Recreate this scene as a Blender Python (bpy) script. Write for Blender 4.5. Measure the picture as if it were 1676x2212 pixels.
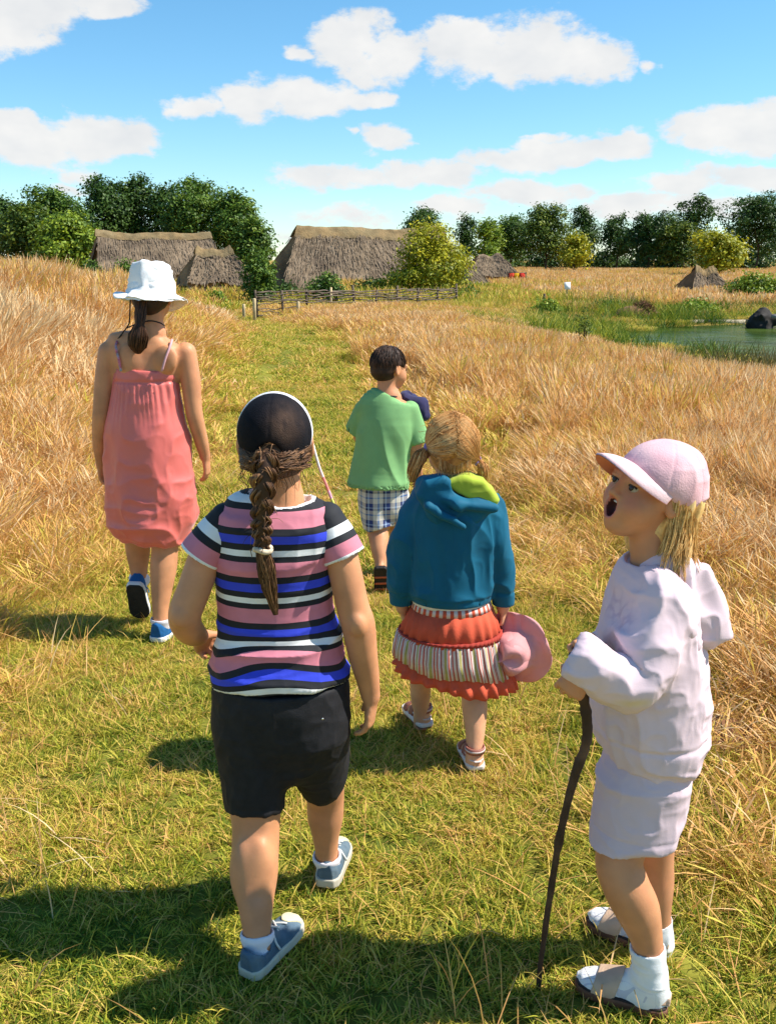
import bpy, math, random
import numpy as np
from mathutils import Vector, Matrix

for _o in list(bpy.data.objects):
    bpy.data.objects.remove(_o)
SC = bpy.context.scene
COL = SC.collection
rng = np.random.default_rng(7)
random.seed(7)

# ------------------------------------------------------------------ camera
CAM_H = 1.6
FPX = 2000.0                     # focal length for a picture 1676 x 2212 units large
PITCH = math.atan2(546.0, FPX)   # looking a little down, the horizon in the upper quarter
cd = bpy.data.cameras.new('camera')
cam = bpy.data.objects.new('camera', cd)
COL.objects.link(cam)
cam.location = (0, 0, CAM_H)
cam.rotation_euler = (math.pi / 2 - PITCH, 0, 0)
cd.sensor_fit = 'VERTICAL'
cd.sensor_height = 36.0
cd.lens = 36.0 * FPX / 2212.0
cd.clip_start = 0.05
cd.clip_end = 3000
cd.dof.use_dof = False
SC.camera = cam

# ------------------------------------------------------------------ sky and sun
SUN_EL, SUN_AZ = math.radians(50), math.radians(3)     # azimuth measured from +X towards +Y
sun_dir = Vector((math.cos(SUN_EL) * math.cos(SUN_AZ), math.cos(SUN_EL) * math.sin(SUN_AZ), math.sin(SUN_EL)))
sl = bpy.data.lights.new('sun', 'SUN')
sl.energy = 5.0
sl.angle = math.radians(0.55)
sl.color = (1.0, 0.94, 0.84)
sun = bpy.data.objects.new('sun', sl)
COL.objects.link(sun)
sun.location = (20, 4, 30)
sun.rotation_euler = (-sun_dir).to_track_quat('-Z', 'Y').to_euler()

SC.view_settings.view_transform = 'Standard'
SC.view_settings.look = 'None'
SC.view_settings.exposure = 0.68
SC.view_settings.gamma = 1.0
SC.view_settings.use_curve_mapping = False
SC.render.engine = 'CYCLES'
SC.cycles.max_bounces = 5
SC.cycles.diffuse_bounces = 3
SC.cycles.transmission_bounces = 3
SC.cycles.transparent_max_bounces = 8
SC.cycles.use_denoising = True


def pix_dir(u, v):
    xc, yc = (u - 838.0) / FPX, (1106.0 - v) / FPX
    return (xc, math.cos(PITCH) + yc * math.sin(PITCH), -math.sin(PITCH) + yc * math.cos(PITCH))


def P(u, v, Y):
    """World point at depth Y that stands at picture unit (u, v)."""
    d = pix_dir(u, v)
    t = Y / d[1]
    return np.array([d[0] * t, Y, CAM_H + d[2] * t])


def MPP(v, Y):
    """metres per picture unit at depth Y, height v"""
    return Y / pix_dir(838, v)[1] / FPX


def GY(v, z=0.0):
    """depth of the ground (height z) seen at row v"""
    d = pix_dir(838, v)
    return (CAM_H - z) / -d[2] * d[1]


# ------------------------------------------------------------------ world: Nishita sky with fair-weather clouds
def build_world():
    w = bpy.data.worlds.new('World')
    SC.world = w
    w.use_nodes = True
    nt = w.node_tree
    N, L = nt.nodes, nt.links
    N.clear()
    out = N.new('ShaderNodeOutputWorld')
    sky = N.new('ShaderNodeTexSky')
    sky.sky_type = 'NISHITA'
    sky.sun_disc = False
    sky.sun_elevation = SUN_EL
    sky.sun_rotation = math.pi / 2 - SUN_AZ
    sky.air_density = 1.0
    sky.dust_density = 0.0
    sky.ozone_density = 1.6
    STR, CLOUD = 0.098, 0.60

    def math_(op, a, b=None, c=None):
        n = N.new('ShaderNodeMath')
        n.operation = op
        for i, x in enumerate((a, b, c)):
            if x is None:
                continue
            if isinstance(x, (int, float)):
                n.inputs[i].default_value = x
            else:
                L.new(x, n.inputs[i])
        return n.outputs[0]

    def vmath(op, a, b=None):
        n = N.new('ShaderNodeVectorMath')
        n.operation = op
        for i, x in enumerate((a, b)):
            if x is None:
                continue
            if isinstance(x, (tuple, list)):
                n.inputs[i].default_value = x
            else:
                L.new(x, n.inputs[i])
        return n.outputs['Value'] if op in ('DOT_PRODUCT', 'LENGTH') else n.outputs['Vector']

    tc = N.new('ShaderNodeTexCoord')
    sep = N.new('ShaderNodeSeparateXYZ')
    L.new(tc.outputs['Generated'], sep.inputs[0])
    x, y, z = sep.outputs
    az = math_('ARCTAN2', x, y)
    el = math_('ARCSINE', z)
    comb = N.new('ShaderNodeCombineXYZ')
    L.new(az, comb.inputs[0])
    L.new(el, comb.inputs[1])
    ang = comb.outputs[0]
    # uneven outlines: the angles are pushed about by noise
    def noise(vec, scale, detail, rough=0.55, color=False):
        n = N.new('ShaderNodeTexNoise')
        n.inputs['Scale'].default_value = scale
        n.inputs['Detail'].default_value = detail
        n.inputs['Roughness'].default_value = rough
        L.new(vec, n.inputs['Vector'])
        return n.outputs['Color' if color else 'Fac']
    stretched = vmath('MULTIPLY', ang, (1.0, 1.7, 1.0))
    wob = vmath('SUBTRACT', noise(stretched, 11.0, 4.0, 0.6, True), (0.5, 0.5, 0.5))
    wob = vmath('MULTIPLY', wob, (0.085, 0.045, 0.0))
    q = vmath('ADD', ang, wob)
    fine = noise(stretched, 24.0, 8.0, 0.68)
    # cumulus banks: (azimuth, elevation, half width, half height) in degrees
    def ae(u, v):
        d = pix_dir(u, v)
        return math.degrees(math.atan2(d[0], d[1])), math.degrees(math.asin(d[2] / math.sqrt(sum(c * c for c in d))))
    clouds = []
    for (u, v, a, b, s) in [
            (760, 100, 100, 62, 1.0), (850, 128, 70, 44, 1.0), (1000, 105, 120, 62, 1.0), (1150, 100, 135, 66, 1.0), (1240, 125, 110, 56, 1.0), (640, 104, 34, 18, .7), (1393, 133, 32, 15, .6),
            (420, 222, 75, 30, .8), (540, 215, 90, 48, 1.0), (680, 205, 110, 44, 1.0), (790, 210, 75, 30, .9),
            (60, 310, 130, 52, .9), (170, 295, 110, 52, 1.0), (270, 290, 100, 48, .9), (30, 262, 60, 24, .8), (330, 330, 40, 16, .5), (180, 370, 60, 20, .6),
            (828, 303, 66, 28, .9), (750, 293, 16, 9, .4), (650, 388, 90, 34, .8), (770, 380, 120, 28, .8), (930, 372, 130, 30, .9), (1090, 345, 130, 30, .9), (1230, 325, 140, 36, 1.0), (1330, 322, 80, 30, .9), (1190, 290, 52, 13, .6),
            (1560, 285, 130, 48, 1.0), (1660, 275, 120, 56, 1.0), (1480, 395, 130, 32, .9), (1640, 390, 110, 30, .9), (1130, 418, 170, 30, .9), (980, 448, 100, 24, .8), (1350, 446, 130, 24, .8), (1520, 448, 120, 24, .8), (760, 470, 100, 24, .6), (640, 505, 70, 18, .5), (150, 400, 60, 18, .6),
            (20, 25, 120, 70, 1.0), (60, -20, 130, 60, 1.0), (210, 0, 90, 26, .9)]:
        e = ae(u, v)
        k = 180 / math.pi / FPX * 1.0
        clouds.append((e[0], e[1], a * k * 0.98, b * k * 1.04, s))
    def composite(dens):
        d2 = math_('ADD', dens, math_('MULTIPLY_ADD', fine, 2.1, -1.05))
        mr = N.new('ShaderNodeMapRange')
        mr.interpolation_type = 'SMOOTHSTEP'
        mr.inputs['From Min'].default_value = 0.0
        mr.inputs['From Max'].default_value = 0.62
        L.new(d2, mr.inputs['Value'])
        fac = math_('MULTIPLY', mr.outputs[0], 0.97)
        mx = N.new('ShaderNodeMix')
        mx.data_type = 'RGBA'
        L.new(fac, mx.inputs['Factor'])
        L.new(hs.outputs[0], mx.inputs['A'])
        L.new(cc.outputs['Result'], mx.inputs['B'])
        bg = N.new('ShaderNodeBackground')
        bg.inputs['Strength'].default_value = STR
        L.new(mx.outputs['Result'], bg.inputs['Color'])
        return bg.outputs[0]
    # cloud white, a little greyer in the thick parts
    sh = N.new('ShaderNodeMapRange')
    sh.inputs['From Min'].default_value = 0.30
    sh.inputs['From Max'].default_value = 0.75
    L.new(noise(stretched, 17.0, 3.0, 0.55), sh.inputs['Value'])
    cc = N.new('ShaderNodeMix')
    cc.data_type = 'RGBA'
    k = CLOUD / STR
    cc.inputs['A'].default_value = (0.99 * k, 0.98 * k, 0.96 * k, 1)
    cc.inputs['B'].default_value = (0.82 * k, 0.84 * k, 0.86 * k, 1)
    L.new(sh.outputs[0], cc.inputs['Factor'])
    # the photograph's sky is a strong cyan blue
    hs = N.new('ShaderNodeHueSaturation')
    hs.inputs['Hue'].default_value = 0.488
    hs.inputs['Saturation'].default_value = 1.10
    hs.inputs['Value'].default_value = 1.0
    tn = N.new('ShaderNodeMix')
    tn.data_type = 'RGBA'
    tn.blend_type = 'MULTIPLY'
    tn.inputs['Factor'].default_value = 1.0
    tn.inputs['B'].default_value = (0.80, 0.97, 1.13, 1)
    L.new(sky.outputs[0], tn.inputs['A'])
    L.new(tn.outputs['Result'], hs.inputs['Color'])
    dens = None
    for (ca, ce, ra, rb, s) in clouds:
        v_ = vmath('SUBTRACT', q, (math.radians(ca), math.radians(ce), 0))
        v_ = vmath('MULTIPLY', v_, (1 / math.radians(ra), 1 / math.radians(rb), 0))
        m_ = math_('MULTIPLY_ADD', vmath('DOT_PRODUCT', v_, v_), -s, s)
        dens = m_ if dens is None else math_('MAXIMUM', dens, m_)
    ahead = composite(math_('MAXIMUM', dens, -1.0))
    # the same kind of scattered cumulus goes on round the rest of the sky
    big = noise(stretched, 3.2, 2.0, 0.5)
    side = math_('MULTIPLY_ADD', big, 5.0, -3.15)
    side = math_('SUBTRACT', side, math_('MULTIPLY', math_('MAXIMUM', math_('SUBTRACT', el, 0.55), 0.0), 4.0))
    around = composite(math_('MAXIMUM', side, -1.0))
    sector = math_('MULTIPLY', math_('LESS_THAN', math_('ABSOLUTE', az), 0.62), math_('LESS_THAN', el, 0.42))
    ms = N.new('ShaderNodeMixShader')
    L.new(sector, ms.inputs[0])
    L.new(around, ms.inputs[1])
    L.new(ahead, ms.inputs[2])
    L.new(ms.outputs[0], out.inputs[0])
    w.cycles.sampling_method = 'MANUAL'
    w.cycles.sample_map_resolution = 512


build_world()


# ------------------------------------------------------------------ small helpers
def sstep(a, b, x):
    t = np.clip((np.asarray(x, dtype=float) - a) / (b - a), 0, 1)
    return t * t * (3 - 2 * t)


def unit(v):
    v = np.asarray(v, float)
    return v / max(1e-9, np.linalg.norm(v))


def _hash(ix, iy, iz, seed):
    h = (ix.astype(np.uint32) * np.uint32(374761393) + iy.astype(np.uint32) * np.uint32(668265263)
         + iz.astype(np.uint32) * np.uint32(2246822519) + np.uint32((seed * 3266489917) & 0xffffffff))
    h = (h ^ (h >> np.uint32(13))) * np.uint32(1274126177)
    h = h ^ (h >> np.uint32(16))
    return h.astype(np.float64) / 4294967295.0


def vnoise(Pt, scale=1.0, seed=1):
    """smooth value noise, -1..1; scale may be a 3-vector"""
    q = np.asarray(Pt, float) * scale
    i = np.floor(q).astype(np.int64)
    f = q - i
    u = f * f * (3 - 2 * f)
    r = 0
    for dx in (0, 1):
        for dy in (0, 1):
            for dz in (0, 1):
                w = (u[:, 0] if dx else 1 - u[:, 0]) * (u[:, 1] if dy else 1 - u[:, 1]) * (u[:, 2] if dz else 1 - u[:, 2])
                r = r + w * _hash(i[:, 0] + dx, i[:, 1] + dy, i[:, 2] + dz, seed)
    return r * 2 - 1


def fbm(Pt, scale=1.0, oct=3, seed=1):
    a, s, amp = 0, np.asarray(scale, float), 1.0
    for k in range(oct):
        a = a + vnoise(Pt, s, seed + k * 17) * amp
        s = s * 2.03
        amp *= 0.5
    return a


# ------------------------------------------------------------------ objects
def link(o, parent=None):
    COL.objects.link(o)
    if parent is not None:
        o.parent = parent
    return o


def tag(o, label=None, cat=None, group=None, kind=None):
    if label:
        o['label'] = label
    if cat:
        o['category'] = cat
    if group:
        o['group'] = group
    if kind:
        o['kind'] = kind
    return o


def thing(name, label, cat, loc, group=None):
    o = bpy.data.objects.new(name, None)
    o.empty_display_size = 0.1
    o.location = [float(c) for c in loc]
    COL.objects.link(o)
    return tag(o, label, cat, group)


def make_mesh(name, V, F, smooth=True, attrs=None, mats=None, midx=None):
    """F: (n,3) or (n,4) int array, or a list of such arrays"""
    Fs = F if isinstance(F, list) else [F]
    Fs = [np.asarray(f, dtype=np.int32) for f in Fs if len(f)]
    V = np.asarray(V, dtype=np.float32)
    me = bpy.data.meshes.new(name)
    me.vertices.add(len(V))
    me.vertices.foreach_set('co', V.ravel())
    nl = sum(f.size for f in Fs)
    nf = sum(len(f) for f in Fs)
    me.loops.add(nl)
    me.polygons.add(nf)
    li = np.concatenate([f.ravel() for f in Fs]) if Fs else np.zeros(0, np.int32)
    me.loops.foreach_set('vertex_index', li)
    cnt = np.concatenate([np.full(len(f), f.shape[1], np.int32) for f in Fs])
    st = np.concatenate([[0], np.cumsum(cnt)[:-1]]).astype(np.int32)
    me.polygons.foreach_set('loop_start', st)
    if smooth:
        me.polygons.foreach_set('use_smooth', np.ones(nf, dtype=bool))
    for m in (mats or []):
        me.materials.append(m)
    if midx is not None:
        me.polygons.foreach_set('material_index', np.asarray(midx, np.int32))
    for k, a in (attrs or {}).items():
        a = np.asarray(a, np.float32)
        if a.ndim == 1:
            at = me.attributes.new(k, 'FLOAT', 'POINT')
            at.data.foreach_set('value', a)
        else:
            at = me.attributes.new(k, 'FLOAT_VECTOR', 'POINT')
            at.data.foreach_set('vector', a[:, :3].ravel())
    me.update(calc_edges=True)
    me.validate()
    return me


def add(name, V, F, mat, parent=None, smooth=True, attrs=None, origin=None, label=None):
    """mesh object; V in world coordinates, moved into the parent's frame"""
    V = np.asarray(V, float)
    off = np.zeros(3)
    if parent is not None:
        q = parent
        while q is not None:
            off += np.array(q.location)
            q = q.parent
    elif origin is not None:
        off = np.asarray(origin, float)
    me = make_mesh(name, V - off, F, smooth, attrs, mat if isinstance(mat, list) else [mat])
    o = bpy.data.objects.new(name, me)
    if parent is None and origin is not None:
        o.location = [float(c) for c in off]
    link(o, parent)
    if label:
        o['label'] = label
    return o


def merge(parts):
    """[(V,F)...] -> V, [F...]"""
    Vs, Fs, n = [], [], 0
    for V, F in parts:
        Vs.append(np.asarray(V, float))
        for f in (F if isinstance(F, list) else [F]):
            Fs.append(np.asarray(f) + n)
        n += len(V)
    return np.concatenate(Vs), Fs


# ------------------------------------------------------------------ simple shapes
def tube(path, radii, sides=8, cap=True, squash=None):
    """tube along a path; radii scalar or per point -> V, [F]"""
    path = np.asarray(path, float)
    K = len(path)
    radii = np.full(K, radii, float) if np.isscalar(radii) else np.asarray(radii, float)
    T = np.gradient(path, axis=0)
    T /= np.maximum(1e-9, np.linalg.norm(T, axis=1))[:, None]
    ref = np.array([0, 0, 1.0]) if abs(T[:, 2]).mean() < 0.8 else np.array([0, 1.0, 0])
    n = ref - T[0] * (ref @ T[0])
    n /= np.linalg.norm(n)
    a = np.linspace(0, 2 * np.pi, sides, endpoint=False)
    V = []
    for i in range(K):
        n = n - T[i] * (n @ T[i])
        n /= max(1e-9, np.linalg.norm(n))
        b = np.cross(T[i], n)
        V.append(path[i] + radii[i] * (np.cos(a)[:, None] * n + np.sin(a)[:, None] * b * (squash or 1)))
    V = np.concatenate(V)
    i, j = np.meshgrid(np.arange(K - 1), np.arange(sides), indexing='ij')
    i, j = i.ravel(), j.ravel()
    jn = (j + 1) % sides
    F = [np.stack([i * sides + j, i * sides + jn, (i + 1) * sides + jn, (i + 1) * sides + j], 1)]
    if cap:
        n0 = len(V)
        V = np.concatenate([V, path[:1], path[-1:]])
        j = np.arange(sides)
        jn = (j + 1) % sides
        F.append(np.stack([np.full(sides, n0), jn, j], 1))
        F.append(np.stack([np.full(sides, n0 + 1), (K - 1) * sides + j, (K - 1) * sides + jn], 1))
    return V, F


def box(c, s, R=None):
    c, s = np.asarray(c, float), np.asarray(s, float) / 2
    V = np.array([[x, y, z] for x in (-1, 1) for y in (-1, 1) for z in (-1, 1)], float) * s
    if R is not None:
        V = V @ np.asarray(R).T
    F = np.array([[0, 1, 3, 2], [4, 6, 7, 5], [0, 4, 5, 1], [2, 3, 7, 6], [0, 2, 6, 4], [1, 5, 7, 3]])
    return V + c, F


def strands(paths, radii, sides=3):
    """paths (S,K,3), radii (S,K) -> V, F: thin tubes, tapering"""
    paths = np.asarray(paths, float)
    S, K, _ = paths.shape
    radii = np.broadcast_to(np.asarray(radii, float), (S, K))
    T = np.gradient(paths, axis=1)
    T /= np.maximum(1e-9, np.linalg.norm(T, axis=2))[..., None]
    ref = np.array([0.31, 0.87, 0.38])
    n = ref - T * (T @ ref)[..., None]
    n /= np.maximum(1e-9, np.linalg.norm(n, axis=2))[..., None]
    b = np.cross(T, n)
    a = np.linspace(0, 2 * np.pi, sides, endpoint=False)
    V = paths[:, :, None, :] + radii[:, :, None, None] * (np.cos(a)[None, None, :, None] * n[:, :, None, :] + np.sin(a)[None, None, :, None] * b[:, :, None, :])
    s, i, j = np.meshgrid(np.arange(S), np.arange(K - 1), np.arange(sides), indexing='ij')
    s, i, j = s.ravel(), i.ravel(), j.ravel()
    jn = (j + 1) % sides
    base = s * K * sides
    F = np.stack([base + i * sides + j, base + i * sides + jn, base + (i + 1) * sides + jn, base + (i + 1) * sides + j], 1)
    return V.reshape(-1, 3), F


def catmull(pts, n):
    """resample a control polyline smoothly to n points (any width)"""
    p = np.asarray(pts, float)
    if len(p) == 2:
        t = np.linspace(0, 1, n)[:, None]
        return p[0] * (1 - t) + p[1] * t
    q = np.concatenate([2 * p[:1] - p[1:2], p, 2 * p[-1:] - p[-2:-1]])
    s = np.linspace(0, len(p) - 1, n)
    i = np.minimum(s.astype(int), len(p) - 2)
    t = (s - i)[:, None]
    a, b, c, d = q[i], q[i + 1], q[i + 2], q[i + 3]
    return 0.5 * (2 * b + (c - a) * t + (2 * a - 5 * b + 4 * c - d) * t * t + (3 * b - a - 3 * c + d) * t ** 3)


# ------------------------------------------------------------------ distance fields -> smooth meshes
def smin(a, b, k):
    if k <= 0:
        return np.minimum(a, b)
    h = np.maximum(k - np.abs(a - b), 0) / k
    return np.minimum(a, b) - h * h * k * 0.25


class Field:
    def __init__(s, lo, hi, res):
        s.lo = np.asarray(lo, float)
        s.res = res
        s.n = np.ceil((np.asarray(hi, float) - s.lo) / res).astype(int) + 1
        s.ax = [(s.lo[k] + res * np.arange(s.n[k])).astype(np.float32) for k in range(3)]
        s.d = np.full(s.n, 0.5, np.float32)

    def put(s, prim, k=0.01, op='u'):
        fn, lo, hi = prim
        pad = k + 3 * s.res
        i0 = np.clip(np.floor((np.asarray(lo) - pad - s.lo) / s.res).astype(int), 0, s.n)
        i1 = np.clip(np.ceil((np.asarray(hi) + pad - s.lo) / s.res).astype(int) + 1, 0, s.n)
        if np.any(i1 - i0 < 1):
            return s
        sl_ = tuple(slice(i0[q], i1[q]) for q in range(3))
        X = s.ax[0][sl_[0]][:, None, None]
        Y = s.ax[1][sl_[1]][None, :, None]
        Z = s.ax[2][sl_[2]][None, None, :]
        d2 = fn(X, Y, Z)
        cur = s.d[sl_]
        if op == 'u':
            s.d[sl_] = smin(cur, d2, k)
        elif op == 's':
            s.d[sl_] = -smin(-cur, d2, k)
        elif op == 'i':
            s.d[...] = s.d          # intersections use cut()
        return s

    def cut(s, point, normal):
        """keep the side the normal points away from"""
        n = unit(normal)
        c = float(n @ np.asarray(point, float))
        pl = (n[0] * s.ax[0])[:, None, None] + (n[1] * s.ax[1])[None, :, None] + (n[2] * s.ax[2])[None, None, :] - c
        s.d = np.maximum(s.d, pl.astype(np.float32))
        return s

    def mesh(s):
        d = np.pad(s.d, 1, constant_values=0.5)
        ins = d < 0
        nx, ny, nz = d.shape
        # cells with a change of sign
        c = [ins[a:nx - 1 + a, b:ny - 1 + b, e:nz - 1 + e] for a in (0, 1) for b in (0, 1) for e in (0, 1)]
        allin = c[0].copy()
        anyin = c[0].copy()
        for q in c[1:]:
            allin &= q
            anyin |= q
        act = anyin & ~allin
        idx = np.argwhere(act)
        if len(idx) == 0:
            return np.zeros((0, 3)), np.zeros((0, 4), int)
        cm = np.full(act.shape, -1, np.int32)
        cm[act] = np.arange(len(idx))
        val = {}
        for a in (0, 1):
            for b in (0, 1):
                for e in (0, 1):
                    val[a, b, e] = d[idx[:, 0] + a, idx[:, 1] + b, idx[:, 2] + e].astype(float)
        acc = np.zeros((len(idx), 3))
        cnt = np.zeros(len(idx))
        for axis in range(3):
            for u_ in (0, 1):
                for w_ in (0, 1):
                    p0 = [u_, w_]
                    p0.insert(axis, 0)
                    p1 = list(p0)
                    p1[axis] = 1
                    v0, v1 = val[tuple(p0)], val[tuple(p1)]
                    m = (v0 < 0) != (v1 < 0)
                    t = np.where(m, v0 / np.where(m, v0 - v1, 1), 0)
                    pos = np.tile(np.array(p0, float), (len(idx), 1))
                    pos[:, axis] = t
                    acc += pos * m[:, None]
                    cnt += m
        V = (idx + acc / cnt[:, None] - 1) * s.res + s.lo
        Fs = []
        for axis in range(3):
            o1, o2 = [(1, 2), (2, 0), (0, 1)][axis]
            sl0 = [slice(None)] * 3
            sl1 = [slice(None)] * 3
            sl0[axis] = slice(0, -1)
            sl1[axis] = slice(1, None)
            a, b = ins[tuple(sl0)], ins[tuple(sl1)]
            e = np.argwhere(a != b)
            e = e[(e[:, o1] > 0) & (e[:, o2] > 0) & (e[:, o1] < d.shape[o1] - 1) & (e[:, o2] < d.shape[o2] - 1)]
            flip = a[tuple(e.T)]
            def cell(d1, d2):
                q = e.copy()
                q[:, o1] -= d1
                q[:, o2] -= d2
                return cm[tuple(q.T)]
            quad = np.stack([cell(1, 1), cell(0, 1), cell(0, 0), cell(1, 0)], 1)
            quad[~flip] = quad[~flip][:, ::-1]
            Fs.append(quad)
        F = np.concatenate(Fs)
        F = F[(F >= 0).all(1)]
        return V, F


def vnormals(V, F):
    n = np.zeros_like(V)
    for f in (F if isinstance(F, list) else [F]):
        if f.shape[1] == 4:
            fn = np.cross(V[f[:, 2]] - V[f[:, 0]], V[f[:, 3]] - V[f[:, 1]])
        else:
            fn = np.cross(V[f[:, 1]] - V[f[:, 0]], V[f[:, 2]] - V[f[:, 0]])
        for q in range(f.shape[1]):
            for k in range(3):
                n[:, k] += np.bincount(f[:, q], fn[:, k], len(V))
    return n / np.maximum(1e-12, np.linalg.norm(n, axis=1))[:, None]


def relax(V, F, it=2, lam=0.5):
    """a few smoothing passes"""
    if len(V) == 0:
        return V
    e = np.concatenate([F[:, [0, 1]], F[:, [1, 2]], F[:, [2, 3]], F[:, [3, 0]]])
    e = np.concatenate([e, e[:, ::-1]])
    c = np.maximum(np.bincount(e[:, 0], minlength=len(V)), 1)[:, None]
    for q in range(it):
        s = np.stack([np.bincount(e[:, 0], V[e[:, 1], k], len(V)) for k in range(3)], 1)
        V = V + lam * (s / c - V)
    return V


def p_cone(a, b, ra, rb):
    """tapered capsule"""
    a, b = np.asarray(a, float), np.asarray(b, float)
    ba = b - a
    L2 = max(1e-12, float(ba @ ba))

    def fn(X, Y, Z):
        t = np.clip(((X - a[0]) * ba[0] + (Y - a[1]) * ba[1] + (Z - a[2]) * ba[2]) / L2, 0, 1)
        return np.sqrt((X - a[0] - t * ba[0]) ** 2 + (Y - a[1] - t * ba[1]) ** 2 + (Z - a[2] - t * ba[2]) ** 2) - (ra + (rb - ra) * t)
    r = max(ra, rb)
    return fn, np.minimum(a, b) - r, np.maximum(a, b) + r


def p_ell(c, r, R=None):
    """ellipsoid; columns of R are its axes"""
    c, r = np.asarray(c, float), np.asarray(r, float)
    R = np.eye(3) if R is None else np.asarray(R, float)

    def fn(X, Y, Z):
        x, y, z = X - c[0], Y - c[1], Z - c[2]
        k0 = k1 = 0
        for q in range(3):
            l = x * R[0, q] + y * R[1, q] + z * R[2, q]
            k0 = k0 + (l / r[q]) ** 2
            k1 = k1 + (l / r[q] ** 2) ** 2
        k0, k1 = np.sqrt(k0), np.sqrt(k1)
        return np.where(k1 > 1e-6, k0 * (k0 - 1) / np.maximum(k1, 1e-6), -r.min())
    e = np.sqrt(((R * r) ** 2).sum(1))
    return fn, c - e, c + e


def p_loft(nodes, side=(1, 0, 0), n=2.0, flat=(False, False), sub=3, grow=0.0):
    """body of changing elliptic section along a spine. nodes: (x,y,z,rx,ry)"""
    nd = np.asarray(nodes, float)
    nd = catmull(nd, (len(nd) - 1) * sub + 1)
    nd[:, 3:] = np.maximum(nd[:, 3:] + grow, 0.002)
    C, RX, RY = nd[:, :3], nd[:, 3], nd[:, 4]
    side = unit(side)

    def fn(X, Y, Z):
        shp = np.broadcast_shapes(X.shape, Y.shape, Z.shape)
        best = np.full(shp, 1e9, np.float32)
        out = np.full(shp, 1e3, np.float32)
        M = len(C) - 1
        boxed = X.shape[1:] == (1, 1) and Y.shape[::2] == (1, 1) and Z.shape[:2] == (1, 1)
        X0, Y0, Z0 = X, Y, Z
        for i in range(M):
            a, b = C[i], C[i + 1]
            ba = b - a
            L = float(np.linalg.norm(ba))
            ax = ba / L
            sel = (slice(None),) * 3
            if boxed:      # only the voxels this piece of the spine can reach
                rr = max(RX[i], RX[i + 1], RY[i], RY[i + 1]) + 0.036
                lo_, hi_ = np.minimum(a, b) - rr, np.maximum(a, b) + rr
                if abs(ax[2]) > 0.8 and rr > 0.09:
                    low_end = (i == 0) if ax[2] > 0 else (i == M - 1)
                    top_end = (i == M - 1) if ax[2] > 0 else (i == 0)
                    if not low_end:
                        lo_[2] = min(a[2], b[2]) - 0.05
                    if not top_end:
                        hi_[2] = max(a[2], b[2]) + 0.05
                sel = tuple(slice(int(np.searchsorted(c_, lo_[q])), int(np.searchsorted(c_, hi_[q]))) for q, c_ in enumerate((X0.ravel(), Y0.ravel(), Z0.ravel())))
                X, Y, Z = X0[sel[0]], Y0[:, sel[1]], Z0[:, :, sel[2]]
                if X.size * Y.size * Z.size == 0:
                    continue
            sd = unit(side - ax * (side @ ax))
            fd = np.cross(ax, sd)
            x, y, z = X - a[0], Y - a[1], Z - a[2]
            qa = (x * ax[0] + y * ax[1]) + z * ax[2]
            t = np.clip(qa / L, 0, 1)
            over = qa - t * L
            qs = (x * sd[0] + y * sd[1]) + z * sd[2]
            qf = (x * fd[0] + y * fd[1]) + z * fd[2]
            rx = RX[i] + (RX[i + 1] - RX[i]) * t
            ry = RY[i] + (RY[i + 1] - RY[i]) * t
            dd = (qs * qs + qf * qf) + over * over
            mn = np.minimum(rx, ry)
            fl = (flat[0] and i == 0, flat[1] and i == M - 1)
            oo = over
            if fl[0]:
                oo = np.maximum(oo, 0)
            if fl[1]:
                oo = np.minimum(oo, 0)
            if n == 2.0:
                rad = np.sqrt((qs / rx) ** 2 + (qf / ry) ** 2 + (oo / mn) ** 2)
            else:
                rad = ((np.abs(qs) / rx) ** n + (np.abs(qf) / ry) ** n + (np.abs(oo) / mn) ** n) ** (1 / n)
            ln = np.sqrt(qs * qs + qf * qf + oo * oo)
            d = np.where(rad < 1, (rad - 1) * mn, ln * (1 - 1 / np.maximum(rad, 1e-6)))
            if fl[0]:
                d = np.maximum(d, -qa)
            if fl[1]:
                d = np.maximum(d, qa - L)
            m = dd < best[sel]
            best[sel] = np.where(m, dd, best[sel])
            out[sel] = np.where(m, d, out[sel])
        return out
    r = np.maximum(RX, RY)[:, None]
    return fn, (C - r).min(0), (C + r).max(0)


def R_(v, uL, uR, Y, ry, grow=0.0):
    """a loft ring whose near side is seen at row v and whose flanks span uL..uR; Y is the depth of its middle"""
    m = MPP(v, Y)
    z = P(838, v, Y - 0.9 * ry)[2]
    return (((uL + uR) / 2 - 838) * m, Y, z, (uR - uL) / 2 * m + grow, ry + grow)


def frame(fwd, up=(0, 0, 1)):
    """3x3 with columns x(right), y(fwd), z(up)"""
    y = unit(fwd)
    x = unit(np.cross(y, up))
    z = np.cross(x, y)
    return np.stack([x, y, z], 1)


# ------------------------------------------------------------------ materials
MATS = {}


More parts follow.
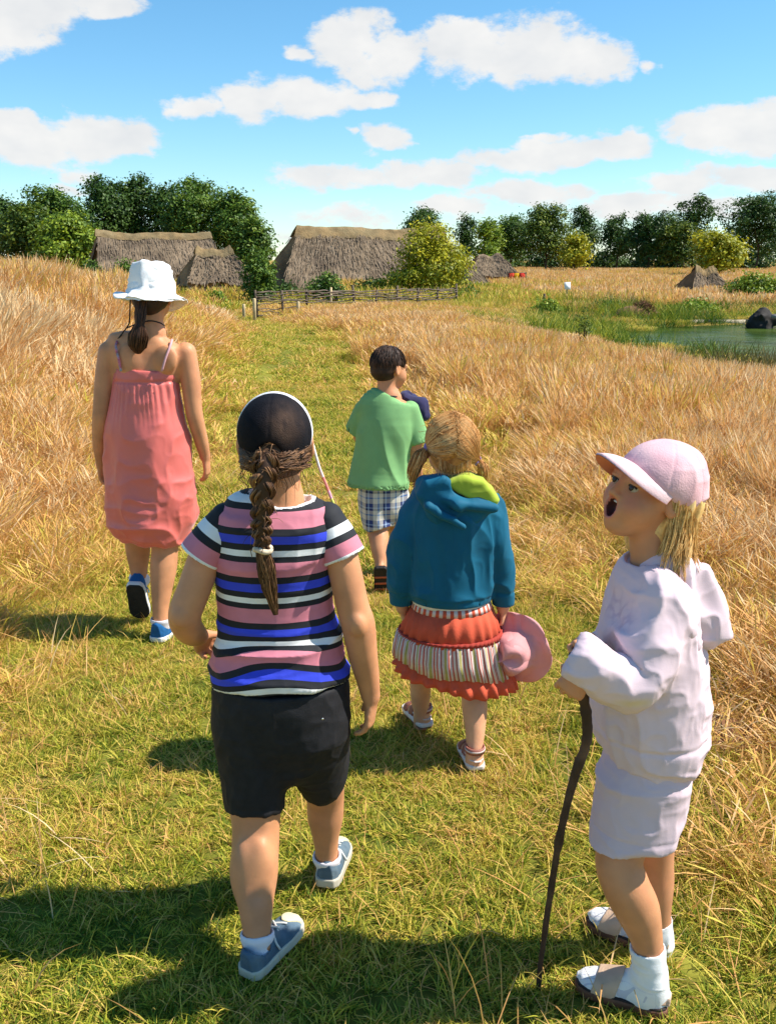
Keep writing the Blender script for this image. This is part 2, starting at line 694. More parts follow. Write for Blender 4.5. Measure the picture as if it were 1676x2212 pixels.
def mat(name, col, rough=0.8, var=0.12, vscale=8.0, bump=0.0, bscale=60.0, bdist=0.01, sss=0.0, sheen=0.0, spec=0.3,
        col2=None, mix_scale=3.0, aniso=(1, 1, 1), trans=0.0, metal=0.0, detail=4.0, lo=0.4, hi=0.6):
    if name in MATS:
        return MATS[name]
    m = bpy.data.materials.new(name)
    m.use_nodes = True
    nt = m.node_tree
    N, L = nt.nodes, nt.links
    b = N['Principled BSDF']
    b.inputs['Roughness'].default_value = rough
    b.inputs['Specular IOR Level'].default_value = spec
    b.inputs['Metallic'].default_value = metal
    tc = N.new('ShaderNodeTexCoord')
    mp = N.new('ShaderNodeMapping')
    mp.inputs['Scale'].default_value = aniso
    L.new(tc.outputs['Object'], mp.inputs['Vector'])
    vec = mp.outputs['Vector']

    def noise(sc, det=detail):
        n = N.new('ShaderNodeTexNoise')
        n.inputs['Scale'].default_value = sc
        n.inputs['Detail'].default_value = det
        L.new(vec, n.inputs['Vector'])
        return n.outputs['Fac']
    base = N.new('ShaderNodeRGB')
    base.outputs[0].default_value = (*col, 1)
    c = base.outputs[0]
    if col2:
        mr = N.new('ShaderNodeMapRange')
        mr.inputs['From Min'].default_value = lo
        mr.inputs['From Max'].default_value = hi
        L.new(noise(mix_scale), mr.inputs['Value'])
        mx = N.new('ShaderNodeMix')
        mx.data_type = 'RGBA'
        L.new(mr.outputs[0], mx.inputs['Factor'])
        L.new(c, mx.inputs['A'])
        mx.inputs['B'].default_value = (*col2, 1)
        c = mx.outputs['Result']
    if var:
        mr = N.new('ShaderNodeMapRange')
        mr.inputs['From Min'].default_value = 0.3
        mr.inputs['From Max'].default_value = 0.7
        mr.inputs['To Min'].default_value = 1 - var
        mr.inputs['To Max'].default_value = 1 + var
        L.new(noise(vscale), mr.inputs['Value'])
        hs = N.new('ShaderNodeHueSaturation')
        L.new(mr.outputs[0], hs.inputs['Value'])
        L.new(c, hs.inputs['Color'])
        c = hs.outputs[0]
    L.new(c, b.inputs['Base Color'])
    if bump:
        bp = N.new('ShaderNodeBump')
        bp.inputs['Strength'].default_value = bump
        bp.inputs['Distance'].default_value = bdist
        L.new(noise(bscale, 6.0), bp.inputs['Height'])
        L.new(bp.outputs[0], b.inputs['Normal'])
    if sss:
        b.inputs['Subsurface Weight'].default_value = sss
        b.inputs['Subsurface Radius'].default_value = (0.02, 0.008, 0.004)
        b.inputs['Subsurface Scale'].default_value = 0.5
    if sheen:
        b.inputs['Sheen Weight'].default_value = sheen
        b.inputs['Sheen Roughness'].default_value = 0.5
    if trans:
        tr = N.new('ShaderNodeBsdfTranslucent')
        L.new(c, tr.inputs['Color'])
        ms = N.new('ShaderNodeMixShader')
        ms.inputs[0].default_value = trans
        L.new(b.outputs[0], ms.inputs[1])
        L.new(tr.outputs[0], ms.inputs[2])
        L.new(ms.outputs[0], N['Material Output'].inputs[0])
    MATS[name] = m
    m['base_socket'] = 1
    return m


def ramp_mat(name, attr, stops, rough=0.8, fract=True, constant=True, bump=0.15, bscale=300.0, sheen=0.0, trans=0.0, instancer=None,
             inst_mul=1.0, attr_mul=1.0, spec=0.3, var=0.08, vscale=30.0, off=0.0):
    """colour read from a per-point value through a ramp (dyed or woven pattern, blade colours)"""
    if name in MATS:
        return MATS[name]
    m = bpy.data.materials.new(name)
    m.use_nodes = True
    nt = m.node_tree
    N, L = nt.nodes, nt.links
    b = N['Principled BSDF']
    b.inputs['Roughness'].default_value = rough
    b.inputs['Specular IOR Level'].default_value = spec
    at = N.new('ShaderNodeAttribute')
    at.attribute_name = attr
    val = at.outputs['Fac']

    def math_(op, a, c):
        n = N.new('ShaderNodeMath')
        n.operation = op
        for i, x in enumerate((a, c)):
            if isinstance(x, (int, float)):
                n.inputs[i].default_value = x
            elif x is not None:
                L.new(x, n.inputs[i])
        return n.outputs[0]
    if instancer:
        ai = N.new('ShaderNodeAttribute')
        ai.attribute_type = 'INSTANCER'
        ai.attribute_name = instancer
        val = math_('ADD', math_('MULTIPLY', val, attr_mul), math_('MULTIPLY', ai.outputs['Fac'], inst_mul))
        val = math_('ADD', val, off)
    if fract:
        val = math_('FRACT', val, None)
    cr = N.new('ShaderNodeValToRGB')
    cr.color_ramp.interpolation = 'CONSTANT' if constant else 'LINEAR'
    el = cr.color_ramp.elements
    for i, (p, c) in enumerate(stops):
        if i < 2:
            e = el[i]
            e.position = p
        else:
            e = el.new(p)
        e.color = (*c, 1)
    L.new(val, cr.inputs[0])
    c = cr.outputs[0]
    if var:
        tc = N.new('ShaderNodeTexCoord')
        n = N.new('ShaderNodeTexNoise')
        n.inputs['Scale'].default_value = vscale
        n.inputs['Detail'].default_value = 4
        L.new(tc.outputs['Object'], n.inputs['Vector'])
        mr = N.new('ShaderNodeMapRange')
        mr.inputs['From Min'].default_value = 0.3
        mr.inputs['From Max'].default_value = 0.7
        mr.inputs['To Min'].default_value = 1 - var
        mr.inputs['To Max'].default_value = 1 + var
        L.new(n.outputs['Fac'], mr.inputs['Value'])
        hs = N.new('ShaderNodeHueSaturation')
        L.new(mr.outputs[0], hs.inputs['Value'])
        L.new(c, hs.inputs['Color'])
        c = hs.outputs[0]
        if bump:
            n2 = N.new('ShaderNodeTexNoise')
            n2.inputs['Scale'].default_value = bscale
            L.new(tc.outputs['Object'], n2.inputs['Vector'])
            bp = N.new('ShaderNodeBump')
            bp.inputs['Strength'].default_value = bump
            bp.inputs['Distance'].default_value = 0.004
            L.new(n2.outputs['Fac'], bp.inputs['Height'])
            L.new(bp.outputs[0], b.inputs['Normal'])
    L.new(c, b.inputs['Base Color'])
    if sheen:
        b.inputs['Sheen Weight'].default_value = sheen
    if trans:
        tr = N.new('ShaderNodeBsdfTranslucent')
        L.new(c, tr.inputs['Color'])
        ms = N.new('ShaderNodeMixShader')
        ms.inputs[0].default_value = trans
        L.new(b.outputs[0], ms.inputs[1])
        L.new(tr.outputs[0], ms.inputs[2])
        L.new(ms.outputs[0], N['Material Output'].inputs[0])
    MATS[name] = m
    return m
# ------------------------------------------------------------------ terrain
PATH_Y = [0.0, 1.5, 2.3, 3.2, 4.2, 5.4, 7.4, 9.7, 13.9, 20.0, 24.0, 27.0, 31.0]
PATH_L = [-1.6, -1.5, -1.5, -1.45, -1.30, -1.10, -1.32, -1.55, -2.12, -2.95, -3.9, -4.9, -6.2]
PATH_R = [0.75, 0.75, 0.78, 0.85, 0.82, 0.66, 0.12, -0.19, -0.45, -1.35, -2.4, -3.6, -5.0]
POND_C, POND_R = (14.6, 21.3), (8.6, 7.6)
WATER_Z = -0.30


def pond_d(x, y):
    """<1 inside the pond"""
    x, y = np.asarray(x, float), np.asarray(y, float)
    a = np.arctan2(y - POND_C[1], x - POND_C[0])
    w = 1 + 0.05 * np.sin(3 * a + 1) + 0.04 * np.sin(5 * a)
    return np.sqrt(((x - POND_C[0]) / POND_R[0]) ** 2 + ((y - POND_C[1]) / POND_R[1]) ** 2) / w


def ground_z(x, y):
    x, y = np.asarray(x, float), np.asarray(y, float)
    s = np.broadcast(x, y).shape
    Q = np.stack([np.broadcast_to(x, s).ravel(), np.broadcast_to(y, s).ravel(), np.zeros(int(np.prod(s)))], 1)
    z = 0.016 * fbm(Q, 1.3, 3, 5).reshape(s) * sstep(0.5, 2.0, np.abs(y))
    z = z + 0.10 * fbm(Q, 0.13, 2, 9).reshape(s) * sstep(7, 16, y)
    # the bank on the left
    z = z + 0.95 * sstep(1.5, 5.2, -x + 0.02 * y) * sstep(2.2, 9.0, y) * (1 - sstep(13, 25, y))
    # gentle fall to the pond and its hollow
    z = z - 0.24 * sstep(1.5, 6, x) * sstep(6, 12, y) * (1 - sstep(27, 34, y))
    z = z - 0.75 * (1 - sstep(0.80, 1.10, pond_d(x, y)))
    z = z - 0.10 * sstep(26, 40, y) * (1 - sstep(60, 100, y))
    return z


def build_ground():
    def spread(a, b, n, p):
        t = np.linspace(0, 1, n)
        return a + (b - a) * t ** p
    ys = np.concatenate([spread(-0.5, -40, 8, 2)[::-1][:-1], np.linspace(-0.5, 8, 64)[:-1], np.linspace(8, 40, 84)[:-1], spread(40, 1500, 40, 2.2)])
    xp = np.concatenate([np.linspace(0, 6, 46)[:-1], np.linspace(6, 26, 50)[:-1], spread(26, 1200, 28, 2.4)])
    xs = np.concatenate([-xp[::-1][:-1], xp])
    X, Y = np.meshgrid(xs, ys, indexing='ij')
    Z = ground_z(X, Y)
    V = np.stack([X.ravel(), Y.ravel(), Z.ravel()], 1)
    nx, ny = len(xs), len(ys)
    i, j = np.meshgrid(np.arange(nx - 1), np.arange(ny - 1), indexing='ij')
    i, j = i.ravel(), j.ravel()
    F = np.stack([i * ny + j, (i + 1) * ny + j, (i + 1) * ny + j + 1, i * ny + j + 1], 1)
    # how dry the sward is: the trodden path is greener, the meadow golden
    xl, xr = np.interp(V[:, 1], PATH_Y, PATH_L), np.interp(V[:, 1], PATH_Y, PATH_R)
    inside = np.minimum(V[:, 0] - xl, xr - V[:, 0])
    dry = 0.5 - 0.28 * sstep(-0.2, 0.2, inside) + 0.12 * fbm(V, 0.9, 3, 3)
    dry = np.where(V[:, 1] > 30, 0.62 + 0.2 * fbm(V, 0.08, 3, 4), dry)
    m = ramp_mat('meadow_soil', 'dry', [(0.0, (0.05, 0.075, 0.012)), (0.3, (0.20, 0.19, 0.03)), (0.6, (0.34, 0.23, 0.06)), (1.0, (0.48, 0.32, 0.11))],
                 rough=0.95, fract=False, constant=False, bump=0.6, bscale=25.0, var=0.35, vscale=14.0, spec=0.05)
    o = add('ground', V, F, m, attrs={'dry': np.clip(dry, 0, 1)})
    tag(o, 'dry summer meadow ground with a mown path', kind='structure')


build_ground()


def build_pond():
    a = np.linspace(0, 2 * np.pi, 96, endpoint=False)
    V = np.stack([POND_C[0] + POND_R[0] * 1.12 * np.cos(a), POND_C[1] + POND_R[1] * 1.12 * np.sin(a), np.full(96, WATER_Z)], 1)
    V = np.concatenate([[[POND_C[0], POND_C[1], WATER_Z]], V])
    j = np.arange(96)
    F = np.stack([np.zeros(96, int), 1 + j, 1 + (j + 1) % 96], 1)
    m = mat('pond_water', (0.030, 0.055, 0.012), rough=0.14, var=0.35, vscale=0.6, bump=0.35, bscale=2.2, bdist=0.06, spec=0.03, col2=(0.055, 0.085, 0.016), mix_scale=0.35)
    m.node_tree.nodes['Principled BSDF'].inputs['IOR'].default_value = 1.16
    o = add('pond', V, F, m, smooth=False)
    tag(o, 'still green duckweed pond beyond the meadow on the right', kind='structure')


build_pond()


# ------------------------------------------------------------------ grass: clumps set out on the ground
def blades(n, size, l0, l1, w, lean, droop, head=0.0, seed=0, K=4, flat=0.0, tuft=0):
    """n blades over a square patch; tuft > 0 gathers them round that many roots"""
    r = np.random.default_rng(seed)
    base = np.concatenate([r.uniform(-size / 2, size / 2, (n, 2)), np.full((n, 1), -0.01)], 1)
    tv = np.zeros(n)
    if tuft:
        c = r.uniform(-size / 2, size / 2, (tuft, 2))
        i = r.integers(0, tuft, n)
        base[:, :2] = c[i] + r.normal(0, size / math.sqrt(tuft) * 0.26, (n, 2))
        tv = r.normal(0, 0.11, tuft)[i]
    la = r.uniform(0, 2 * np.pi, n)
    if tuft:
        off = base[:, :2] - c[i]
        la = np.where(r.uniform(0, 1, n) < 0.6, np.arctan2(off[:, 1], off[:, 0]), la)
    ld = np.stack([np.cos(la), np.sin(la), np.zeros(n)], 1)
    ln = r.uniform(l0, l1, n)
    le = np.abs(r.normal(0, lean, n)) + flat * (r.uniform(0, 1, n) < 0.35)
    dr = r.uniform(0.2, 1.0, n) * droop
    t = np.linspace(0, 1, K)
    th = le[:, None] + dr[:, None] * t[None] ** 1.6 * 1.4
    seg = ln[:, None] / (K - 1)
    h = np.cumsum(np.sin(th) * seg, 1) - np.sin(th[:, :1]) * seg
    z = np.cumsum(np.cos(th) * seg, 1) - np.cos(th[:, :1]) * seg
    c = base[:, None, :] + ld[:, None, :] * h[..., None]
    c[..., 2] += z
    fa = r.uniform(0, np.pi, n)
    wd = np.stack([np.cos(fa), np.sin(fa), np.zeros(n)], 1)
    if head:
        prof = np.where(t > 0.72, head * np.sin(np.clip((t - 0.66) / 0.34, 0, 1) * np.pi * 0.95) + 0.3, 0.6)
    else:
        prof = np.interp(t, [0, 0.3, 0.7, 1.0], [0.8, 1.0, 0.75, 0.1])
    ww = w * r.uniform(0.7, 1.3, n)
    Lf = c - wd[:, None, :] * (ww[:, None] * prof)[..., None] / 2
    Rt = c + wd[:, None, :] * (ww[:, None] * prof)[..., None] / 2
    V = np.stack([Lf, Rt], 2).reshape(-1, 3)
    b, k = np.meshgrid(np.arange(n), np.arange(K - 1), indexing='ij')
    o = (b * K * 2 + k * 2).ravel()
    F = np.stack([o, o + 1, o + 3, o + 2], 1)
    bc = np.repeat(np.clip(r.uniform(0, 1, n) + tv, -0.2, 1.2), K * 2)
    return V, F, bc


def clump(parts):
    V, F = merge([(p[0], p[1]) for p in parts])
    return V, F, np.concatenate([p[2] + (p[3] if len(p) > 3 else 0) for p in parts])


GRASS_MAT = None


def grass_material():
    """blade colour: each blade's own value, the sward's tint, and patches drifting over the ground"""
    m = ramp_mat('grass_blades', 'bc', [
        (0.00, (0.045, 0.105, 0.008)), (0.18, (0.13, 0.21, 0.014)), (0.36, (0.42, 0.42, 0.034)), (0.52, (0.66, 0.53, 0.090)),
        (0.68, (0.72, 0.44, 0.135)), (0.84, (0.68, 0.345, 0.115)), (1.0, (0.80, 0.60, 0.33))],
        rough=0.65, fract=False, constant=False, bump=0, var=0, trans=0.30, instancer='tint', inst_mul=1.0, attr_mul=0.46, off=-0.23, spec=0.25)
    N, L = m.node_tree.nodes, m.node_tree.links
    cr = [n for n in N if n.type == 'VALTORGB'][0]
    src = cr.inputs[0].links[0].from_socket
    g = N.new('ShaderNodeNewGeometry')
    for sc, amp in ((0.28, 0.34), (1.1, 0.46), (5.0, 0.46)):
        n = N.new('ShaderNodeTexNoise')
        n.inputs['Scale'].default_value = sc
        n.inputs['Detail'].default_value = 2.0
        L.new(g.outputs['Position'], n.inputs['Vector'])
        k = N.new('ShaderNodeMath')
        k.operation = 'MULTIPLY_ADD'
        L.new(n.outputs['Fac'], k.inputs[0])
        k.inputs[1].default_value = amp
        k.inputs[2].default_value = -amp / 2
        q = N.new('ShaderNodeMath')
        q.operation = 'ADD'
        L.new(src, q.inputs[0])
        L.new(k.outputs[0], q.inputs[1])
        src = q.outputs[0]
    L.new(src, cr.inputs[0])
    return m


GRASS_MAT = grass_material()


def grass_layer(name, label, variants, pts, tint, scl, variant, rot):
    """one sward: points carrying turn, size and tint; geometry nodes set a clump on each"""
    col = bpy.data.collections.new(name + '_kinds')
    for q, (V, F, bc) in enumerate(variants):
        me = make_mesh(name + '_clump', V, F, False, {'bc': bc}, [GRASS_MAT])
        o = bpy.data.objects.new('%s_clump_%02d' % (name, q), me)
        col.objects.link(o)
    me = bpy.data.meshes.new(name)
    me.vertices.add(len(pts))
    me.vertices.foreach_set('co', np.asarray(pts, np.float32).ravel())
    for k, a, ty, key in (('tint', tint, 'FLOAT', 'value'), ('scl', scl, 'FLOAT_VECTOR', 'vector'), ('kindno', variant, 'INT', 'value'), ('rot', rot, 'FLOAT_VECTOR', 'vector')):
        at = me.attributes.new(k, ty, 'POINT')
        at.data.foreach_set(key, np.asarray(a, np.int32 if ty == 'INT' else np.float32).ravel())
    o = bpy.data.objects.new(name, me)
    COL.objects.link(o)
    ng = bpy.data.node_groups.new(name, 'GeometryNodeTree')
    ng.interface.new_socket('Geometry', in_out='INPUT', socket_type='NodeSocketGeometry')
    ng.interface.new_socket('Geometry', in_out='OUTPUT', socket_type='NodeSocketGeometry')
    N, L = ng.nodes, ng.links
    gi, go = N.new('NodeGroupInput'), N.new('NodeGroupOutput')
    ci = N.new('GeometryNodeCollectionInfo')
    ci.inputs['Collection'].default_value = col
    ci.inputs['Separate Children'].default_value = True
    ci.inputs['Reset Children'].default_value = True
    ip = N.new('GeometryNodeInstanceOnPoints')
    ip.inputs['Pick Instance'].default_value = True

    def named(k, ty):
        n = N.new('GeometryNodeInputNamedAttribute')
        n.data_type = ty
        n.inputs['Name'].default_value = k
        return n.outputs['Attribute']
    L.new(gi.outputs[0], ip.inputs['Points'])
    L.new(ci.outputs[0], ip.inputs['Instance'])
    L.new(named('kindno', 'INT'), ip.inputs['Instance Index'])
    e2r = N.new('FunctionNodeEulerToRotation')
    L.new(named('rot', 'FLOAT_VECTOR'), e2r.inputs[0])
    L.new(e2r.outputs[0], ip.inputs['Rotation'])
    L.new(named('scl', 'FLOAT_VECTOR'), ip.inputs['Scale'])
    L.new(ip.outputs[0], go.inputs[0])
    md = o.modifiers.new('sward', 'NODES')
    md.node_group = ng
    tag(o, label, 'grass', kind='stuff')
    return o


def tiles(y0, y1, size, margin=1.15, extra=0.5, seed=0):
    """middles of square patches over the strip of ground in and a little beside the view"""
    r = np.random.default_rng(seed)
    half = lambda y: 0.435 * y * margin + extra
    ny = max(1, int(round((y1 - y0) / size)))
    out = []
    for j in range(ny):
        y = y0 + (j + 0.5) * size
        nx = int(math.ceil(half(y + size / 2) / size))
        x = (np.arange(-nx, nx) + 0.5) * size + r.uniform(-.5, .5) * size
        out.append(np.stack([x, np.full(len(x), y)], 1))
    xy = np.concatenate(out)
    return xy + r.uniform(-0.12, 0.12, xy.shape) * size


def inside_path(xy):
    w = 0.10 * fbm(np.c_[xy, np.zeros(len(xy))], 2.1, 2, 31)
    return np.minimum(xy[:, 0] - np.interp(xy[:, 1], PATH_Y, PATH_L), np.interp(xy[:, 1], PATH_Y, PATH_R) - xy[:, 0]) + w


FOOT = []     # (x0, x1, y0, y1) of the huts: no grass inside
def clear_of(xy):
    ok = pond_d(xy[:, 0], xy[:, 1]) > 1.0
    for a, b, c, d in FOOT:
        ok &= ~((xy[:, 0] > a) & (xy[:, 0] < b) & (xy[:, 1] > c) & (xy[:, 1] < d))
    return ok


def build_grass():
    r = np.random.default_rng(21)

    def finish(xy, tint, sc, nv, zs=None):
        n = len(xy)
        x, y = xy[:, 0], xy[:, 1]
        z = ground_z(x, y)
        e = 0.2
        gx = (ground_z(x + e, y) - ground_z(x - e, y)) / (2 * e)
        gy = (ground_z(x, y + e) - ground_z(x, y - e)) / (2 * e)
        sc = np.broadcast_to(sc, (n,))
        S = np.stack([np.ones(n), np.ones(n), sc * (zs if zs is not None else 1)], 1)
        rot = np.zeros((n, 3))
        for q in range(n):
            nr = Vector((-gx[q], -gy[q], 1)).normalized()
            M = Vector((0, 0, 1)).rotation_difference(nr).to_matrix() @ Matrix.Rotation(math.pi / 2 * int(r.integers(0, 4)), 3, 'Z')
            rot[q] = M.to_euler()[:]
        return dict(pts=np.c_[xy, z], tint=np.broadcast_to(tint, (n,)), scl=S, variant=r.integers(0, nv, n), rot=rot)

    def cat(ds):
        return {k: np.concatenate([d[k] for d in ds]) for k in ds[0]}
    n3 = lambda xy, s, o, sd: fbm(np.c_[xy, np.zeros(len(xy))], s, o, sd)
    rand = lambda n: r.uniform(0, 1, n)

    # --- short sward of the path, finer near the eye
    def short(name, label, y0, y1, size, dens, wid, ln, hs, kinds_n):
        A = size * size
        nb = int(dens * A)
        kinds = [clump([blades(nb, size, 0.022 * ln, 0.070 * ln, 0.0034 * wid, 0.5, 0.9, seed=q + int(y0 * 7), tuft=int(nb / 16)),
                        blades(int(nb * 0.14), size, 0.05 * ln, 0.12 * ln, 0.0030 * wid, 0.8, 0.9, seed=50 + q, flat=0.8) + (0.5,)]) for q in range(kinds_n)]
        xy = tiles(y0, y1, size, seed=int(y0 * 10))
        ip = inside_path(xy)
        k = (ip > -0.45) | (y0 < 6) & (ip > -1.6)
        xy = xy[k & clear_of(xy)]
        ip = inside_path(xy)
        tint = 0.42 + 0.05 * n3(xy, 0.7, 2, 11)
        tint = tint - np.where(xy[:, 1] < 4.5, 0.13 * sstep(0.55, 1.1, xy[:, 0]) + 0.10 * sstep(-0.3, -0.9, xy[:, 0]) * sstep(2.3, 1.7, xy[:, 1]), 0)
        tint = tint - 0.02 * sstep(3.5, 8, xy[:, 1])
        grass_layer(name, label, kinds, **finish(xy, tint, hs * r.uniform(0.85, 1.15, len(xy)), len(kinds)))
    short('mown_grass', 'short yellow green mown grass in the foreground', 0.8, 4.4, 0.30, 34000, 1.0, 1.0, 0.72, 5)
    short('mown_path_grass', 'short yellow green mown grass of the path ahead', 4.4, 12.4, 0.5, 9000, 1.9, 1.25, 0.75, 4)
    short('far_path_grass', 'pale mown grass where the path bends away', 12.4, 32.4, 1.0, 2200, 4.0, 1.6, 0.75, 3)

    # --- loose straw and thin stalks in the foreground
    kinds = [clump([blades(10, 0.28, 0.12, 0.32, 0.0036, 0.55, 0.8, seed=200 + q, K=6) + (0.1,),
                    blades(20, 0.34, 0.07, 0.22, 0.0034, 1.4, 0.3, seed=230 + q, K=5) + (0.2,)]) for q in range(8)]
    xy = tiles(0.8, 7.6, 0.34, seed=5)
    e = inside_path(xy)
    pr = 0.55 + 0.5 * sstep(0.7, 0.0, e) + 0.5 * sstep(-0.2, -0.8, xy[:, 0]) * sstep(2.6, 1.8, xy[:, 1])
    xy = xy[(rand(len(xy)) < pr) & clear_of(xy) & (inside_path(xy) > -1.2)]
    grass_layer('straw', 'loose dry straw stalks standing in the short grass', kinds, **finish(xy, 0.70 + r.normal(0, 0.08, len(xy)), r.uniform(0.5, 1.05, len(xy)), len(kinds)))

    # --- half-high edges
    def edge(name, label, y0, y1, size, dens, wid, sc, kn):
        nb = int(dens * size * size)
        kinds = [clump([blades(nb, size, 0.09, 0.24, 0.0036 * wid, 0.35, 0.9, seed=400 + q + int(y0), tuft=max(3, nb // 40)),
                        blades(nb // 3, size, 0.16, 0.36, 0.0028 * wid, 0.3, 0.7, head=2.2, seed=450 + q, K=6, tuft=max(3, nb // 60)) + (0.35,)]) for q in range(kn)]
        xy = tiles(y0, y1, size, seed=500 + int(y0))
        e = inside_path(xy)
        k = (e < 0.12) & (e > -2.4)
        k &= rand(len(xy)) < sstep(0.18, -0.45, e)
        k &= ~((xy[:, 1] < 1.9) & (rand(len(xy)) < 0.75))
        xy = xy[k & clear_of(xy)]
        e = inside_path(xy)
        tint = 0.52 + 0.07 * n3(xy, 1.0, 2, 15) + 0.08 * sstep(-0.2, -1.0, e)
        h = sc * r.uniform(0.8, 1.15, len(xy)) * (0.5 + 0.55 * sstep(0, 1.0, -e))
        grass_layer(name, label, kinds, **finish(xy, tint, h, len(kinds)))
    edge('edge_grass', 'half-high yellowing grass along the near path edges', 1.2, 7.2, 0.30, 7000, 1.0, 0.85, 5)
    edge('far_edge_grass', 'half-high yellowing grass along the far path edges', 7.2, 31.2, 0.6, 1300, 2.8, 1.1, 4)

    # --- the tall golden meadow
    def tall(name, label, y0, y1, size, dens, wid, sc, kn, lim=-0.5, hd=3.0, green=0.0):
        nb = int(dens * size * size)
        kinds = [clump([blades(nb, size, 0.34, 0.66, 0.0040 * wid, 0.20, 0.55, head=hd, seed=600 + q + int(y0), K=7, tuft=max(3, nb // 11)) + (0.20,),
                        blades(nb // 2, size, 0.16, 0.42, 0.0050 * wid, 0.4, 0.9, seed=650 + q) + (-0.05,)]) for q in range(kn)]
        xy = tiles(y0, y1, size, margin=1.1 if y0 > 30 else 1.15, seed=800 + int(y0))
        e = inside_path(xy)
        k = (e < lim) & (rand(len(xy)) < sstep(lim + 0.1, lim - 0.9, e))
        if y0 < 3:
            k &= ~((xy[:, 1] < 3.4) & (rand(len(xy)) < 0.6))
        k &= pond_d(xy[:, 0], xy[:, 1]) > 1.08
        xy = xy[k & clear_of(xy)]
        e = inside_path(xy)
        tint = 0.71 + 0.12 * n3(xy, 0.35, 2, 17) + 0.06 * sstep(-1.2, -2.2, xy[:, 0]) * sstep(16, 10, xy[:, 1])
        tint = tint - 0.35 * sstep(1.40, 1.08, pond_d(xy[:, 0], xy[:, 1]))
        tint = tint - 0.28 * sstep(27.5, 31, xy[:, 1]) * sstep(8, 3, xy[:, 0]) * sstep(60, 45, xy[:, 1])
        h = sc * r.uniform(0.8, 1.15, len(xy)) * (0.6 + 0.4 * sstep(0.4, 2.2, -e)) * (0.30 + 0.70 * sstep(1.05, 1.9, pond_d(xy[:, 0], xy[:, 1])))
        grass_layer(name, label, kinds, **finish(xy, tint, h, len(kinds)))
    tall('tall_grass', 'tall golden dry grass close beside the path', 2.0, 8.0, 0.5, 4300, 0.72, 0.78, 5, hd=2.3)
    tall('meadow_grass', 'tall golden dry meadow grass in the middle distance', 8.0, 16.0, 0.8, 1900, 1.15, 1.0, 4, hd=2.4)
    tall('far_meadow_grass', 'golden meadow grass before the fence and the pond', 16.0, 32.0, 1.6, 950, 1.5, 0.78, 4, hd=2.2)
    tall('farthest_meadow_grass', 'golden field grass reaching to the trees', 32.0, 128.0, 4.0, 110, 4.6, 1.2, 4, hd=1.8)

    # --- reeds and rough green growth on the pond bank and by the fence
    nb = 70
    kinds = [clump([blades(nb * 2, 0.9, 0.4, 0.95, 0.013, 0.2, 0.6, seed=900 + q), blades(nb, 0.9, 0.25, 0.6, 0.018, 0.5, 1.0, seed=950 + q) + (0.1,)]) for q in range(5)]
    ds = []
    xy = tiles(9, 33.3, 0.9, seed=77)
    pdv = pond_d(xy[:, 0], xy[:, 1])
    near = xy[:, 1] < POND_C[1]
    k = np.where(near, (pdv > 0.95) & (pdv < 1.28), (pdv > 1.02) & (pdv < 1.5))
    k &= rand(len(xy)) < np.where(near, 0.6, 0.9)
    ds.append(finish(xy[k], 0.12 + 0.18 * n3(xy[k], 0.5, 2, 43), np.where(near[k], 0.95, 0.75) * r.uniform(0.45, 1.0, k.sum()), len(kinds)))
    xy = tiles(27.6, 37, 0.9, seed=78)
    k = (xy[:, 0] > -4) & (xy[:, 0] < 9) & (n3(xy, 0.5, 2, 47) > -0.3) & clear_of(xy) & (xy[:, 1] > 33.2 - 0.9 * np.maximum(0, xy[:, 0] - 2))
    ds.append(finish(xy[k], 0.16 + 0.18 * n3(xy[k], 0.5, 2, 45), r.uniform(0.45, 0.95, k.sum()), len(kinds)))
    grass_layer('reeds', 'green reeds and rough growth on the pond bank and by the fence', kinds, **cat(ds))


# ------------------------------------------------------------------ trees and shrubs
def leaf_mat(name, c0, c1, c2):
    return ramp_mat(name, 'lf', [(0.0, c0), (0.5, c1), (1.0, c2)], rough=0.55, fract=False, constant=False, bump=0, var=0, trans=0.22, spec=0.3)


LM = {
    'dark': leaf_mat('leaves_dark', (0.016, 0.042, 0.008), (0.045, 0.100, 0.014), (0.10, 0.17, 0.022)),
    'mid': leaf_mat('leaves_mid', (0.030, 0.075, 0.010), (0.085, 0.165, 0.018), (0.19, 0.27, 0.028)),
    'olive': leaf_mat('leaves_olive', (0.030, 0.065, 0.010), (0.085, 0.14, 0.015), (0.22, 0.26, 0.022)),
    'gold': leaf_mat('leaves_gold', (0.11, 0.15, 0.012), (0.36, 0.36, 0.015), (0.58, 0.50, 0.02)),
    'lime': leaf_mat('leaves_lime', (0.07, 0.13, 0.012), (0.19, 0.28, 0.02), (0.38, 0.44, 0.03)),
}
BARK = mat('bark', (0.10, 0.075, 0.05), rough=0.95, var=0.3, vscale=6, bump=0.6, bscale=14, col2=(0.06, 0.045, 0.035))


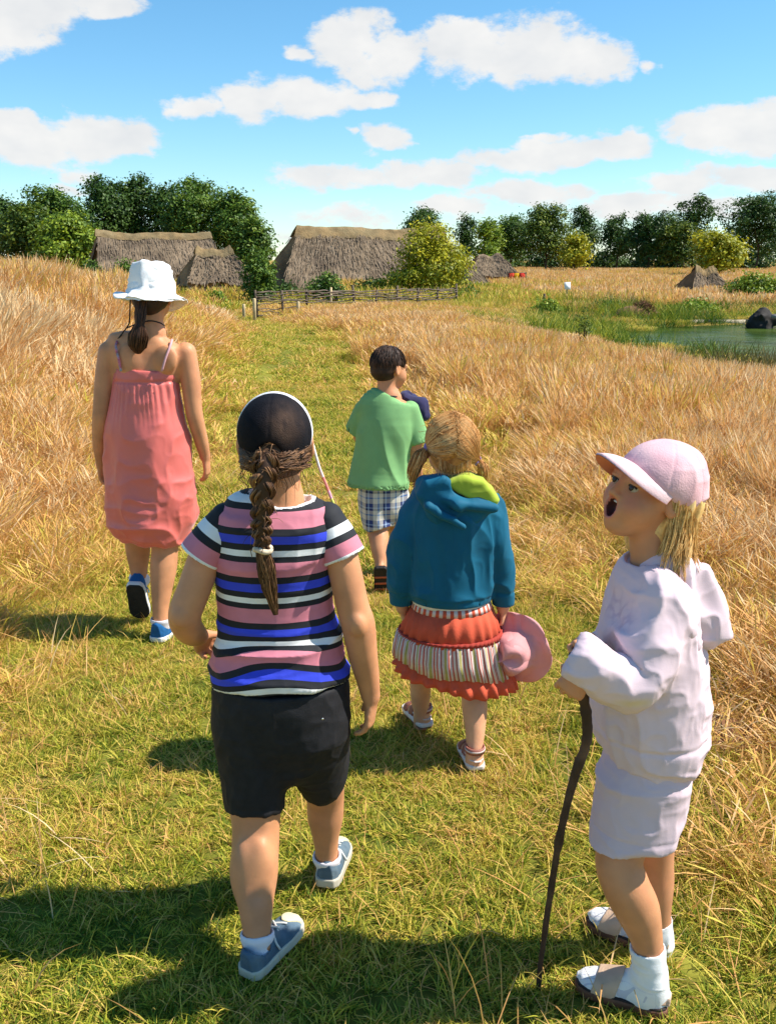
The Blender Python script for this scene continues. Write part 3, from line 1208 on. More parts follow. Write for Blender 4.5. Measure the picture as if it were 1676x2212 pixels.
def leaves_on(lobes, n, size, r, clus=26, hollow=0.62):
    n, size = int(n * 1.5), size * 0.82
    """leaf-sized folded quads gathered in sprays over the lobes; lobes: (cx,cy,cz,rx,ry,rz)"""
    lobes = np.asarray(lobes, float)
    w = (lobes[:, 3] * lobes[:, 4] + lobes[:, 3] * lobes[:, 5])
    nc = max(4, n // clus)
    li = r.choice(len(lobes), nc, p=w / w.sum())
    d = r.normal(0, 1, (nc, 3))
    d /= np.linalg.norm(d, axis=1)[:, None]
    d[:, 2] = np.where(d[:, 2] < -0.55, -d[:, 2], d[:, 2])
    rad = hollow + (1.06 - hollow) * r.uniform(0, 1, nc) ** 0.6
    C = lobes[li, :3] + d * lobes[li, 3:] * rad[:, None]
    cs = size * r.uniform(1.2, 2.9, nc)
    ci = np.repeat(np.arange(nc), clus)
    c = C[ci] + r.normal(0, 1, (nc * clus, 3)) * cs[ci][:, None] * np.array([0.55, 0.55, 0.42])
    m = len(c)
    nrm = d[ci] * 0.7 + np.array([0, 0, 0.55]) + r.normal(0, 0.55, (m, 3))
    nrm /= np.linalg.norm(nrm, axis=1)[:, None]
    a = np.cross(nrm, r.normal(0, 1, (m, 3)))
    a /= np.linalg.norm(a, axis=1)[:, None]
    b = np.cross(nrm, a)
    s = size * r.uniform(0.55, 1.15, m)[:, None]
    V = np.stack([c - a * s * 0.6, c + b * s * 0.33 + nrm * s * 0.12, c + a * s * 0.6, c - b * s * 0.33 + nrm * s * 0.12], 1).reshape(-1, 3)
    F = np.arange(m * 4).reshape(-1, 4)
    lf = np.clip(0.5 + 0.24 * r.normal(0, 1, nc)[ci] + 0.09 * r.normal(0, 1, m), 0, 1)
    return V, F, np.repeat(lf, 4)


def tree(name, label, cat, u, vtop, width, Y, leaf, n=5200, seed=0, group=None, base_v=None, trunk=0.3, leaf_size=0.26, lobes_n=11, slim=1.0, stem_low=0.16):
    r = np.random.default_rng(seed + 1000)
    bx = P(u, 590, Y)[0]
    gz = float(ground_z(np.array([bx]), np.array([Y]))[0])
    top = P(u, vtop, Y)[2]
    H = top - gz
    W = width * 1.2 * MPP(vtop, Y) / 2
    o = thing(name, label, cat, (bx, Y, gz), group)
    lobes = []
    low = stem_low * H
    for q in range(lobes_n):
        f = (q + 0.5) / lobes_n
        z = low + (H - low) * (0.18 + 0.72 * f)
        prof = math.sqrt(max(0.05, 1 - ((f - 0.42) / 0.66) ** 2))
        a = r.uniform(0, 2 * np.pi)
        rr = W * prof * r.uniform(0.25, 0.62)
        s = W * prof * r.uniform(0.42, 0.62)
        lobes.append((bx + rr * math.cos(a), Y + rr * math.sin(a), gz + z, s, s, min(s * r.uniform(0.75, 1.1), (H - low) * 0.24)))
    lobes.append((bx, Y, gz + low + (H - low) * 0.48, W * 0.62, W * 0.62, (H - low) * 0.42))
    lobes.append((bx + W * r.uniform(-.2, .2), Y, gz + H - (H - low) * 0.13, W * 0.36, W * 0.36, (H - low) * 0.13))
    V, F, lf = leaves_on(lobes, int(n * 1.25), leaf_size, r)
    add('crown', V, F, LM[leaf], o, smooth=False, attrs={'lf': lf})
    parts = []
    tr = trunk * max(0.12, H * 0.045)
    path = np.array([[bx + r.normal(0, 0.02) * H * t, Y, gz - 0.2 + t * H * 0.72] for t in np.linspace(0, 1, 6)])
    parts.append(tube(path, np.linspace(tr * 1.3, tr * 0.35, 6), 8))
    for lb in lobes[:7]:
        a = path[r.integers(1, 4)]
        b = np.array(lb[:3])
        mid = (a + b) / 2 + np.array([0, 0, 0.04 * H])
        parts.append(tube(catmull([a, mid, b], 5), np.linspace(tr * 0.45, tr * 0.12, 5), 5))
    V, F = merge(parts)
    add('trunk', V, F, BARK, o)
    return o


def shrub(name, label, u, v0, v1, width, Y, leaf, n=2600, seed=0, size=0.12, group=None, lobes_n=8, cat='shrub', sink=0.0):
    r = np.random.default_rng(seed + 3000)
    bx = P(u, v1, Y)[0]
    gz = float(ground_z(np.array([bx]), np.array([Y]))[0])
    H = P(u, v0, Y)[2] - gz
    W = width * MPP(v1, Y) / 2
    o = thing(name, label, cat, (bx, Y, gz), group)
    lobes = []
    for q in range(lobes_n):
        f = (q + 0.3) / lobes_n
        prof = math.sqrt(max(0.06, 1 - ((f - 0.25) / 0.80) ** 2))
        a = r.uniform(0, 2 * np.pi)
        rr = W * prof * r.uniform(0.2, 0.6)
        s = W * prof * r.uniform(0.4, 0.6)
        lobes.append((bx + rr * math.cos(a), Y + rr * math.sin(a) * 0.8, gz + H * (0.12 + 0.72 * f), s, s, min(s, H * 0.22)))
    lobes.append((bx, Y, gz + H * 0.4, W * 0.7, W * 0.6, H * 0.4))
    lobes.append((bx, Y, gz + H * 0.85, W * 0.35, W * 0.35, H * 0.14))
    V, F, lf = leaves_on(lobes, n, size, r, clus=18)
    V[:, 2] = np.maximum(V[:, 2], gz + 0.01)
    add('foliage', V, F, LM[leaf], o, smooth=False, attrs={'lf': lf})
    parts = []
    for q in range(5):
        a = np.array([bx + r.uniform(-.1, .1) * W, Y + r.uniform(-.1, .1) * W, gz - 0.1])
        b = np.array(lobes[q][:3])
        parts.append(tube(catmull([a, (a + b) / 2 + [0, 0, 0.1], b], 5), np.linspace(0.035, 0.012, 5) * max(1, H / 2), 5))
    V, F = merge(parts)
    add('stems', V, F, BARK, o)
    return o


def build_trees():
    G = 'trees behind the thatched houses'
    for q, (u, vt, w, Y, lf, n, lab) in enumerate([
            (20, 428, 150, 74, 'dark', 5000, 'dark tree at the left edge behind the golden bank'),
            (62, 445, 130, 64, 'olive', 4600, 'lower olive green tree, second from the left edge'),
            (128, 412, 150, 70, 'mid', 5600, 'broad mid green tree left of the far longhouse'),
            (160, 470, 120, 61, 'lime', 4200, 'lighter green low tree touching the far longhouse gable'),
            (236, 384, 120, 76, 'dark', 5600, 'tall dark tree above the left end of the far longhouse'),
            (300, 378, 110, 78, 'dark', 5200, 'tallest dark tree above the middle of the far longhouse'),
            (372, 402, 100, 77, 'dark', 4800, 'dark narrow tree right of the tallest one'),
            (438, 391, 140, 74, 'mid', 6600, 'big leafy tree above the open thatched shed'),
            (518, 418, 120, 72, 'mid', 6000, 'leafy tree at the right end of the left wood'),
            (545, 480, 80, 69, 'mid', 3600, 'low leafy tree beside the big house at the edge of the left wood')]):
        tree('tree', lab, 'tree', u, vt, w, Y, lf, n, q, 'wood behind the left houses', leaf_size=0.30)
    for q, (u, vt, w, Y, lf, n, slim, lab) in enumerate([
            (912, 459, 108, 92, 'dark', 4200, 1, 'dark tree rising behind the golden shrub'),
            (1006, 468, 42, 108, 'dark', 1700, 1, 'slim dark tree standing alone between golden shrub and hedge'),
            (1052, 478, 60, 100, 'lime', 2400, 1, 'pale leafy tree at the left end of the right tree row'),
            (1100, 470, 92, 104, 'mid', 4200, 1, 'mid green rounded tree in the right tree row'),
            (1178, 448, 112, 100, 'olive', 5400, 1, 'tall olive green tree with pointed top in the right row'),
            (1254, 447, 62, 112, 'dark', 2400, 1, 'slender bluish tree right of the pointed olive tree'),
            (1238, 512, 56, 92, 'gold', 1500, 1, 'small yellowish tree before the slender one'),
            (1330, 464, 66, 108, 'dark', 2900, 1, 'thin dark tree left of the dark clump'),
            (1398, 468, 118, 104, 'dark', 5200, 1, 'wide dark tree in the middle of the right row'),
            (1462, 486, 84, 101, 'olive', 3600, 1, 'lower olive tree beneath the tall loose tree'),
            (1492, 422, 88, 112, 'dark', 3600, 1, 'tall loose-crowned tree above the row on the right'),
            (1540, 507, 112, 78, 'gold', 4200, 1, 'round yellow green tree behind the small hut'),
            (1632, 428, 170, 98, 'dark', 6600, 1, 'big dark spreading tree at the right edge')]):
        tree('tree', lab, 'tree', u, vt, w, Y, lf, n, 40 + q, 'tree row behind the pond', leaf_size=0.34)
    # hedge closing the row below the crowns
    for q, (u, vt, w, Y) in enumerate([(1085, 535, 90, 110), (1160, 530, 90, 112), (1230, 540, 100, 114), (1310, 545, 110, 114), (1390, 538, 120, 115), (1470, 540, 110, 113), (1560, 545, 120, 113), (1650, 535, 120, 112)]):
        shrub('hedge_bush', 'dark hedge bush under the right tree row, number %s from its left end' % ['one', 'two', 'three', 'four', 'five', 'six', 'seven', 'eight'][q], u, vt, 592, w * 1.35, Y, 'dark', 1700, 100 + q, 0.42, 'hedge under the right tree row')
    # shrubs round the houses
    shrub('golden_shrub', 'tall yellow green golden shrub against the big thatched house', 930, 482, 655, 220, 37, 'gold', 8200, 7, 0.15, lobes_n=13)
    shrub('shrub', 'narrow dark green shrub right of the golden shrub', 992, 540, 640, 36, 39, 'dark', 1400, 8, 0.13)
    shrub('shrub', 'leafy green shrub between open shed and big house', 558, 540, 668, 92, 36, 'mid', 3400, 9, 0.14)
    shrub('shrub', 'low bright green shrub before the big thatched roof', 706, 592, 668, 92, 33, 'mid', 2400, 10, 0.13)
    shrub('shrub', 'small leafy shrub right above the round hut', 1058, 520, 600, 66, 66, 'lime', 1700, 11, 0.2)
    shrub('shrub', 'low green shrub left of the white hat by the longhouse', 272, 556, 640, 60, 46, 'mid', 1300, 12, 0.15)
    shrub('shrub', 'bright lime bush at the right edge above the pond', 1640, 598, 690, 150, 37, 'lime', 3600, 13, 0.16)
    shrub('shrub', 'grey green bush right of the small hut', 1590, 612, 684, 90, 39, 'mid', 2200, 14, 0.15)
    shrub('shrub', 'low bank bush left of the pond among pale flowers', 1180, 652, 700, 90, 30, 'lime', 1300, 15, 0.11)
    shrub('shrub', 'leafy green bank bush before the small hut', 1310, 655, 705, 70, 31, 'mid', 1300, 16, 0.11)
    shrub('shrub', 'yellowish bank bush right of the reed heap', 1500, 655, 700, 130, 31, 'lime', 1900, 17, 0.12)
    shrub('shrub', 'low dark bush at the left foot of the big thatched house', 622, 612, 662, 74, 37, 'dark', 1200, 22, 0.13)
    shrub('shrub', 'dark bush under the eaves left of the golden shrub', 808, 606, 662, 120, 38, 'dark', 1800, 23, 0.14)
    shrub('shrub', 'low green bush behind the right end of the wattle fence', 1010, 622, 668, 80, 34, 'mid', 1200, 24, 0.12)
    shrub('shrub', 'yellowish weeds beneath the open shed', 470, 628, 668, 60, 35, 'lime', 900, 25, 0.11)
    shrub('shrub', 'dark bush left below the far longhouse gable', 205, 560, 640, 70, 50, 'dark', 1300, 26, 0.17)
    # dark plants in the meadow
    shrub('thistle', 'dark green thistle clump in the golden grass right of the boy', 1362, 842, 920, 40, 10.2, 'olive', 420, 18, 0.035, cat='plant', lobes_n=5)
    shrub('thistle', 'tall brownish dock plant at the near pond edge', 1258, 660, 760, 34, 17.5, 'olive', 420, 19, 0.05, cat='plant', lobes_n=6)
    tussock('dark brown rush tussock at the near pond edge', 1390, 742, 850, 170, 14.6, 31)
    tussock('wide dark green rush tussock at the right picture edge near the pond', 1615, 735, 870, 220, 13.2, 32)
    tussock('rush tussock between the two larger ones at the pond', 1500, 765, 860, 120, 13.8, 33)


def tussock(label, u, v0, v1, width, Y, seed):
    """a stand of rushes: many upright blades from one root"""
    x = P(u, v1, Y)[0]
    gz = float(ground_z(np.array([x]), np.array([Y]))[0])
    H = max(0.4, P(u, v0, Y)[2] - gz)
    W = width * MPP(v1, Y)
    V, F, bc = blades(950, W, H * 0.55, H * 1.05, 0.014, 0.16, 0.5, seed=seed, K=5)
    o = thing('rush_tussock', label, 'plant', (x, Y, gz))
    m = ramp_mat('rush_blades', 'lf', [(0, (0.045, 0.060, 0.012)), (0.5, (0.13, 0.13, 0.03)), (1, (0.30, 0.21, 0.07))], rough=0.6, fract=False, constant=False, bump=0, var=0, trans=0.2)
    ob = add('blades', V + [x, Y, gz], F, m, o, smooth=False, attrs={'lf': np.clip(bc, 0, 1)})
    ob['kind'] = 'stuff'


# ------------------------------------------------------------------ thatched houses
THATCH = mat('thatch', (0.205, 0.150, 0.098), rough=0.95, var=0.35, vscale=1.6, bump=0.5, bscale=9, bdist=0.04, col2=(0.10, 0.074, 0.052), mix_scale=0.7, lo=0.42, hi=0.62, spec=0.1)
RIDGE = mat('ridge_thatch', (0.235, 0.160, 0.078), rough=0.95, var=0.35, vscale=2.0, bump=0.8, bscale=12, bdist=0.05, col2=(0.20, 0.15, 0.08), mix_scale=1.2, spec=0.1)
STRAW = ramp_mat('thatch_straw', 'lf', [(0, (0.11, 0.080, 0.054)), (0.5, (0.18, 0.133, 0.088)), (1, (0.26, 0.20, 0.14))], rough=0.9, fract=False, constant=False, bump=0, var=0, spec=0.1)
DAUB = mat('daub', (0.20, 0.14, 0.09), rough=0.95, var=0.3, vscale=3, bump=0.5, bscale=10)
TIMBER = mat('old_timber', (0.13, 0.095, 0.065), rough=0.9, var=0.3, vscale=5, bump=0.5, bscale=20, aniso=(1, 1, 0.3))
PALEWOOD = mat('pale_wood', (0.52, 0.40, 0.22), rough=0.85, var=0.25, vscale=6, bump=0.4, bscale=25)


def hut(name, label, A, B, W, eave, ridge, over=0.9, wall=True, seed=0, cap=True, posts=False, ridge_w=0.3, straw_n=1500, gable=False):
    """A,B: ends of the eaves line's middle axis on the ground (x,y); W half span; over: how far the hips run out past the ridge"""
    r = np.random.default_rng(seed + 50)
    A, B = np.asarray(A, float), np.asarray(B, float)
    Lf = np.linalg.norm(B - A)
    ax = (B - A) / Lf
    nx = np.array([ax[1], -ax[0]])           # towards the camera
    if nx[1] > 0:
        nx = -nx
    mid = (A + B) / 2
    gz = float(ground_z(np.array([mid[0]]), np.array([mid[1]]))[0])
    o = thing(name, label, 'hut', (mid[0], mid[1], gz))
    FOOT.append((mid[0] - Lf / 2 - 0.2, mid[0] + Lf / 2 + 0.2, mid[1] - W, mid[1] + W))
    S, T = 29, 41
    s = np.linspace(-1, 1, S)
    t = np.linspace(-1, 1, T)
    SS, TT = np.meshgrid(s, t, indexing='ij')

    def surf(SS, TT):
        a = np.abs(SS)
        half = Lf / 2 - over * (1 - a) ** 1.0
        along = TT * half
        hz = ridge - (ridge - eave) * a ** 0.93
        hz = hz + 0.10 * np.sin(a * np.pi) * (ridge - eave) / 2.5 - 0.16 * (1 - np.abs(TT) ** 2) * (1 - a * 0.7) + 0.05 * np.sin(TT * 5 + seed)
        px = mid[0] + ax[0] * along + nx[0] * SS * W
        py = mid[1] + ax[1] * along + nx[1] * SS * W
        return np.stack([px, py, gz + hz], -1)
    Q = surf(SS, TT).reshape(-1, 3)
    Q = Q + np.stack([np.zeros(len(Q)), np.zeros(len(Q)), 0.075 * fbm(Q, 1.6, 3, seed)], 1)
    low = Q.copy()
    low[:, 2] -= 0.26
    cen = np.array([mid[0], mid[1], 0])
    low[:, :2] = cen[:2] + (low[:, :2] - cen[:2]) * 0.985
    i, j = np.meshgrid(np.arange(S - 1), np.arange(T - 1), indexing='ij')
    i, j = i.ravel(), j.ravel()
    F = np.stack([i * T + j, (i + 1) * T + j, (i + 1) * T + j + 1, i * T + j + 1], 1)
    n0 = len(Q)
    Fs = [F, F[:, ::-1] + n0]
    rim = np.concatenate([np.arange(T), np.arange(1, S) * T + T - 1, (S - 1) * T + np.arange(T - 2, -1, -1), np.arange(S - 2, 0, -1) * T])
    rn = np.roll(rim, -1)
    Fs.append(np.stack([rim, rim + n0, rn + n0, rn], 1))
    roof = add('roof', np.concatenate([Q, low]), Fs, THATCH, o)
    # hips / gables closing the two ends
    for e in (-1, 1):
        if gable and e < 0:
            ring = surf(s, np.full(S, e * 0.93))
        else:
            ring = surf(s, np.full(S, float(e) * 0.995))
        ring[:, 2] -= 0.05
        bot = ring.copy()
        bot[:, 2] = gz + (0.0 if gable and e < 0 else eave - 0.2)
        V = np.concatenate([ring, bot])
        k = np.arange(S - 1)
        add('gable' if gable else 'hip', V, np.stack([k, k + 1, S + k + 1, S + k], 1), DAUB if gable else THATCH, o)
    # straw ends lying down the slope
    n = int(straw_n * 0.75)
    ss, tt = r.uniform(0.06, 1.04, n) * np.where(r.uniform(0, 1, n) < 0.8, 1, -1), r.uniform(-1.01, 1.01, n)
    p0 = surf(ss, tt)
    p1 = surf(ss + np.sign(ss) * r.uniform(0.05, 0.13, n), tt + r.normal(0, 0.012, n))
    up = np.array([0, 0, 1.0])
    p0[:, 2] += 0.05 + 0.075 * fbm(p0, 1.6, 3, seed)
    p1[:, 2] += 0.065 + 0.075 * fbm(p1, 1.6, 3, seed) + r.uniform(0, 0.05, n)
    w = np.array([ax[0], ax[1], 0]) * 0.017
    V = np.stack([p0 - w, p0 + w, p1 + w * 0.6, p1 - w * 0.6], 1).reshape(-1, 3)
    st = add('straw', V, np.arange(n * 4).reshape(-1, 4), STRAW, roof, smooth=False, attrs={'lf': np.repeat(r.uniform(0, 1, n), 4)})
    st['kind'] = 'stuff'
    if cap:
        tt = np.linspace(-1.03, 1.03, 26)
        pth = surf(np.zeros(26), tt)
        pth[:, 2] += 0.02 + 0.03 * r.normal(0, 1, 26)
        k = 9
        V = []
        for q in range(k):
            a = (q / (k - 1) - 0.5) * 2
            off = surf(np.full(26, a * ridge_w / W * 1.0), tt)
            off[:, 2] += 0.12 + 0.05 * (1 - abs(a)) + 0.03 * np.sin(np.arange(26) * 1.9 + seed) * abs(a) + 0.02 * r.normal(0, 1, 26)
            if abs(a) == 1:
                off[:, 2] -= 0.10
            V.append(off)
        V = np.concatenate(V)
        i, j = np.meshgrid(np.arange(k - 1), np.arange(25), indexing='ij')
        i, j = i.ravel(), j.ravel()
        add('ridge_cap', V, np.stack([i * 26 + j, (i + 1) * 26 + j, (i + 1) * 26 + j + 1, i * 26 + j + 1], 1), RIDGE, o)
    if wall:
        for sgn in (-1, 1):
            c = np.array([mid[0] + nx[0] * sgn * W * 0.86, mid[1] + nx[1] * sgn * W * 0.86, gz + eave / 2 - 0.1])
            Rm = np.array([[ax[0], nx[0], 0], [ax[1], nx[1], 0], [0, 0, 1]])
            V, F = box(c, (Lf * 0.9, 0.14, eave + 0.3), Rm)
            add('wall', V, F, DAUB, o, smooth=False)
    if posts:
        for sgn in (-1, 1):
            for q in np.linspace(-0.9, 0.9, 4):
                b = np.array([mid[0] + ax[0] * q * Lf / 2 + nx[0] * sgn * W * 0.88, mid[1] + ax[1] * q * Lf / 2 + nx[1] * sgn * W * 0.88, gz - 0.3])
                V, F = tube([b, b + [r.normal(0, .02), 0, eave * 0.5], b + [0, 0, eave + 0.5]], 0.07, 7)
                add('post', V, F, TIMBER, o)
            b0 = np.array([mid[0] - ax[0] * Lf * 0.47 + nx[0] * sgn * W * 0.88, mid[1] - ax[1] * Lf * 0.47 + nx[1] * sgn * W * 0.88, gz + eave - 0.02])
            b1 = b0 + np.array([ax[0], ax[1], 0]) * Lf * 0.94
            V, F = tube([b0, (b0 + b1) / 2, b1], 0.08, 7)
            add('beam', V, F, TIMBER, o)
    return o


def build_huts():
    def gx(u, Y):
        return P(u, 600, Y)[0]
    hut('longhouse', 'far thatched longhouse with patched pale ridge, behind the white hat', (gx(205, 57), 56.5), (gx(470, 59), 59.5), 3.1, 0.9, 3.25, over=0.5, seed=1, straw_n=1500, ridge_w=0.34, gable=True)
    hut('open_shed', 'small open thatched shed on posts between longhouse and big house', (gx(392, 40), 40.0), (gx(536, 41), 41.0), 1.5, 0.85, 2.15, over=0.75, wall=False, posts=True, seed=2, straw_n=900, ridge_w=0.26)
    hut('thatched_house', 'big thatched house with golden brown ridge behind the wattle fence', (gx(574, 44), 44.5), (gx(1010, 47), 48.0), 2.9, 0.35, 3.0, over=1.6, seed=3, straw_n=3200, ridge_w=0.42)
    hut('hut', 'small dark thatched hut right of the golden shrub', (gx(1000, 60), 60.0), (gx(1105, 61), 60.5), 1.6, 0.75, 2.1, over=1.0, seed=4, cap=False, straw_n=600)
    hut('pit_hut', 'tiny grey thatched hut near the ground beside the pond', (gx(1466, 46), 46.0), (gx(1580, 46), 46.5), 1.3, 0.10, 1.32, over=0.85, seed=5, straw_n=700, ridge_w=0.22)


# ------------------------------------------------------------------ fence, posts and small things beyond the meadow
def build_small():
    r = np.random.default_rng(91)
    gz1 = lambda x, y: float(ground_z(np.array([x]), np.array([y]))[0])
    a, b = np.array([P(556, 690, 27.2)[0], 27.2]), np.array([P(985, 690, 32.0)[0], 32.0])
    n = 10
    o = thing('wattle_fence', 'low woven wattle fence of grey rods in front of the big house', 'fence', (a[0], a[1], gz1(*a)))
    pos = [a + (b - a) * q / (n - 1) for q in range(n)]
    for q, p in enumerate(pos):
        g = gz1(*p)
        h = r.uniform(0.78, 0.95)
        V, F = tube([[p[0], p[1], g - 0.15], [p[0] + r.normal(0, .01), p[1], g + h * .5], [p[0] + r.normal(0, .025), p[1], g + h]], 0.036, 7)
        add('post', V, F, PALEWOOD if q == 3 else TIMBER, o)
    rod = mat('wattle_rod', (0.16, 0.12, 0.09), rough=0.9, var=0.35, vscale=3, bump=0.4, bscale=20)
    nrm = unit(np.array([(b - a)[1], -(b - a)[0]]))
    for row in range(13):
        z = 0.10 + row * 0.056
        if row < 7 and row % 2:
            continue
        q0 = 0
        while q0 < n - 1:
            ln = int(r.integers(2, 5))
            q1 = min(n - 1, q0 + ln)
            pts = []
            for k in np.arange(q0, q1 + 0.01, 0.25):
                i = min(int(k), n - 2)
                f = k - i
                p = pos[i] * (1 - f) + pos[i + 1] * f
                side = 0.05 * math.cos(math.pi * k + row * math.pi)
                p = p + nrm * side
                pts.append([p[0], p[1], gz1(p[0], p[1]) + z + r.normal(0, 0.016) + 0.03 * math.sin(k * 1.3 + row)])
            V, F = tube(catmull(pts, len(pts) * 2), r.uniform(0.012, 0.020), 6)
            add('rod', V, F, rod, o)
            q0 = q1
    # the pale gate post and its fellows on the left
    for (u, Y, h, lab) in [(550, 26.0, 0.62, 'pale wooden post where the mown path meets the fence'), (527, 27.5, 0.42, 'short yellowish post left of the pale gate post'),
                           (644, 27.0, 0.5, 'short stake before the fence left of its middle'), (1282, 33, 0.55, 'thin dark stake on the far pond bank'), (1172, 32, 0.6, 'short dark stake left of the white sign')]:
        x = P(u, 690, Y)[0]
        g = gz1(x, Y)
        V, F = tube([[x, Y, g - 0.2], [x + 0.01, Y, g + h * .6], [x + 0.015, Y, g + h * .97], [x + 0.015, Y, g + h]], [0.05, 0.048, 0.046, 0.034], 8)
        ob = add('post', V, F, PALEWOOD if 'dark' not in lab else TIMBER, origin=(x, Y, g))
        tag(ob, lab, 'post')
    # white notice
    x, Y = P(1223, 650, 34)[0], 34.0
    g = gz1(x, Y)
    o = thing('notice_sign', 'small white notice on a post by the pond reeds', 'sign', (x, Y, g))
    V, F = tube([[x, Y, g - .2], [x, Y, g + .4], [x, Y, g + 0.72]], 0.03, 7)
    add('post', V, F, TIMBER, o)
    Rm = frame((0.1, -1, 0.35))
    V, F = box((x, Y - 0.05, g + 0.80), (0.22, 0.02, 0.26), Rm)
    add('board', V, F, mat('white_paint', (0.8, 0.8, 0.78), rough=0.5, var=0.05), o, smooth=False)
    # red and yellow cloth panels by the far hut
    x, Y = P(1098, 600, 58)[0], 58.0
    g = gz1(x, Y)
    z = P(1098, 600, 58)[2]
    o = thing('banner', 'red and yellow cloth banner hung on a rail beside the small hut', 'banner', (x, Y, g))
    w = 1.0 / 3
    for q, c in enumerate([(0.55, 0.05, 0.02), (0.70, 0.36, 0.01), (0.55, 0.04, 0.02)]):
        X0, X1 = x + q * w, x + (q + 1) * w
        gx = np.linspace(X0 + 0.005, X1 - 0.005, 5)
        V = np.array([[xx, Y + 0.03 * math.sin(i * 1.6 + q), zz] for zz in (z - 0.28, z + 0.28) for i, xx in enumerate(gx)])
        V2 = V + [0, 0.012, 0]
        i = np.arange(4)
        F = np.stack([i, i + 1, i + 6, i + 5], 1)
        rim = np.array([0, 1, 2, 3, 4, 9, 8, 7, 6, 5])
        rn = np.roll(rim, -1)
        add('panel', np.concatenate([V, V2]), [F, F[:, ::-1] + 10, np.stack([rim, rim + 10, rn + 10, rn], 1)], mat('cloth_%d' % q, c, rough=0.9, var=0.1), o)
    V, F = tube([[x - 0.08, Y + 0.03, z + 0.29], [x + .5, Y + .03, z + 0.285], [x + 1.1, Y + 0.03, z + 0.29]], 0.022, 6)
    add('rail', V, F, TIMBER, o)
    for xx in (x - 0.05, x + 1.05):
        V, F = tube([[xx, Y + .04, g - .2], [xx, Y + .04, z], [xx, Y + .04, z + .34]], 0.03, 6)
        add('post', V, F, TIMBER, o)
    # brown heap and plank edging on the far shore
    x, Y = P(1392, 690, 29.2)[0], 29.4
    g = WATER_Z
    n = 1500
    ang = r.uniform(0, 2 * np.pi, n)
    rr = np.sqrt(r.uniform(0, 1, n))
    px, py = x + 0.95 * rr * np.cos(ang), Y + 0.55 * rr * np.sin(ang)
    hz = 0.58 * (1 - rr ** 1.5) * (0.8 + 0.25 * np.sin(px * 5))
    d = np.stack([np.cos(ang), np.sin(ang), r.uniform(-.4, .5, n)], 1) + r.normal(0, .5, (n, 3))
    d /= np.linalg.norm(d, axis=1)[:, None]
    c = np.stack([px, py, g + hz + 0.02], 1)
    pth = np.stack([c - d * 0.14, c, c + d * 0.14], 1)
    V, F = strands(pth, np.full((n, 3), 0.011) * np.array([0.7, 1, 0.5]))
    o = thing('reed_heap', 'brown heap of cut reeds on the far pond shore', 'heap', (x, Y, g))
    ob = add('twigs', V, F, mat('dead_reed', (0.20, 0.10, 0.05), rough=0.95, var=0.4, vscale=6), o)
    ob['kind'] = 'stuff'
    fv = Field((x - 1.1, Y - .7, g - .1), (x + 1.1, Y + .7, g + .7), 0.05)
    fv.put(p_ell((x - 0.2, Y, g), (0.85, 0.5, 0.52)), 0.05).put(p_ell((x + .5, Y, g), (0.5, 0.35, 0.25)), 0.1)
    V, F = fv.mesh()
    add('core', V + 0.03 * vnormals(V, F) * fbm(V, 5, 3, 4)[:, None], F, mat('dead_reed', None), o)
    p0 = np.array([P(1335, 697, 28.4)[0], 28.4, WATER_Z + 0.05])
    xs = np.linspace(0, 5.2, 5)
    o = thing('plank_edging', 'pale timber edging along the far pond shore', 'edging', p0)
    for q in range(4):
        V, F = box((p0[0] + xs[q] + .65, 28.4 + 0.12 * q, WATER_Z + 0.05 + 0.01 * (q % 2)), (1.28, 0.10, 0.16))
        add('plank', V, F, mat('grey_plank', (0.42, 0.36, 0.26), rough=0.9, var=0.25, vscale=4, bump=0.4), o, smooth=False)
    # a black tree stump with roots lying in the water at the right edge
    c = P(1648, 690, 27.0)
    c[2] = WATER_Z
    fs = Field(c - [1.0, 0.8, 0.4], c + [1.8, 0.8, 1.1], 0.04)
    fs.put(p_loft([(c[0] - .05, c[1], c[2] - .2, .34, .34), (c[0] - .1, c[1], c[2] + .25, .27, .27), (c[0] - .02, c[1], c[2] + .42, .18, .18)]), 0.05)
    for k in range(7):
        a = r.uniform(0, 2 * np.pi)
        e = c + np.array([math.cos(a) * .7 + .3, math.sin(a) * .5, r.uniform(0.0, .5)])
        fs.put(p_cone(c + [0, 0, .3], e, 0.13, 0.05), 0.12)
    fs.put(p_cone(c + [0, 0, .2], c + [1.5, .1, .35], 0.17, 0.09), 0.1)
    V, F = fs.mesh()
    V = V + 0.04 * vnormals(V, F) * fbm(V, 4, 3, 8)[:, None]
    o = thing('tree_stump', 'black uprooted tree stump lying in the pond at the right edge', 'stump', c)
    add('stump', V, F, mat('wet_bark', (0.022, 0.018, 0.015), rough=0.8, var=0.4, vscale=5, bump=0.6, bscale=12), o)
    V, F = tube(catmull([c + [.1, -.3, .35], c + [.7, -.4, .28], c + [1.6, -.35, .38]], 8), [.05, .06, .055, .05, .05, .045, .04, .03], 7)
    add('branch', V, F, mat('bare_branch', (0.30, 0.26, 0.22), rough=0.9, var=.2), o)
    # molehill beside the pink-capped girl
    mu = np.array([P(1545, 1580, GY(1600))[0], GY(1600), 0.0])
    fm = Field(mu - [.3, .25, .1], mu + [.3, .25, .25], 0.012)
    for k in range(26):
        q = r.normal(0, 1, 2) * [0.085, 0.06]
        h = 0.07 * math.exp(-((q[0] / .1) ** 2 + (q[1] / .08) ** 2))
        fm.put(p_ell(mu + [q[0], q[1], h * .8], np.array([.034, .03, .024]) * r.uniform(.6, 1.3)), 0.012)
    fm.put(p_ell(mu, (.16, .11, .06)), .03)
    V, F = fm.mesh()
    V = V + 0.008 * vnormals(V, F) * fbm(V, 40, 3, 2)[:, None]
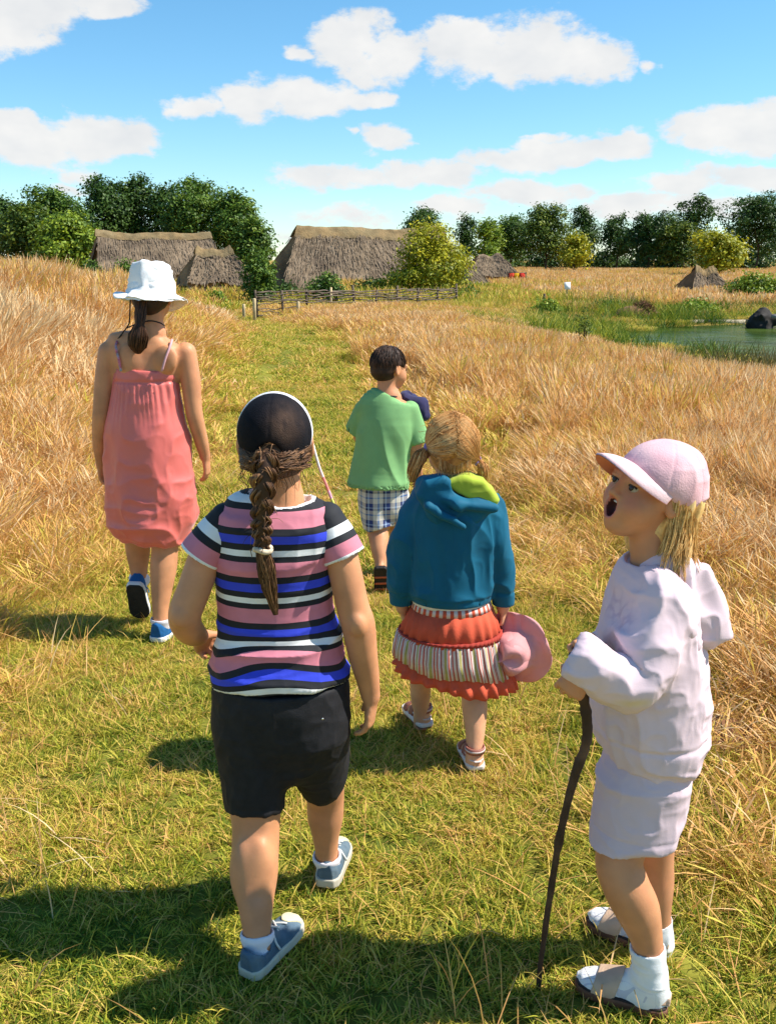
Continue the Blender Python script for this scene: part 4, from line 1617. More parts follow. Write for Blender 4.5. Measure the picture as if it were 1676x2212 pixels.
    o = add('molehill', V, F, mat('crumbly_soil', (0.16, 0.075, 0.035), rough=1.0, var=0.4, vscale=30, bump=0.8, bscale=60), origin=mu)
    tag(o, 'small crumbly brown molehill in the grass right of the pink-capped child', 'molehill')


build_huts()
build_trees()
build_small()
build_grass()
# ------------------------------------------------------------------ people: shared pieces
def skin_mat(name, c, flush):
    m = ramp_mat(name, 'sk', [(0.0, c), (0.25, flush), (0.5, (0.50, 0.17, 0.14)), (0.75, (0.14, 0.04, 0.03)), (1.0, (0.085, 0.022, 0.018))],
                 rough=0.5, fract=False, constant=False, bump=0.08, bscale=260.0, var=0.13, vscale=16.0, spec=0.28)
    b = m.node_tree.nodes['Principled BSDF']
    b.inputs['Subsurface Weight'].default_value = 0.12
    b.inputs['Subsurface Radius'].default_value = (0.02, 0.007, 0.003)
    b.inputs['Subsurface Scale'].default_value = 0.4
    return m


SKIN = skin_mat('skin', (0.57, 0.265, 0.130), (0.58, 0.20, 0.115))
SKIN_PALE = skin_mat('skin_fair', (0.64, 0.34, 0.19), (0.62, 0.25, 0.15))


def p_at(prim, R, o):
    """a shape given in its own frame, set down with axes R (columns) at o"""
    fn, lo, hi = prim
    R, o = np.asarray(R, float), np.asarray(o, float)

    def f2(X, Y, Z):
        x, y, z = X - o[0], Y - o[1], Z - o[2]
        return fn(*[x * R[0, q] + y * R[1, q] + z * R[2, q] for q in range(3)])
    c = np.array([[a, b, e] for a in (lo[0], hi[0]) for b in (lo[1], hi[1]) for e in (lo[2], hi[2])]) @ R.T + o
    return f2, c.min(0), c.max(0)


def limb(pts):
    """round limb through (point, radius)"""
    return p_loft([(*p, r, r) for p, r in pts], side=(0.96, 0.1, 0.26), sub=4)


HEAD_AX = {}


def head(F, c, R, s=1.0, mouth=False, ears=True):
    """child's head; R columns: right, forward, up"""
    c = np.asarray(c, float)
    W = lambda x, y, z: c + R @ (np.array([x, y, z]) * s)

    def E(p, r, k, op='u', Rl=None):
        F.put(p_ell(W(*p), np.array(r) * s, R if Rl is None else R @ Rl), k * s, op)
    E((0, -0.014, 0.030), (0.073, 0.089, 0.076), 0.01)
    E((0, 0.022, -0.028), (0.0575, 0.060, 0.068), 0.03)
    E((0, 0.050, -0.076 - (0.008 if mouth else 0)), (0.026, 0.026, 0.020), 0.03)
    for q in (-1, 1):
        E((q * 0.036, 0.046, -0.034), (0.027, 0.028, 0.030), 0.025)
        E((q * 0.026, 0.071, 0.021), (0.024, 0.010, 0.008), 0.014)
        E((q * 0.029, 0.087, 0.003), (0.0155, 0.0125, 0.0095), 0.010, 's')
        E((q * 0.0305, 0.0745, 0.0105), (0.016, 0.010, 0.0045), 0.006)
    F.put(p_cone(W(0, 0.078, 0.008), W(0, 0.0945, -0.021), 0.0065 * s, 0.0092 * s), 0.012 * s)
    for q in (-1, 1):
        E((q * 0.0095, 0.0855, -0.0255), (0.0075, 0.0085, 0.0065), 0.006)
        E((q * 0.0055, 0.091, -0.0325), (0.0033, 0.004, 0.003), 0.003, 's')
    if mouth:
        E((0, 0.0775, -0.052), (0.0240, 0.011, 0.0265), 0.010)
        E((0, 0.085, -0.0525), (0.0150, 0.024, 0.0195), 0.006, 's')
    else:
        E((0, 0.079, -0.047), (0.018, 0.008, 0.005), 0.006)
        E((0, 0.077, -0.0555), (0.016, 0.009, 0.006), 0.006)
    if ears:
        for q in (-1, 1):
            t = math.radians(22) * q
            Rl = np.array([[math.cos(t), -math.sin(t), 0], [math.sin(t), math.cos(t), 0], [0, 0, 1]])
            E((q * 0.0745, -0.006, -0.002), (0.0085, 0.019, 0.029), 0.007, 'u', Rl)
            E((q * 0.0815, -0.004, 0.003), (0.005, 0.010, 0.016), 0.006, 's', Rl)
    return W


def hand(F, wrist, d, n, s=1.0, curl=(0.3, 0.5, 0.45), thumb=1, spread=0.07, k=0.006, thumb_fold=0.0):
    """palm and five fingers; d towards the fingers, n out of the palm, thumb +1/-1 side"""
    wrist, d = np.asarray(wrist, float), unit(d)
    n = unit(np.asarray(n, float) - d * (np.asarray(n, float) @ d))
    a = np.cross(n, d) * thumb            # towards the thumb
    pal = 0.070 * s
    F.put(p_loft([(*(wrist + d * t * pal - n * 0.002 * s), w * s, h * s) for t, w, h in ((-0.1, 0.021, 0.016), (0.2, 0.026, 0.0155), (0.6, 0.033, 0.014), (0.95, 0.033, 0.0115))], side=a), 0.010 * s)
    out = []
    for q, (off, ln) in enumerate(((1.5, 0.050), (0.5, 0.057), (-0.5, 0.053), (-1.5, 0.041))):
        p = wrist + d * pal * (0.97 - 0.05 * abs(off - 0.3)) + a * off * 0.0172 * s
        di = unit(d + a * off * spread)
        cu = 0
        for j, f in enumerate((0.44, 0.31, 0.25)):
            cu += curl[j] * (1 + 0.12 * (q - 1))
            v = di * math.cos(cu) + n * math.sin(cu)
            e = p + v * ln * f * s
            F.put(p_cone(p, e, (0.0080 - 0.0010 * j) * s, (0.0074 - 0.0011 * j) * s), k * s if j == 0 else 0.003 * s)
            p = e
        out.append(p)
    p = wrist + d * pal * 0.22 + a * 0.020 * s + n * 0.006 * s
    v = unit(d * 0.72 + a * 0.62 + n * 0.35)
    e = p + v * 0.032 * s
    F.put(p_cone(p, e, 0.0115 * s, 0.0090 * s), 0.010 * s)
    v2 = unit(d * 0.95 + a * (0.12 - 0.7 * thumb_fold) + n * (0.30 + 0.6 * thumb_fold))
    e2 = e + v2 * 0.025 * s
    F.put(p_cone(e, e2, 0.0088 * s, 0.0070 * s), 0.004 * s)
    return out


FOOT_T = [0, 0.06, 0.18, 0.32, 0.5, 0.7, 0.85, 0.95, 1.0]
FOOT_W = [0.05, 0.105, 0.125, 0.128, 0.145, 0.180, 0.165, 0.115, 0.04]
FOOT_H = [0.12, 0.24, 0.31, 0.32, 0.25, 0.165, 0.115, 0.085, 0.05]
SHOE_W = [0.090, 0.145, 0.168, 0.168, 0.172, 0.190, 0.180, 0.135, 0.06]
SHOE_H = [0.30, 0.33, 0.34, 0.345, 0.285, 0.205, 0.165, 0.135, 0.07]


def p_foot(L, Wt, Ht, grow=0.0, z0=0.0, e=2.4):
    t = np.array(FOOT_T) * L
    w, h = np.array(Wt) * L + grow, np.array(Ht) * L + grow

    def fn(X, Y, Z):
        ww, hh = np.interp(Y, t, w), np.interp(Y, t, h)
        rad = ((np.abs(X) / ww) ** e + (np.maximum(Z - z0, 0) / hh) ** e + 1e-9) ** (1 / e)
        d = (rad - 1) * np.minimum(ww, hh)
        over = np.maximum(np.maximum(-grow - Y, Y - L - grow), 0)
        return np.maximum(np.maximum(d, z0 - Z), over * 0.9 - 0.0005 + 0 * X)
    return fn, np.array([-0.22 * L, -0.03, z0 - 0.002]), np.array([0.22 * L, L + 0.03, 0.40 * L])


def p_sole(L, Wt, th, grow=0.004):
    t = np.array(FOOT_T) * L
    w = np.array(Wt) * L + grow

    def fn(X, Y, Z):
        yy = (Y - L / 2) * (L / (L + 2 * grow)) + L / 2
        d = np.abs(X) - np.interp(yy, t, w)
        d = np.maximum(d, np.maximum(-grow - Y, Y - L - grow))
        dz = np.abs(Z - th / 2) - th / 2
        return np.maximum(d, dz) + 0 * X
    return fn, np.array([-0.24 * L, -0.03, -0.002]), np.array([0.24 * L, L + 0.03, th + 0.002])


def p_slab(prim, keep):
    """clip a shape with keep(X,Y,Z) <= 0"""
    fn, lo, hi = prim
    return (lambda X, Y, Z: np.maximum(fn(X, Y, Z), keep(X, Y, Z))), lo, hi


def local_mesh(prims, lo, hi, res, R, o, smooth_it=1):
    F = Field(lo, hi, res)
    for p in prims:
        F.put(p[0], p[1], p[2])
    V, Fc = F.mesh()
    V = relax(V, Fc, smooth_it)
    return V @ np.asarray(R).T + np.asarray(o), Fc


def sneaker(parent, L, R, o, upper_m, sole_m, tread_m=None, toe_m=None, res=0.003, ankle=None, laces=None, side=1):
    lo, hi = (-0.25 * L, -0.03, -0.01), (0.25 * L, L + 0.03, 0.45 * L)
    th = 0.024 if tread_m is None else 0.022
    op = p_cone((0, 0.22 * L, 0.40 * L), (0, 0.27 * L, 0.14 * L), 0.150 * L, 0.110 * L)
    V, F = local_mesh([(p_foot(L, SHOE_W, SHOE_H, 0.001, 0.012), 0.0, 'u'), (op, 0.008, 's')], lo, hi, res, R, o)
    N = vnormals(V, F)
    up = add('upper', V + N * 0.0012 * fbm(V, 45, 2, 5)[:, None], F, upper_m, parent)
    V, F = local_mesh([(p_sole(L, SHOE_W, th), 0.0, 'u')], lo, hi, res, R, o, 2)
    add('sole', V, F, sole_m, parent)
    if tread_m is not None:
        V, F = local_mesh([(p_sole(L, SHOE_W, 0.010, 0.0025), 0.0, 'u')], lo, hi, res, R, np.asarray(o) - np.asarray(R)[:, 2] * 0.006, 1)
        add('tread', V, F, tread_m, parent)
    if toe_m is not None:
        V, F = local_mesh([(p_slab(p_foot(L, SHOE_W, SHOE_H, 0.0035, 0.014), lambda X, Y, Z: 0.74 * L - Y + 9 * X * X / L + 0 * Z), 0.0, 'u')], lo, hi, res, R, o, 2)
        add('toe_cap', V, F, toe_m, parent)
    if laces is not None:
        for q in range(4):
            y = (0.44 + 0.075 * q) * L
            xs = np.linspace(-0.085, 0.085, 7) * L
            hh = np.interp(y, np.array(FOOT_T) * L, np.array(SHOE_H) * L)
            ww = np.interp(y, np.array(FOOT_T) * L, np.array(SHOE_W) * L)
            zz = 0.012 + hh * (1 - (np.abs(xs) / ww) ** 2.4) ** (1 / 2.4) + 0.003
            V, F = tube(np.stack([xs, np.full(7, y) + 0.01 * np.linspace(-1, 1, 7) * (1 if q % 2 else -1), zz], 1), 0.0028, 6)
            add('lace', V @ np.asarray(R).T + np.asarray(o), F, laces, parent)
        for sx in (-1, 1):
            pts = np.array([[0, 0.46 * L, 0.29 * L], [sx * 0.09 * L, 0.44 * L, 0.33 * L], [sx * 0.16 * L, 0.40 * L, 0.27 * L], [sx * 0.20 * L, 0.42 * L, 0.18 * L]])
            V, F = tube(catmull(pts, 9), 0.0028, 6)
            add('lace', V @ np.asarray(R).T + np.asarray(o), F, laces, parent)
    return up


def strap(parent, name, L, R, o, keep, m, res=0.0025, grow=0.005, Wt=FOOT_W, Ht=FOOT_H, z0=0.012):
    lo, hi = (-0.25 * L, -0.03, -0.01), (0.25 * L, L + 0.03, 0.5 * L)
    V, F = local_mesh([(p_slab(p_foot(L, Wt, Ht, grow, z0), keep), 0.0, 'u')], lo, hi, res, R, o, 1)
    if len(V):
        add(name, V, F, m, parent)


def folds(V, F, amp, scale, seed=1, ridge=0.6, mask=None):
    """cloth creases: soft waves with sharper ridges"""
    N = vnormals(V, F)
    a = vnoise(V, scale, seed)
    b = vnoise(V, np.asarray(scale, float) * 1.9, seed + 3)
    h = (1 - np.abs(a)) ** 3 * 2 - 0.7
    d = amp * (ridge * h + (1 - ridge) * a + 0.3 * (1 - np.abs(b)) ** 3)
    if mask is not None:
        d = d * mask
    return V + N * d[:, None]


def put_person(label, foot, group='children walking along the path'):
    return thing('person', label, 'person', (foot[0], foot[1], 0.0), group)


def hair_mat(name, a, b, c):
    m = ramp_mat(name, 'hv', [(0.0, a), (0.5, b), (1.0, c)], rough=0.58, fract=False, constant=False, bump=0, var=0.2, vscale=120.0, spec=0.3)
    return m


def hair_tubes(name, paths, rad, m, parent, seed=0, taper=0.35, sides=3):
    r = np.random.default_rng(seed)
    paths = np.asarray(paths, float)
    S, K, _ = paths.shape
    tp = np.interp(np.linspace(0, 1, K), [0, 0.15, 0.7, 1], [0.8, 1, 0.9, taper])
    rr = rad * r.uniform(0.7, 1.25, S)[:, None] * tp
    V, F = strands(paths, rr, sides)
    hv = np.repeat(np.clip(r.normal(0.5, 0.27, S), 0, 1), K * sides)
    return add(name, V, F, m, parent, attrs={'hv': hv})


def bundle(path, wid, n, K, seed=0, flat=1.0, wave=0.0, spread_end=1.0, frizz=0.0):
    """n hairs running along a lock; wid per control point"""
    r = np.random.default_rng(seed)
    c = catmull(path, K)
    w = np.interp(np.linspace(0, 1, K), np.linspace(0, 1, len(wid)), wid)
    T = np.gradient(c, axis=0)
    T /= np.linalg.norm(T, axis=1)[:, None]
    ref = np.array([1.0, 0.05, 0.02])
    A = ref - T * (T @ ref)[:, None]
    A /= np.linalg.norm(A, axis=1)[:, None]
    B = np.cross(T, A)
    a = r.uniform(0, 2 * np.pi, n)
    q = np.sqrt(r.uniform(0.05, 1, n))
    tw = r.normal(0, 0.5, n)
    t = np.linspace(0, 1, K)
    ang = a[:, None] + tw[:, None] * t
    wv = wave * np.sin(t[None] * r.uniform(8, 14, n)[:, None] + r.uniform(0, 6, n)[:, None])
    rad = q[:, None] * w[None]
    fz = 1 + frizz * r.normal(0, 1, n)[:, None] * t[None] ** 2
    P_ = c[None] + (np.cos(ang) * rad * fz + wv)[..., None] * A[None] + (np.sin(ang) * rad * flat)[..., None] * B[None]
    return P_


def braid(path, wid, period, n=26, seed=0):
    """three strands woven over one another along a path"""
    ln = np.concatenate([[0], np.cumsum(np.linalg.norm(np.diff(catmull(path, 200), axis=0), axis=1))])
    K = 110
    c = catmull(path, K)
    w = np.interp(np.linspace(0, 1, K), np.linspace(0, 1, len(wid)), wid)
    T = np.gradient(c, axis=0)
    T /= np.linalg.norm(T, axis=1)[:, None]
    ref = np.array([1.0, 0, 0])
    A = ref - T * (T @ ref)[:, None]
    A /= np.linalg.norm(A, axis=1)[:, None]
    B = np.cross(T, A)
    s = np.linspace(0, ln[-1], K)
    r = np.random.default_rng(seed)
    out = []
    for k in range(3):
        ph = s / period * 2 * np.pi + k * 2 * np.pi / 3
        cx = w * 0.60 * np.sin(ph)
        cy = w * 0.34 * np.sin(2 * ph)
        tube_r = w * 0.50
        for j in range(n):
            a = r.uniform(0, 2 * np.pi)
            q = math.sqrt(r.uniform(0.25, 1))
            aa = a + s * r.normal(0, 6)
            out.append(c + A * (cx + q * tube_r * np.cos(aa))[:, None] + B * (cy + q * tube_r * 0.75 * np.sin(aa))[:, None])
    return np.array(out)


def p_poly(poly, yc, yh, rnd, taper=None):
    """outline in x,z drawn out along y and rounded; taper: (height fraction from the top, share of yh)"""
    p = np.asarray(poly, float)
    zt, zb = p[:, 1].max(), p[:, 1].min()

    def fn(X, Y, Z):
        d = None
        sgn = np.ones(np.broadcast_shapes(X.shape, Z.shape), np.float32)
        for i in range(len(p)):
            a, b = p[i], p[i - 1]
            e = b - a
            wx, wz = X - a[0], Z - a[1]
            t = np.clip((wx * e[0] + wz * e[1]) / (e @ e), 0, 1)
            q = (wx - e[0] * t) ** 2 + (wz - e[1] * t) ** 2
            d = q if d is None else np.minimum(d, q)
            c1, c2, c3 = Z >= a[1], Z < b[1], e[0] * wz > e[1] * wx
            fl = (c1 & c2 & c3) | (~c1 & ~c2 & ~c3)
            sgn = np.where(fl, -sgn, sgn)
        d = sgn * np.sqrt(d) + rnd
        f = (zt - Z) / (zt - zb)
        h = yh * (np.interp(f, [k for k, _ in taper], [k for _, k in taper]) if taper else 1.0)
        dy = np.abs(Y - yc) - h + rnd
        return np.minimum(np.maximum(d, dy), 0) + np.sqrt(np.maximum(d, 0) ** 2 + np.maximum(dy, 0) ** 2) - rnd
    return fn, np.array([p[:, 0].min(), yc - yh, zb]) - .01, np.array([p[:, 0].max(), yc + yh, zt]) + .01


def lathe(profile, n, R, o, wob=None):
    """turned shape: profile (radius, height) along R's third axis; wob(angle, radius, i) adds height"""
    a = np.linspace(0, 2 * np.pi, n, endpoint=False)
    V = []
    for i, (r_, h) in enumerate(profile):
        dz = wob(a, r_, i) if wob else 0
        V.append(np.stack([r_ * np.cos(a), r_ * np.sin(a), h + dz + 0 * a], 1))
    V = np.concatenate(V) @ np.asarray(R).T + np.asarray(o)
    K = len(profile)
    i, j = np.meshgrid(np.arange(K - 1), np.arange(n), indexing='ij')
    i, j = i.ravel(), j.ravel()
    jn = (j + 1) % n
    return V, np.stack([i * n + j, i * n + jn, (i + 1) * n + jn, (i + 1) * n + j], 1)


def cloth_ring(levels, n, waves=0, amp=(), thick=0.003, seed=0, tilt=0.0, jig=0.0):
    """skirt-like band: levels (cx,cy,z,rx,ry), pleats of amp per level -> V, [F], angle, level"""
    r = np.random.default_rng(seed)
    a = np.linspace(0, 2 * np.pi, n, endpoint=False)
    ph = waves * a + 0.8 * np.sin(3 * a + seed) + 0.5 * np.sin(7 * a)
    K = len(levels)
    V = []
    for inner in (0, 1):
        for k, (cx, cy, z, rx, ry) in enumerate(levels):
            w = (amp[k] if len(amp) else 0) * np.sin(ph) - inner * thick
            zz = z + tilt * (rx * np.cos(a)) * (k / max(1, K - 1)) + jig * (k / max(1, K - 1)) * np.sin(5 * a + seed)
            V.append(np.stack([cx + (rx + w) * np.cos(a), cy + (ry + w) * np.sin(a), zz], 1))
    V = np.concatenate(V)
    i, j = np.meshgrid(np.arange(K - 1), np.arange(n), indexing='ij')
    i, j = i.ravel(), j.ravel()
    jn = (j + 1) % n
    Q = np.stack([i * n + j, (i + 1) * n + j, (i + 1) * n + jn, i * n + jn], 1)
    j = np.arange(n)
    jn = (j + 1) % n
    b = (K - 1) * n
    rims = [np.stack([b + j, K * n + b + j, K * n + b + jn, b + jn], 1), np.stack([jn, K * n + jn, K * n + j, j], 1)]
    return V, [Q, Q[:, ::-1] + K * n] + rims, np.tile(a, 2 * K), np.tile(np.repeat(np.arange(K) / (K - 1.0), n), 2)
# ------------------------------------------------------------------ the girl in the striped top
def person_striped():
    Y0 = 1.97
    o = put_person('child seen from behind in a striped top, black shorts and black mesh cap, long braid', P(615, 2040, Y0))
    R = frame((0.02, 1, -0.05))
    hc = P(597, 958, 1.985)
    s = 1.0
    # body
    F = Field((-0.52, 1.74, 0.0), (0.02, 2.26, 1.345), 0.0037)
    head(F, hc, R, s)
    nb = P(608, 1085, 1.965)
    F.put(p_cone(hc + R @ np.array([0, -0.022, -0.04]), nb, 0.046, 0.050), 0.02)
    F.put(p_loft([R_(1090, 575, 645, 1.965, .040), R_(1120, 505, 705, 1.968, .040), R_(1180, 492, 704, 1.97, .062), R_(1300, 495, 700, 1.98, .075), R_(1420, 495, 710, 1.98, .085), R_(1560, 490, 725, 1.975, .10)]), 0.02)
    lg = [(P(550, 1560, 1.97), .085), (P(551, 1700, 1.955), .070), (P(553, 1775, 1.935), .0575), (P(552, 1830, 1.915), .056), (P(549, 1890, 1.885), .0545), (P(553, 1960, 1.845), .0405), (P(556, 2035, 1.812), .0285), (P(558, 2085, 1.80), .022)]
    F.put(limb(lg), 0.02)
    rg = [(P(668, 1560, 1.98), .085), (P(690, 1660, 2.05), .065), (P(702, 1715, 2.09), .049), (P(703, 1765, 2.105), .046), (P(704, 1815, 2.11), .033), (P(708, 1868, 2.115), .028), (P(712, 1895, 2.12), .026)]
    F.put(limb(rg), 0.02)
    for u_, v_, Y_ in ((532, 1878, 1.868), (566, 1868, 1.868)):      # the two heads of the calf
        F.put(p_ell(P(u_, v_, Y_), (.026, .026, .062)), 0.03)
    for u_, Y_ in ((532, 1.905), (572, 1.905)):                      # tendons behind the knee
        F.put(p_cone(P(u_, 1752, Y_), P(u_, 1812, Y_ - .012), .010, .008), 0.02)
    F.put(p_cone(P(554, 1960, 1.822), P(555, 2045, 1.796), .010, .008), 0.02)
    for sx in (-1, 1):
        F.put(p_ell(P(556 + sx * 22, 2040, 1.812), (.010, .014, .014)), 0.02)
    F.put(p_ell(P(772, 1352, 1.903), (.016, .012, .022)), 0.02)
    F.put(p_ell(P(390, 1335, 1.895), (.016, .014, .020)), 0.02)
    la = [(P(468, 1150, 1.958), .036), (P(441, 1212, 1.947), .0370), (P(420, 1272, 1.932), .0370), (P(400, 1325, 1.925), .0365), (P(404, 1352, 1.96), .035), (P(418, 1368, 2.01), .030), (P(430, 1374, 2.06), .0235)]
    F.put(limb(la), 0.015)
    hand(F, P(432, 1376, 2.07), P(447, 1392, 2.12) - P(432, 1376, 2.07), (0.75, -0.55, -0.5), 0.92, (0.75, 0.95, 0.75), thumb=1, thumb_fold=0.35)
    ra = [(P(724, 1150, 1.958), .036), (P(743, 1225, 1.947), .0370), (P(762, 1310, 1.94), .0368), (P(774, 1350, 1.94), .038), (P(783, 1410, 1.95), .034), (P(795, 1470, 1.965), .027), (P(800, 1502, 1.97), .0225)]
    F.put(limb(ra), 0.015)
    hand(F, P(801, 1506, 1.972), P(797, 1560, 1.975) - P(801, 1506, 1.972), (-0.95, 0.2, -0.12), 0.95, (0.28, 0.42, 0.40), thumb=-1)
    V, Fc = F.mesh()
    V = relax(V, Fc, 1)
    add('body', V, Fc, SKIN, o, attrs={'sk': np.zeros(len(V)) + 0.06 * np.abs(vnoise(V, 9, 4))})
    # shirt: body of the jersey and its two cap sleeves
    stripes = ramp_mat('striped_jersey', 'sv', [(0, (0.80, 0.80, 0.80)), (0.125, (0.014, 0.015, 0.02)), (0.24, (0.60, 0.20, 0.26)), (0.55, (0.014, 0.015, 0.02)), (0.69, (0.035, 0.06, 0.62)), (0.865, (0.014, 0.015, 0.02))],
                       rough=0.75, bump=0.10, bscale=500, var=0.06, sheen=0.03)
    G = Field((-0.46, 1.80, 0.52), (-0.02, 2.14, 1.16), 0.004)
    tor = [R_(1079, 526, 680, 1.966, .050), R_(1098, 492, 712, 1.966, .062), R_(1126, 474, 729, 1.966, .078), R_(1156, 460, 738, 1.966, .090), R_(1220, 464, 724, 1.97, .094), R_(1300, 472, 721, 1.978, .094),
           R_(1380, 470, 728, 1.982, .102), R_(1440, 464, 742, 1.98, .113), R_(1506, 461, 752, 1.975, .122)]
    G.put(p_loft(tor, flat=(True, True)), 0)
    for sx, uu in ((584, 486), (636, 716)):
        G.put(p_cone(P(sx, 1124, 1.967), P(uu, 1150, 1.965), .034, .036), 0.015)
    G.put(p_ell(nb + [0.002, 0.0, 0.016], (.066, .058, .034)), 0.003, 's')
    G.put(p_loft([R_(1488, 470, 742, 1.977, .112), R_(1530, 470, 742, 1.977, .114)], flat=(True, True)), 0.0, 's')
    V, Fc = G.mesh()
    V = relax(V, Fc, 2)
    z = V[:, 2]
    wst = np.exp(-((z - 0.735) / 0.10) ** 2)
    V = folds(V, Fc, 0.0085, (4.0, 6.0, 15.0), 3, 0.8, 0.12 + 1.1 * wst)
    V = folds(V, Fc, 0.0035, (9.0, 9.0, 13.0), 31, 0.8)
    V = folds(V, Fc, 0.0016, (22.0, 22.0, 9.0), 8, 0.5)
    zr = P(600, 1083, 1.885)[2]
    sv = (zr - V[:, 2]) / 0.1085 + 0.035 * fbm(V, (5, 5, 8), 2, 2) + 0.26 * wst * np.cos((V[:, 0] + 0.235) * 14) * sstep(0.84, 0.74, V[:, 2])
    sv = np.where(sv < 0, 0.19, sv)
    nk = np.sqrt((((V - nb - np.array([0.002, 0, 0.016])) / np.array([.066, .058, .034])) ** 2).sum(1))
    sv = np.where((nk < 1.13) & (V[:, 2] > nb[2] - .03), 0.05, sv)
    top = add('striped_top', V, Fc, stripes, o, attrs={'sv': sv})
    slv = ramp_mat('striped_sleeve', 'sv', [(0, (0.014, 0.015, 0.02)), (0.20, (0.80, 0.80, 0.80)), (0.44, (0.014, 0.015, 0.02)), (0.62, (0.60, 0.20, 0.26)), (0.93, (0.80, 0.80, 0.80))],
                   rough=0.75, fract=False, bump=0.10, bscale=500, var=0.06, sheen=0.03)
    for a, b in ((P(490, 1122, 1.962), P(432, 1203, 1.947)), (P(706, 1122, 1.962), P(743, 1203, 1.947))):
        d = unit(b - a)
        rb = 0.0490
        G = Field(np.minimum(a, b) - 0.075, np.maximum(a, b) + 0.075, 0.003)
        G.put(p_loft([(*a, .038, .042), (*((a + b) / 2), .0460, .0475), (*b, rb, rb)], flat=(False, True)), 0)
        G.put(p_loft([(*(b - d * 0.022), rb - .006, rb - .006), (*(b + d * .02), rb - .004, rb - .004)], flat=(True, True)), 0.0, 's')
        V, Fc = G.mesh()
        V = folds(relax(V, Fc, 1), Fc, 0.0022, (16, 16, 16), 5, 0.5)
        t = (V - a) @ d / np.linalg.norm(b - a)
        add('sleeve', V, Fc, slv, top, attrs={'sv': t})
    # shorts
    G = Field((-0.50, 1.74, 0.20), (0.02, 2.26, 0.66), 0.0045)
    G.put(p_loft([R_(1470, 468, 748, 1.977, .108), R_(1540, 462, 754, 1.975, .122), R_(1610, 466, 750, 1.98, .118), R_(1650, 478, 742, 1.99, .10)], flat=(True, False)), 0)
    for nd, gr, wid in ((lg[:2] + [(P(552, 1748, 1.942), .060)], .013, .070), (rg[:2] + [(P(696, 1690, 2.072), .055)], .013, .058)):
        (p0, r0), (p1, r1), (p2, r2) = nd
        G.put(p_loft([(*p0, r0 + .006, r0 + .012), (*p1, max(r1, wid) + .004, r1 + gr + .004), (*p2, wid, r2 + gr + .004)], flat=(False, True)), 0.022)
        d = unit(p2 - p1)
        G.put(p_loft([(*(p2 - d * .03), wid - .007, r2 + gr - .003), (*(p2 + d * .03), wid - .005, r2 + gr - .001)], flat=(True, True)), 0, 's')
    V, Fc = G.mesh()
    V = relax(V, Fc, 2)
    V = folds(V, Fc, 0.0050, (8, 8, 5), 12, 0.6)
    V = folds(V, Fc, 0.0020, (26, 26, 26), 14, 0.6)
    sh = add('shorts', V, Fc, mat('black_denim', (0.013, 0.013, 0.016), rough=0.75, var=0.25, vscale=40, bump=0.25, bscale=400, bdist=0.003), o)
    Vr, Fr = local_mesh([(p_ell((0, 0, 0), (.003, .002, .003)), 0, 'u')], (-.005, -.005, -.005), (.005, .005, .005), .001, np.eye(3), P(697, 1553, 1.858))
    add('rivet', Vr, Fr, mat('rivet_metal', (0.7, 0.7, 0.7), rough=0.3, metal=1.0, var=0), sh)
    # shoes and socks
    blue = mat('worn_blue_canvas', (0.072, 0.120, 0.170), rough=0.85, var=0.18, vscale=30, bump=0.3, bscale=350, bdist=0.002, col2=(0.125, 0.17, 0.20), mix_scale=18)
    rub = mat('off_white_rubber', (0.52, 0.47, 0.37), rough=0.6, var=0.12, vscale=30)
    toe = mat('cream_rubber', (0.74, 0.64, 0.40), rough=0.5, var=0.1, vscale=30)
    sockm = mat('white_sock', (0.74, 0.70, 0.74), rough=0.9, var=0.06, bump=0.3, bscale=260, bdist=0.002, aniso=(1, 1, 3))
    h1 = P(535, 2122, GY(2122))
    t1 = P(628, 2030, GY(2030, 0.0))
    d = t1 - h1
    d[2] = 0.012
    sh = bpy.data.objects.new('shoe', None)
    sh.location = [float(x) for x in (h1 - np.array(o.location))]
    link(sh, o)
    L = 0.188
    R1 = frame(d)
    sneaker(sh, L, R1, h1 + [0, 0, 0.012], blue, rub, None, toe, 0.0028, laces=mat('grey_lace', (0.55, 0.55, 0.52), var=0.1))
    add('sock', *sock(P(556, 2012, 1.822), P(558, 2085, 1.80), h1 + R1 @ np.array([0, .27 * L, .16 * L]), 0.0320), sockm, o)
    h2 = P(705, 1930, GY(1930))
    sh = bpy.data.objects.new('shoe', None)
    sh.location = [float(x) for x in (h2 - np.array(o.location))]
    link(sh, o)
    R2 = frame((0.16, 1, -0.06))
    sneaker(sh, L, R2, h2 + [0, 0, 0.018], blue, rub, None, toe, 0.0028, laces=mat('grey_lace', None))
    add('sock', *sock(P(706, 1845, 2.112), P(711, 1890, 2.12), h2 + R2 @ np.array([0, .27 * L, .2 * L]), 0.0300), sockm, o)
    # cap
    G = Field(hc - 0.15, hc + 0.16, 0.003)
    cR = R @ np.array(Matrix.Rotation(math.radians(-4), 3, 'X'))
    G.put(p_ell(hc + R @ np.array([0, -0.014, 0.026]), (.0815, .0985, .0880), cR), 0)
    G.cut(hc + R @ np.array([0, -0.02, -0.012]), R @ np.array([0, 0.10, -1]))
    G.put(p_ell(hc + R @ np.array([0, -0.115, -0.012]), (.028, .035, .030)), 0.004, 's')
    V, Fc = G.mesh()
    V = relax(V, Fc, 1)
    q = (V - hc) @ R
    ph = np.arctan2(q[:, 0], -(q[:, 1] + 0.014))
    seam = np.minimum.reduce([np.abs(ph - a_) for a_ in (-1.15, 0.0, 1.15)])
    V = V - vnormals(V, Fc) * (0.0012 * np.exp(-(seam / 0.03) ** 2))[:, None]
    cp = np.clip((q[:, 1] + 0.036 - 0.10 * q[:, 0]) / 0.004, 0, 1) * 0.6
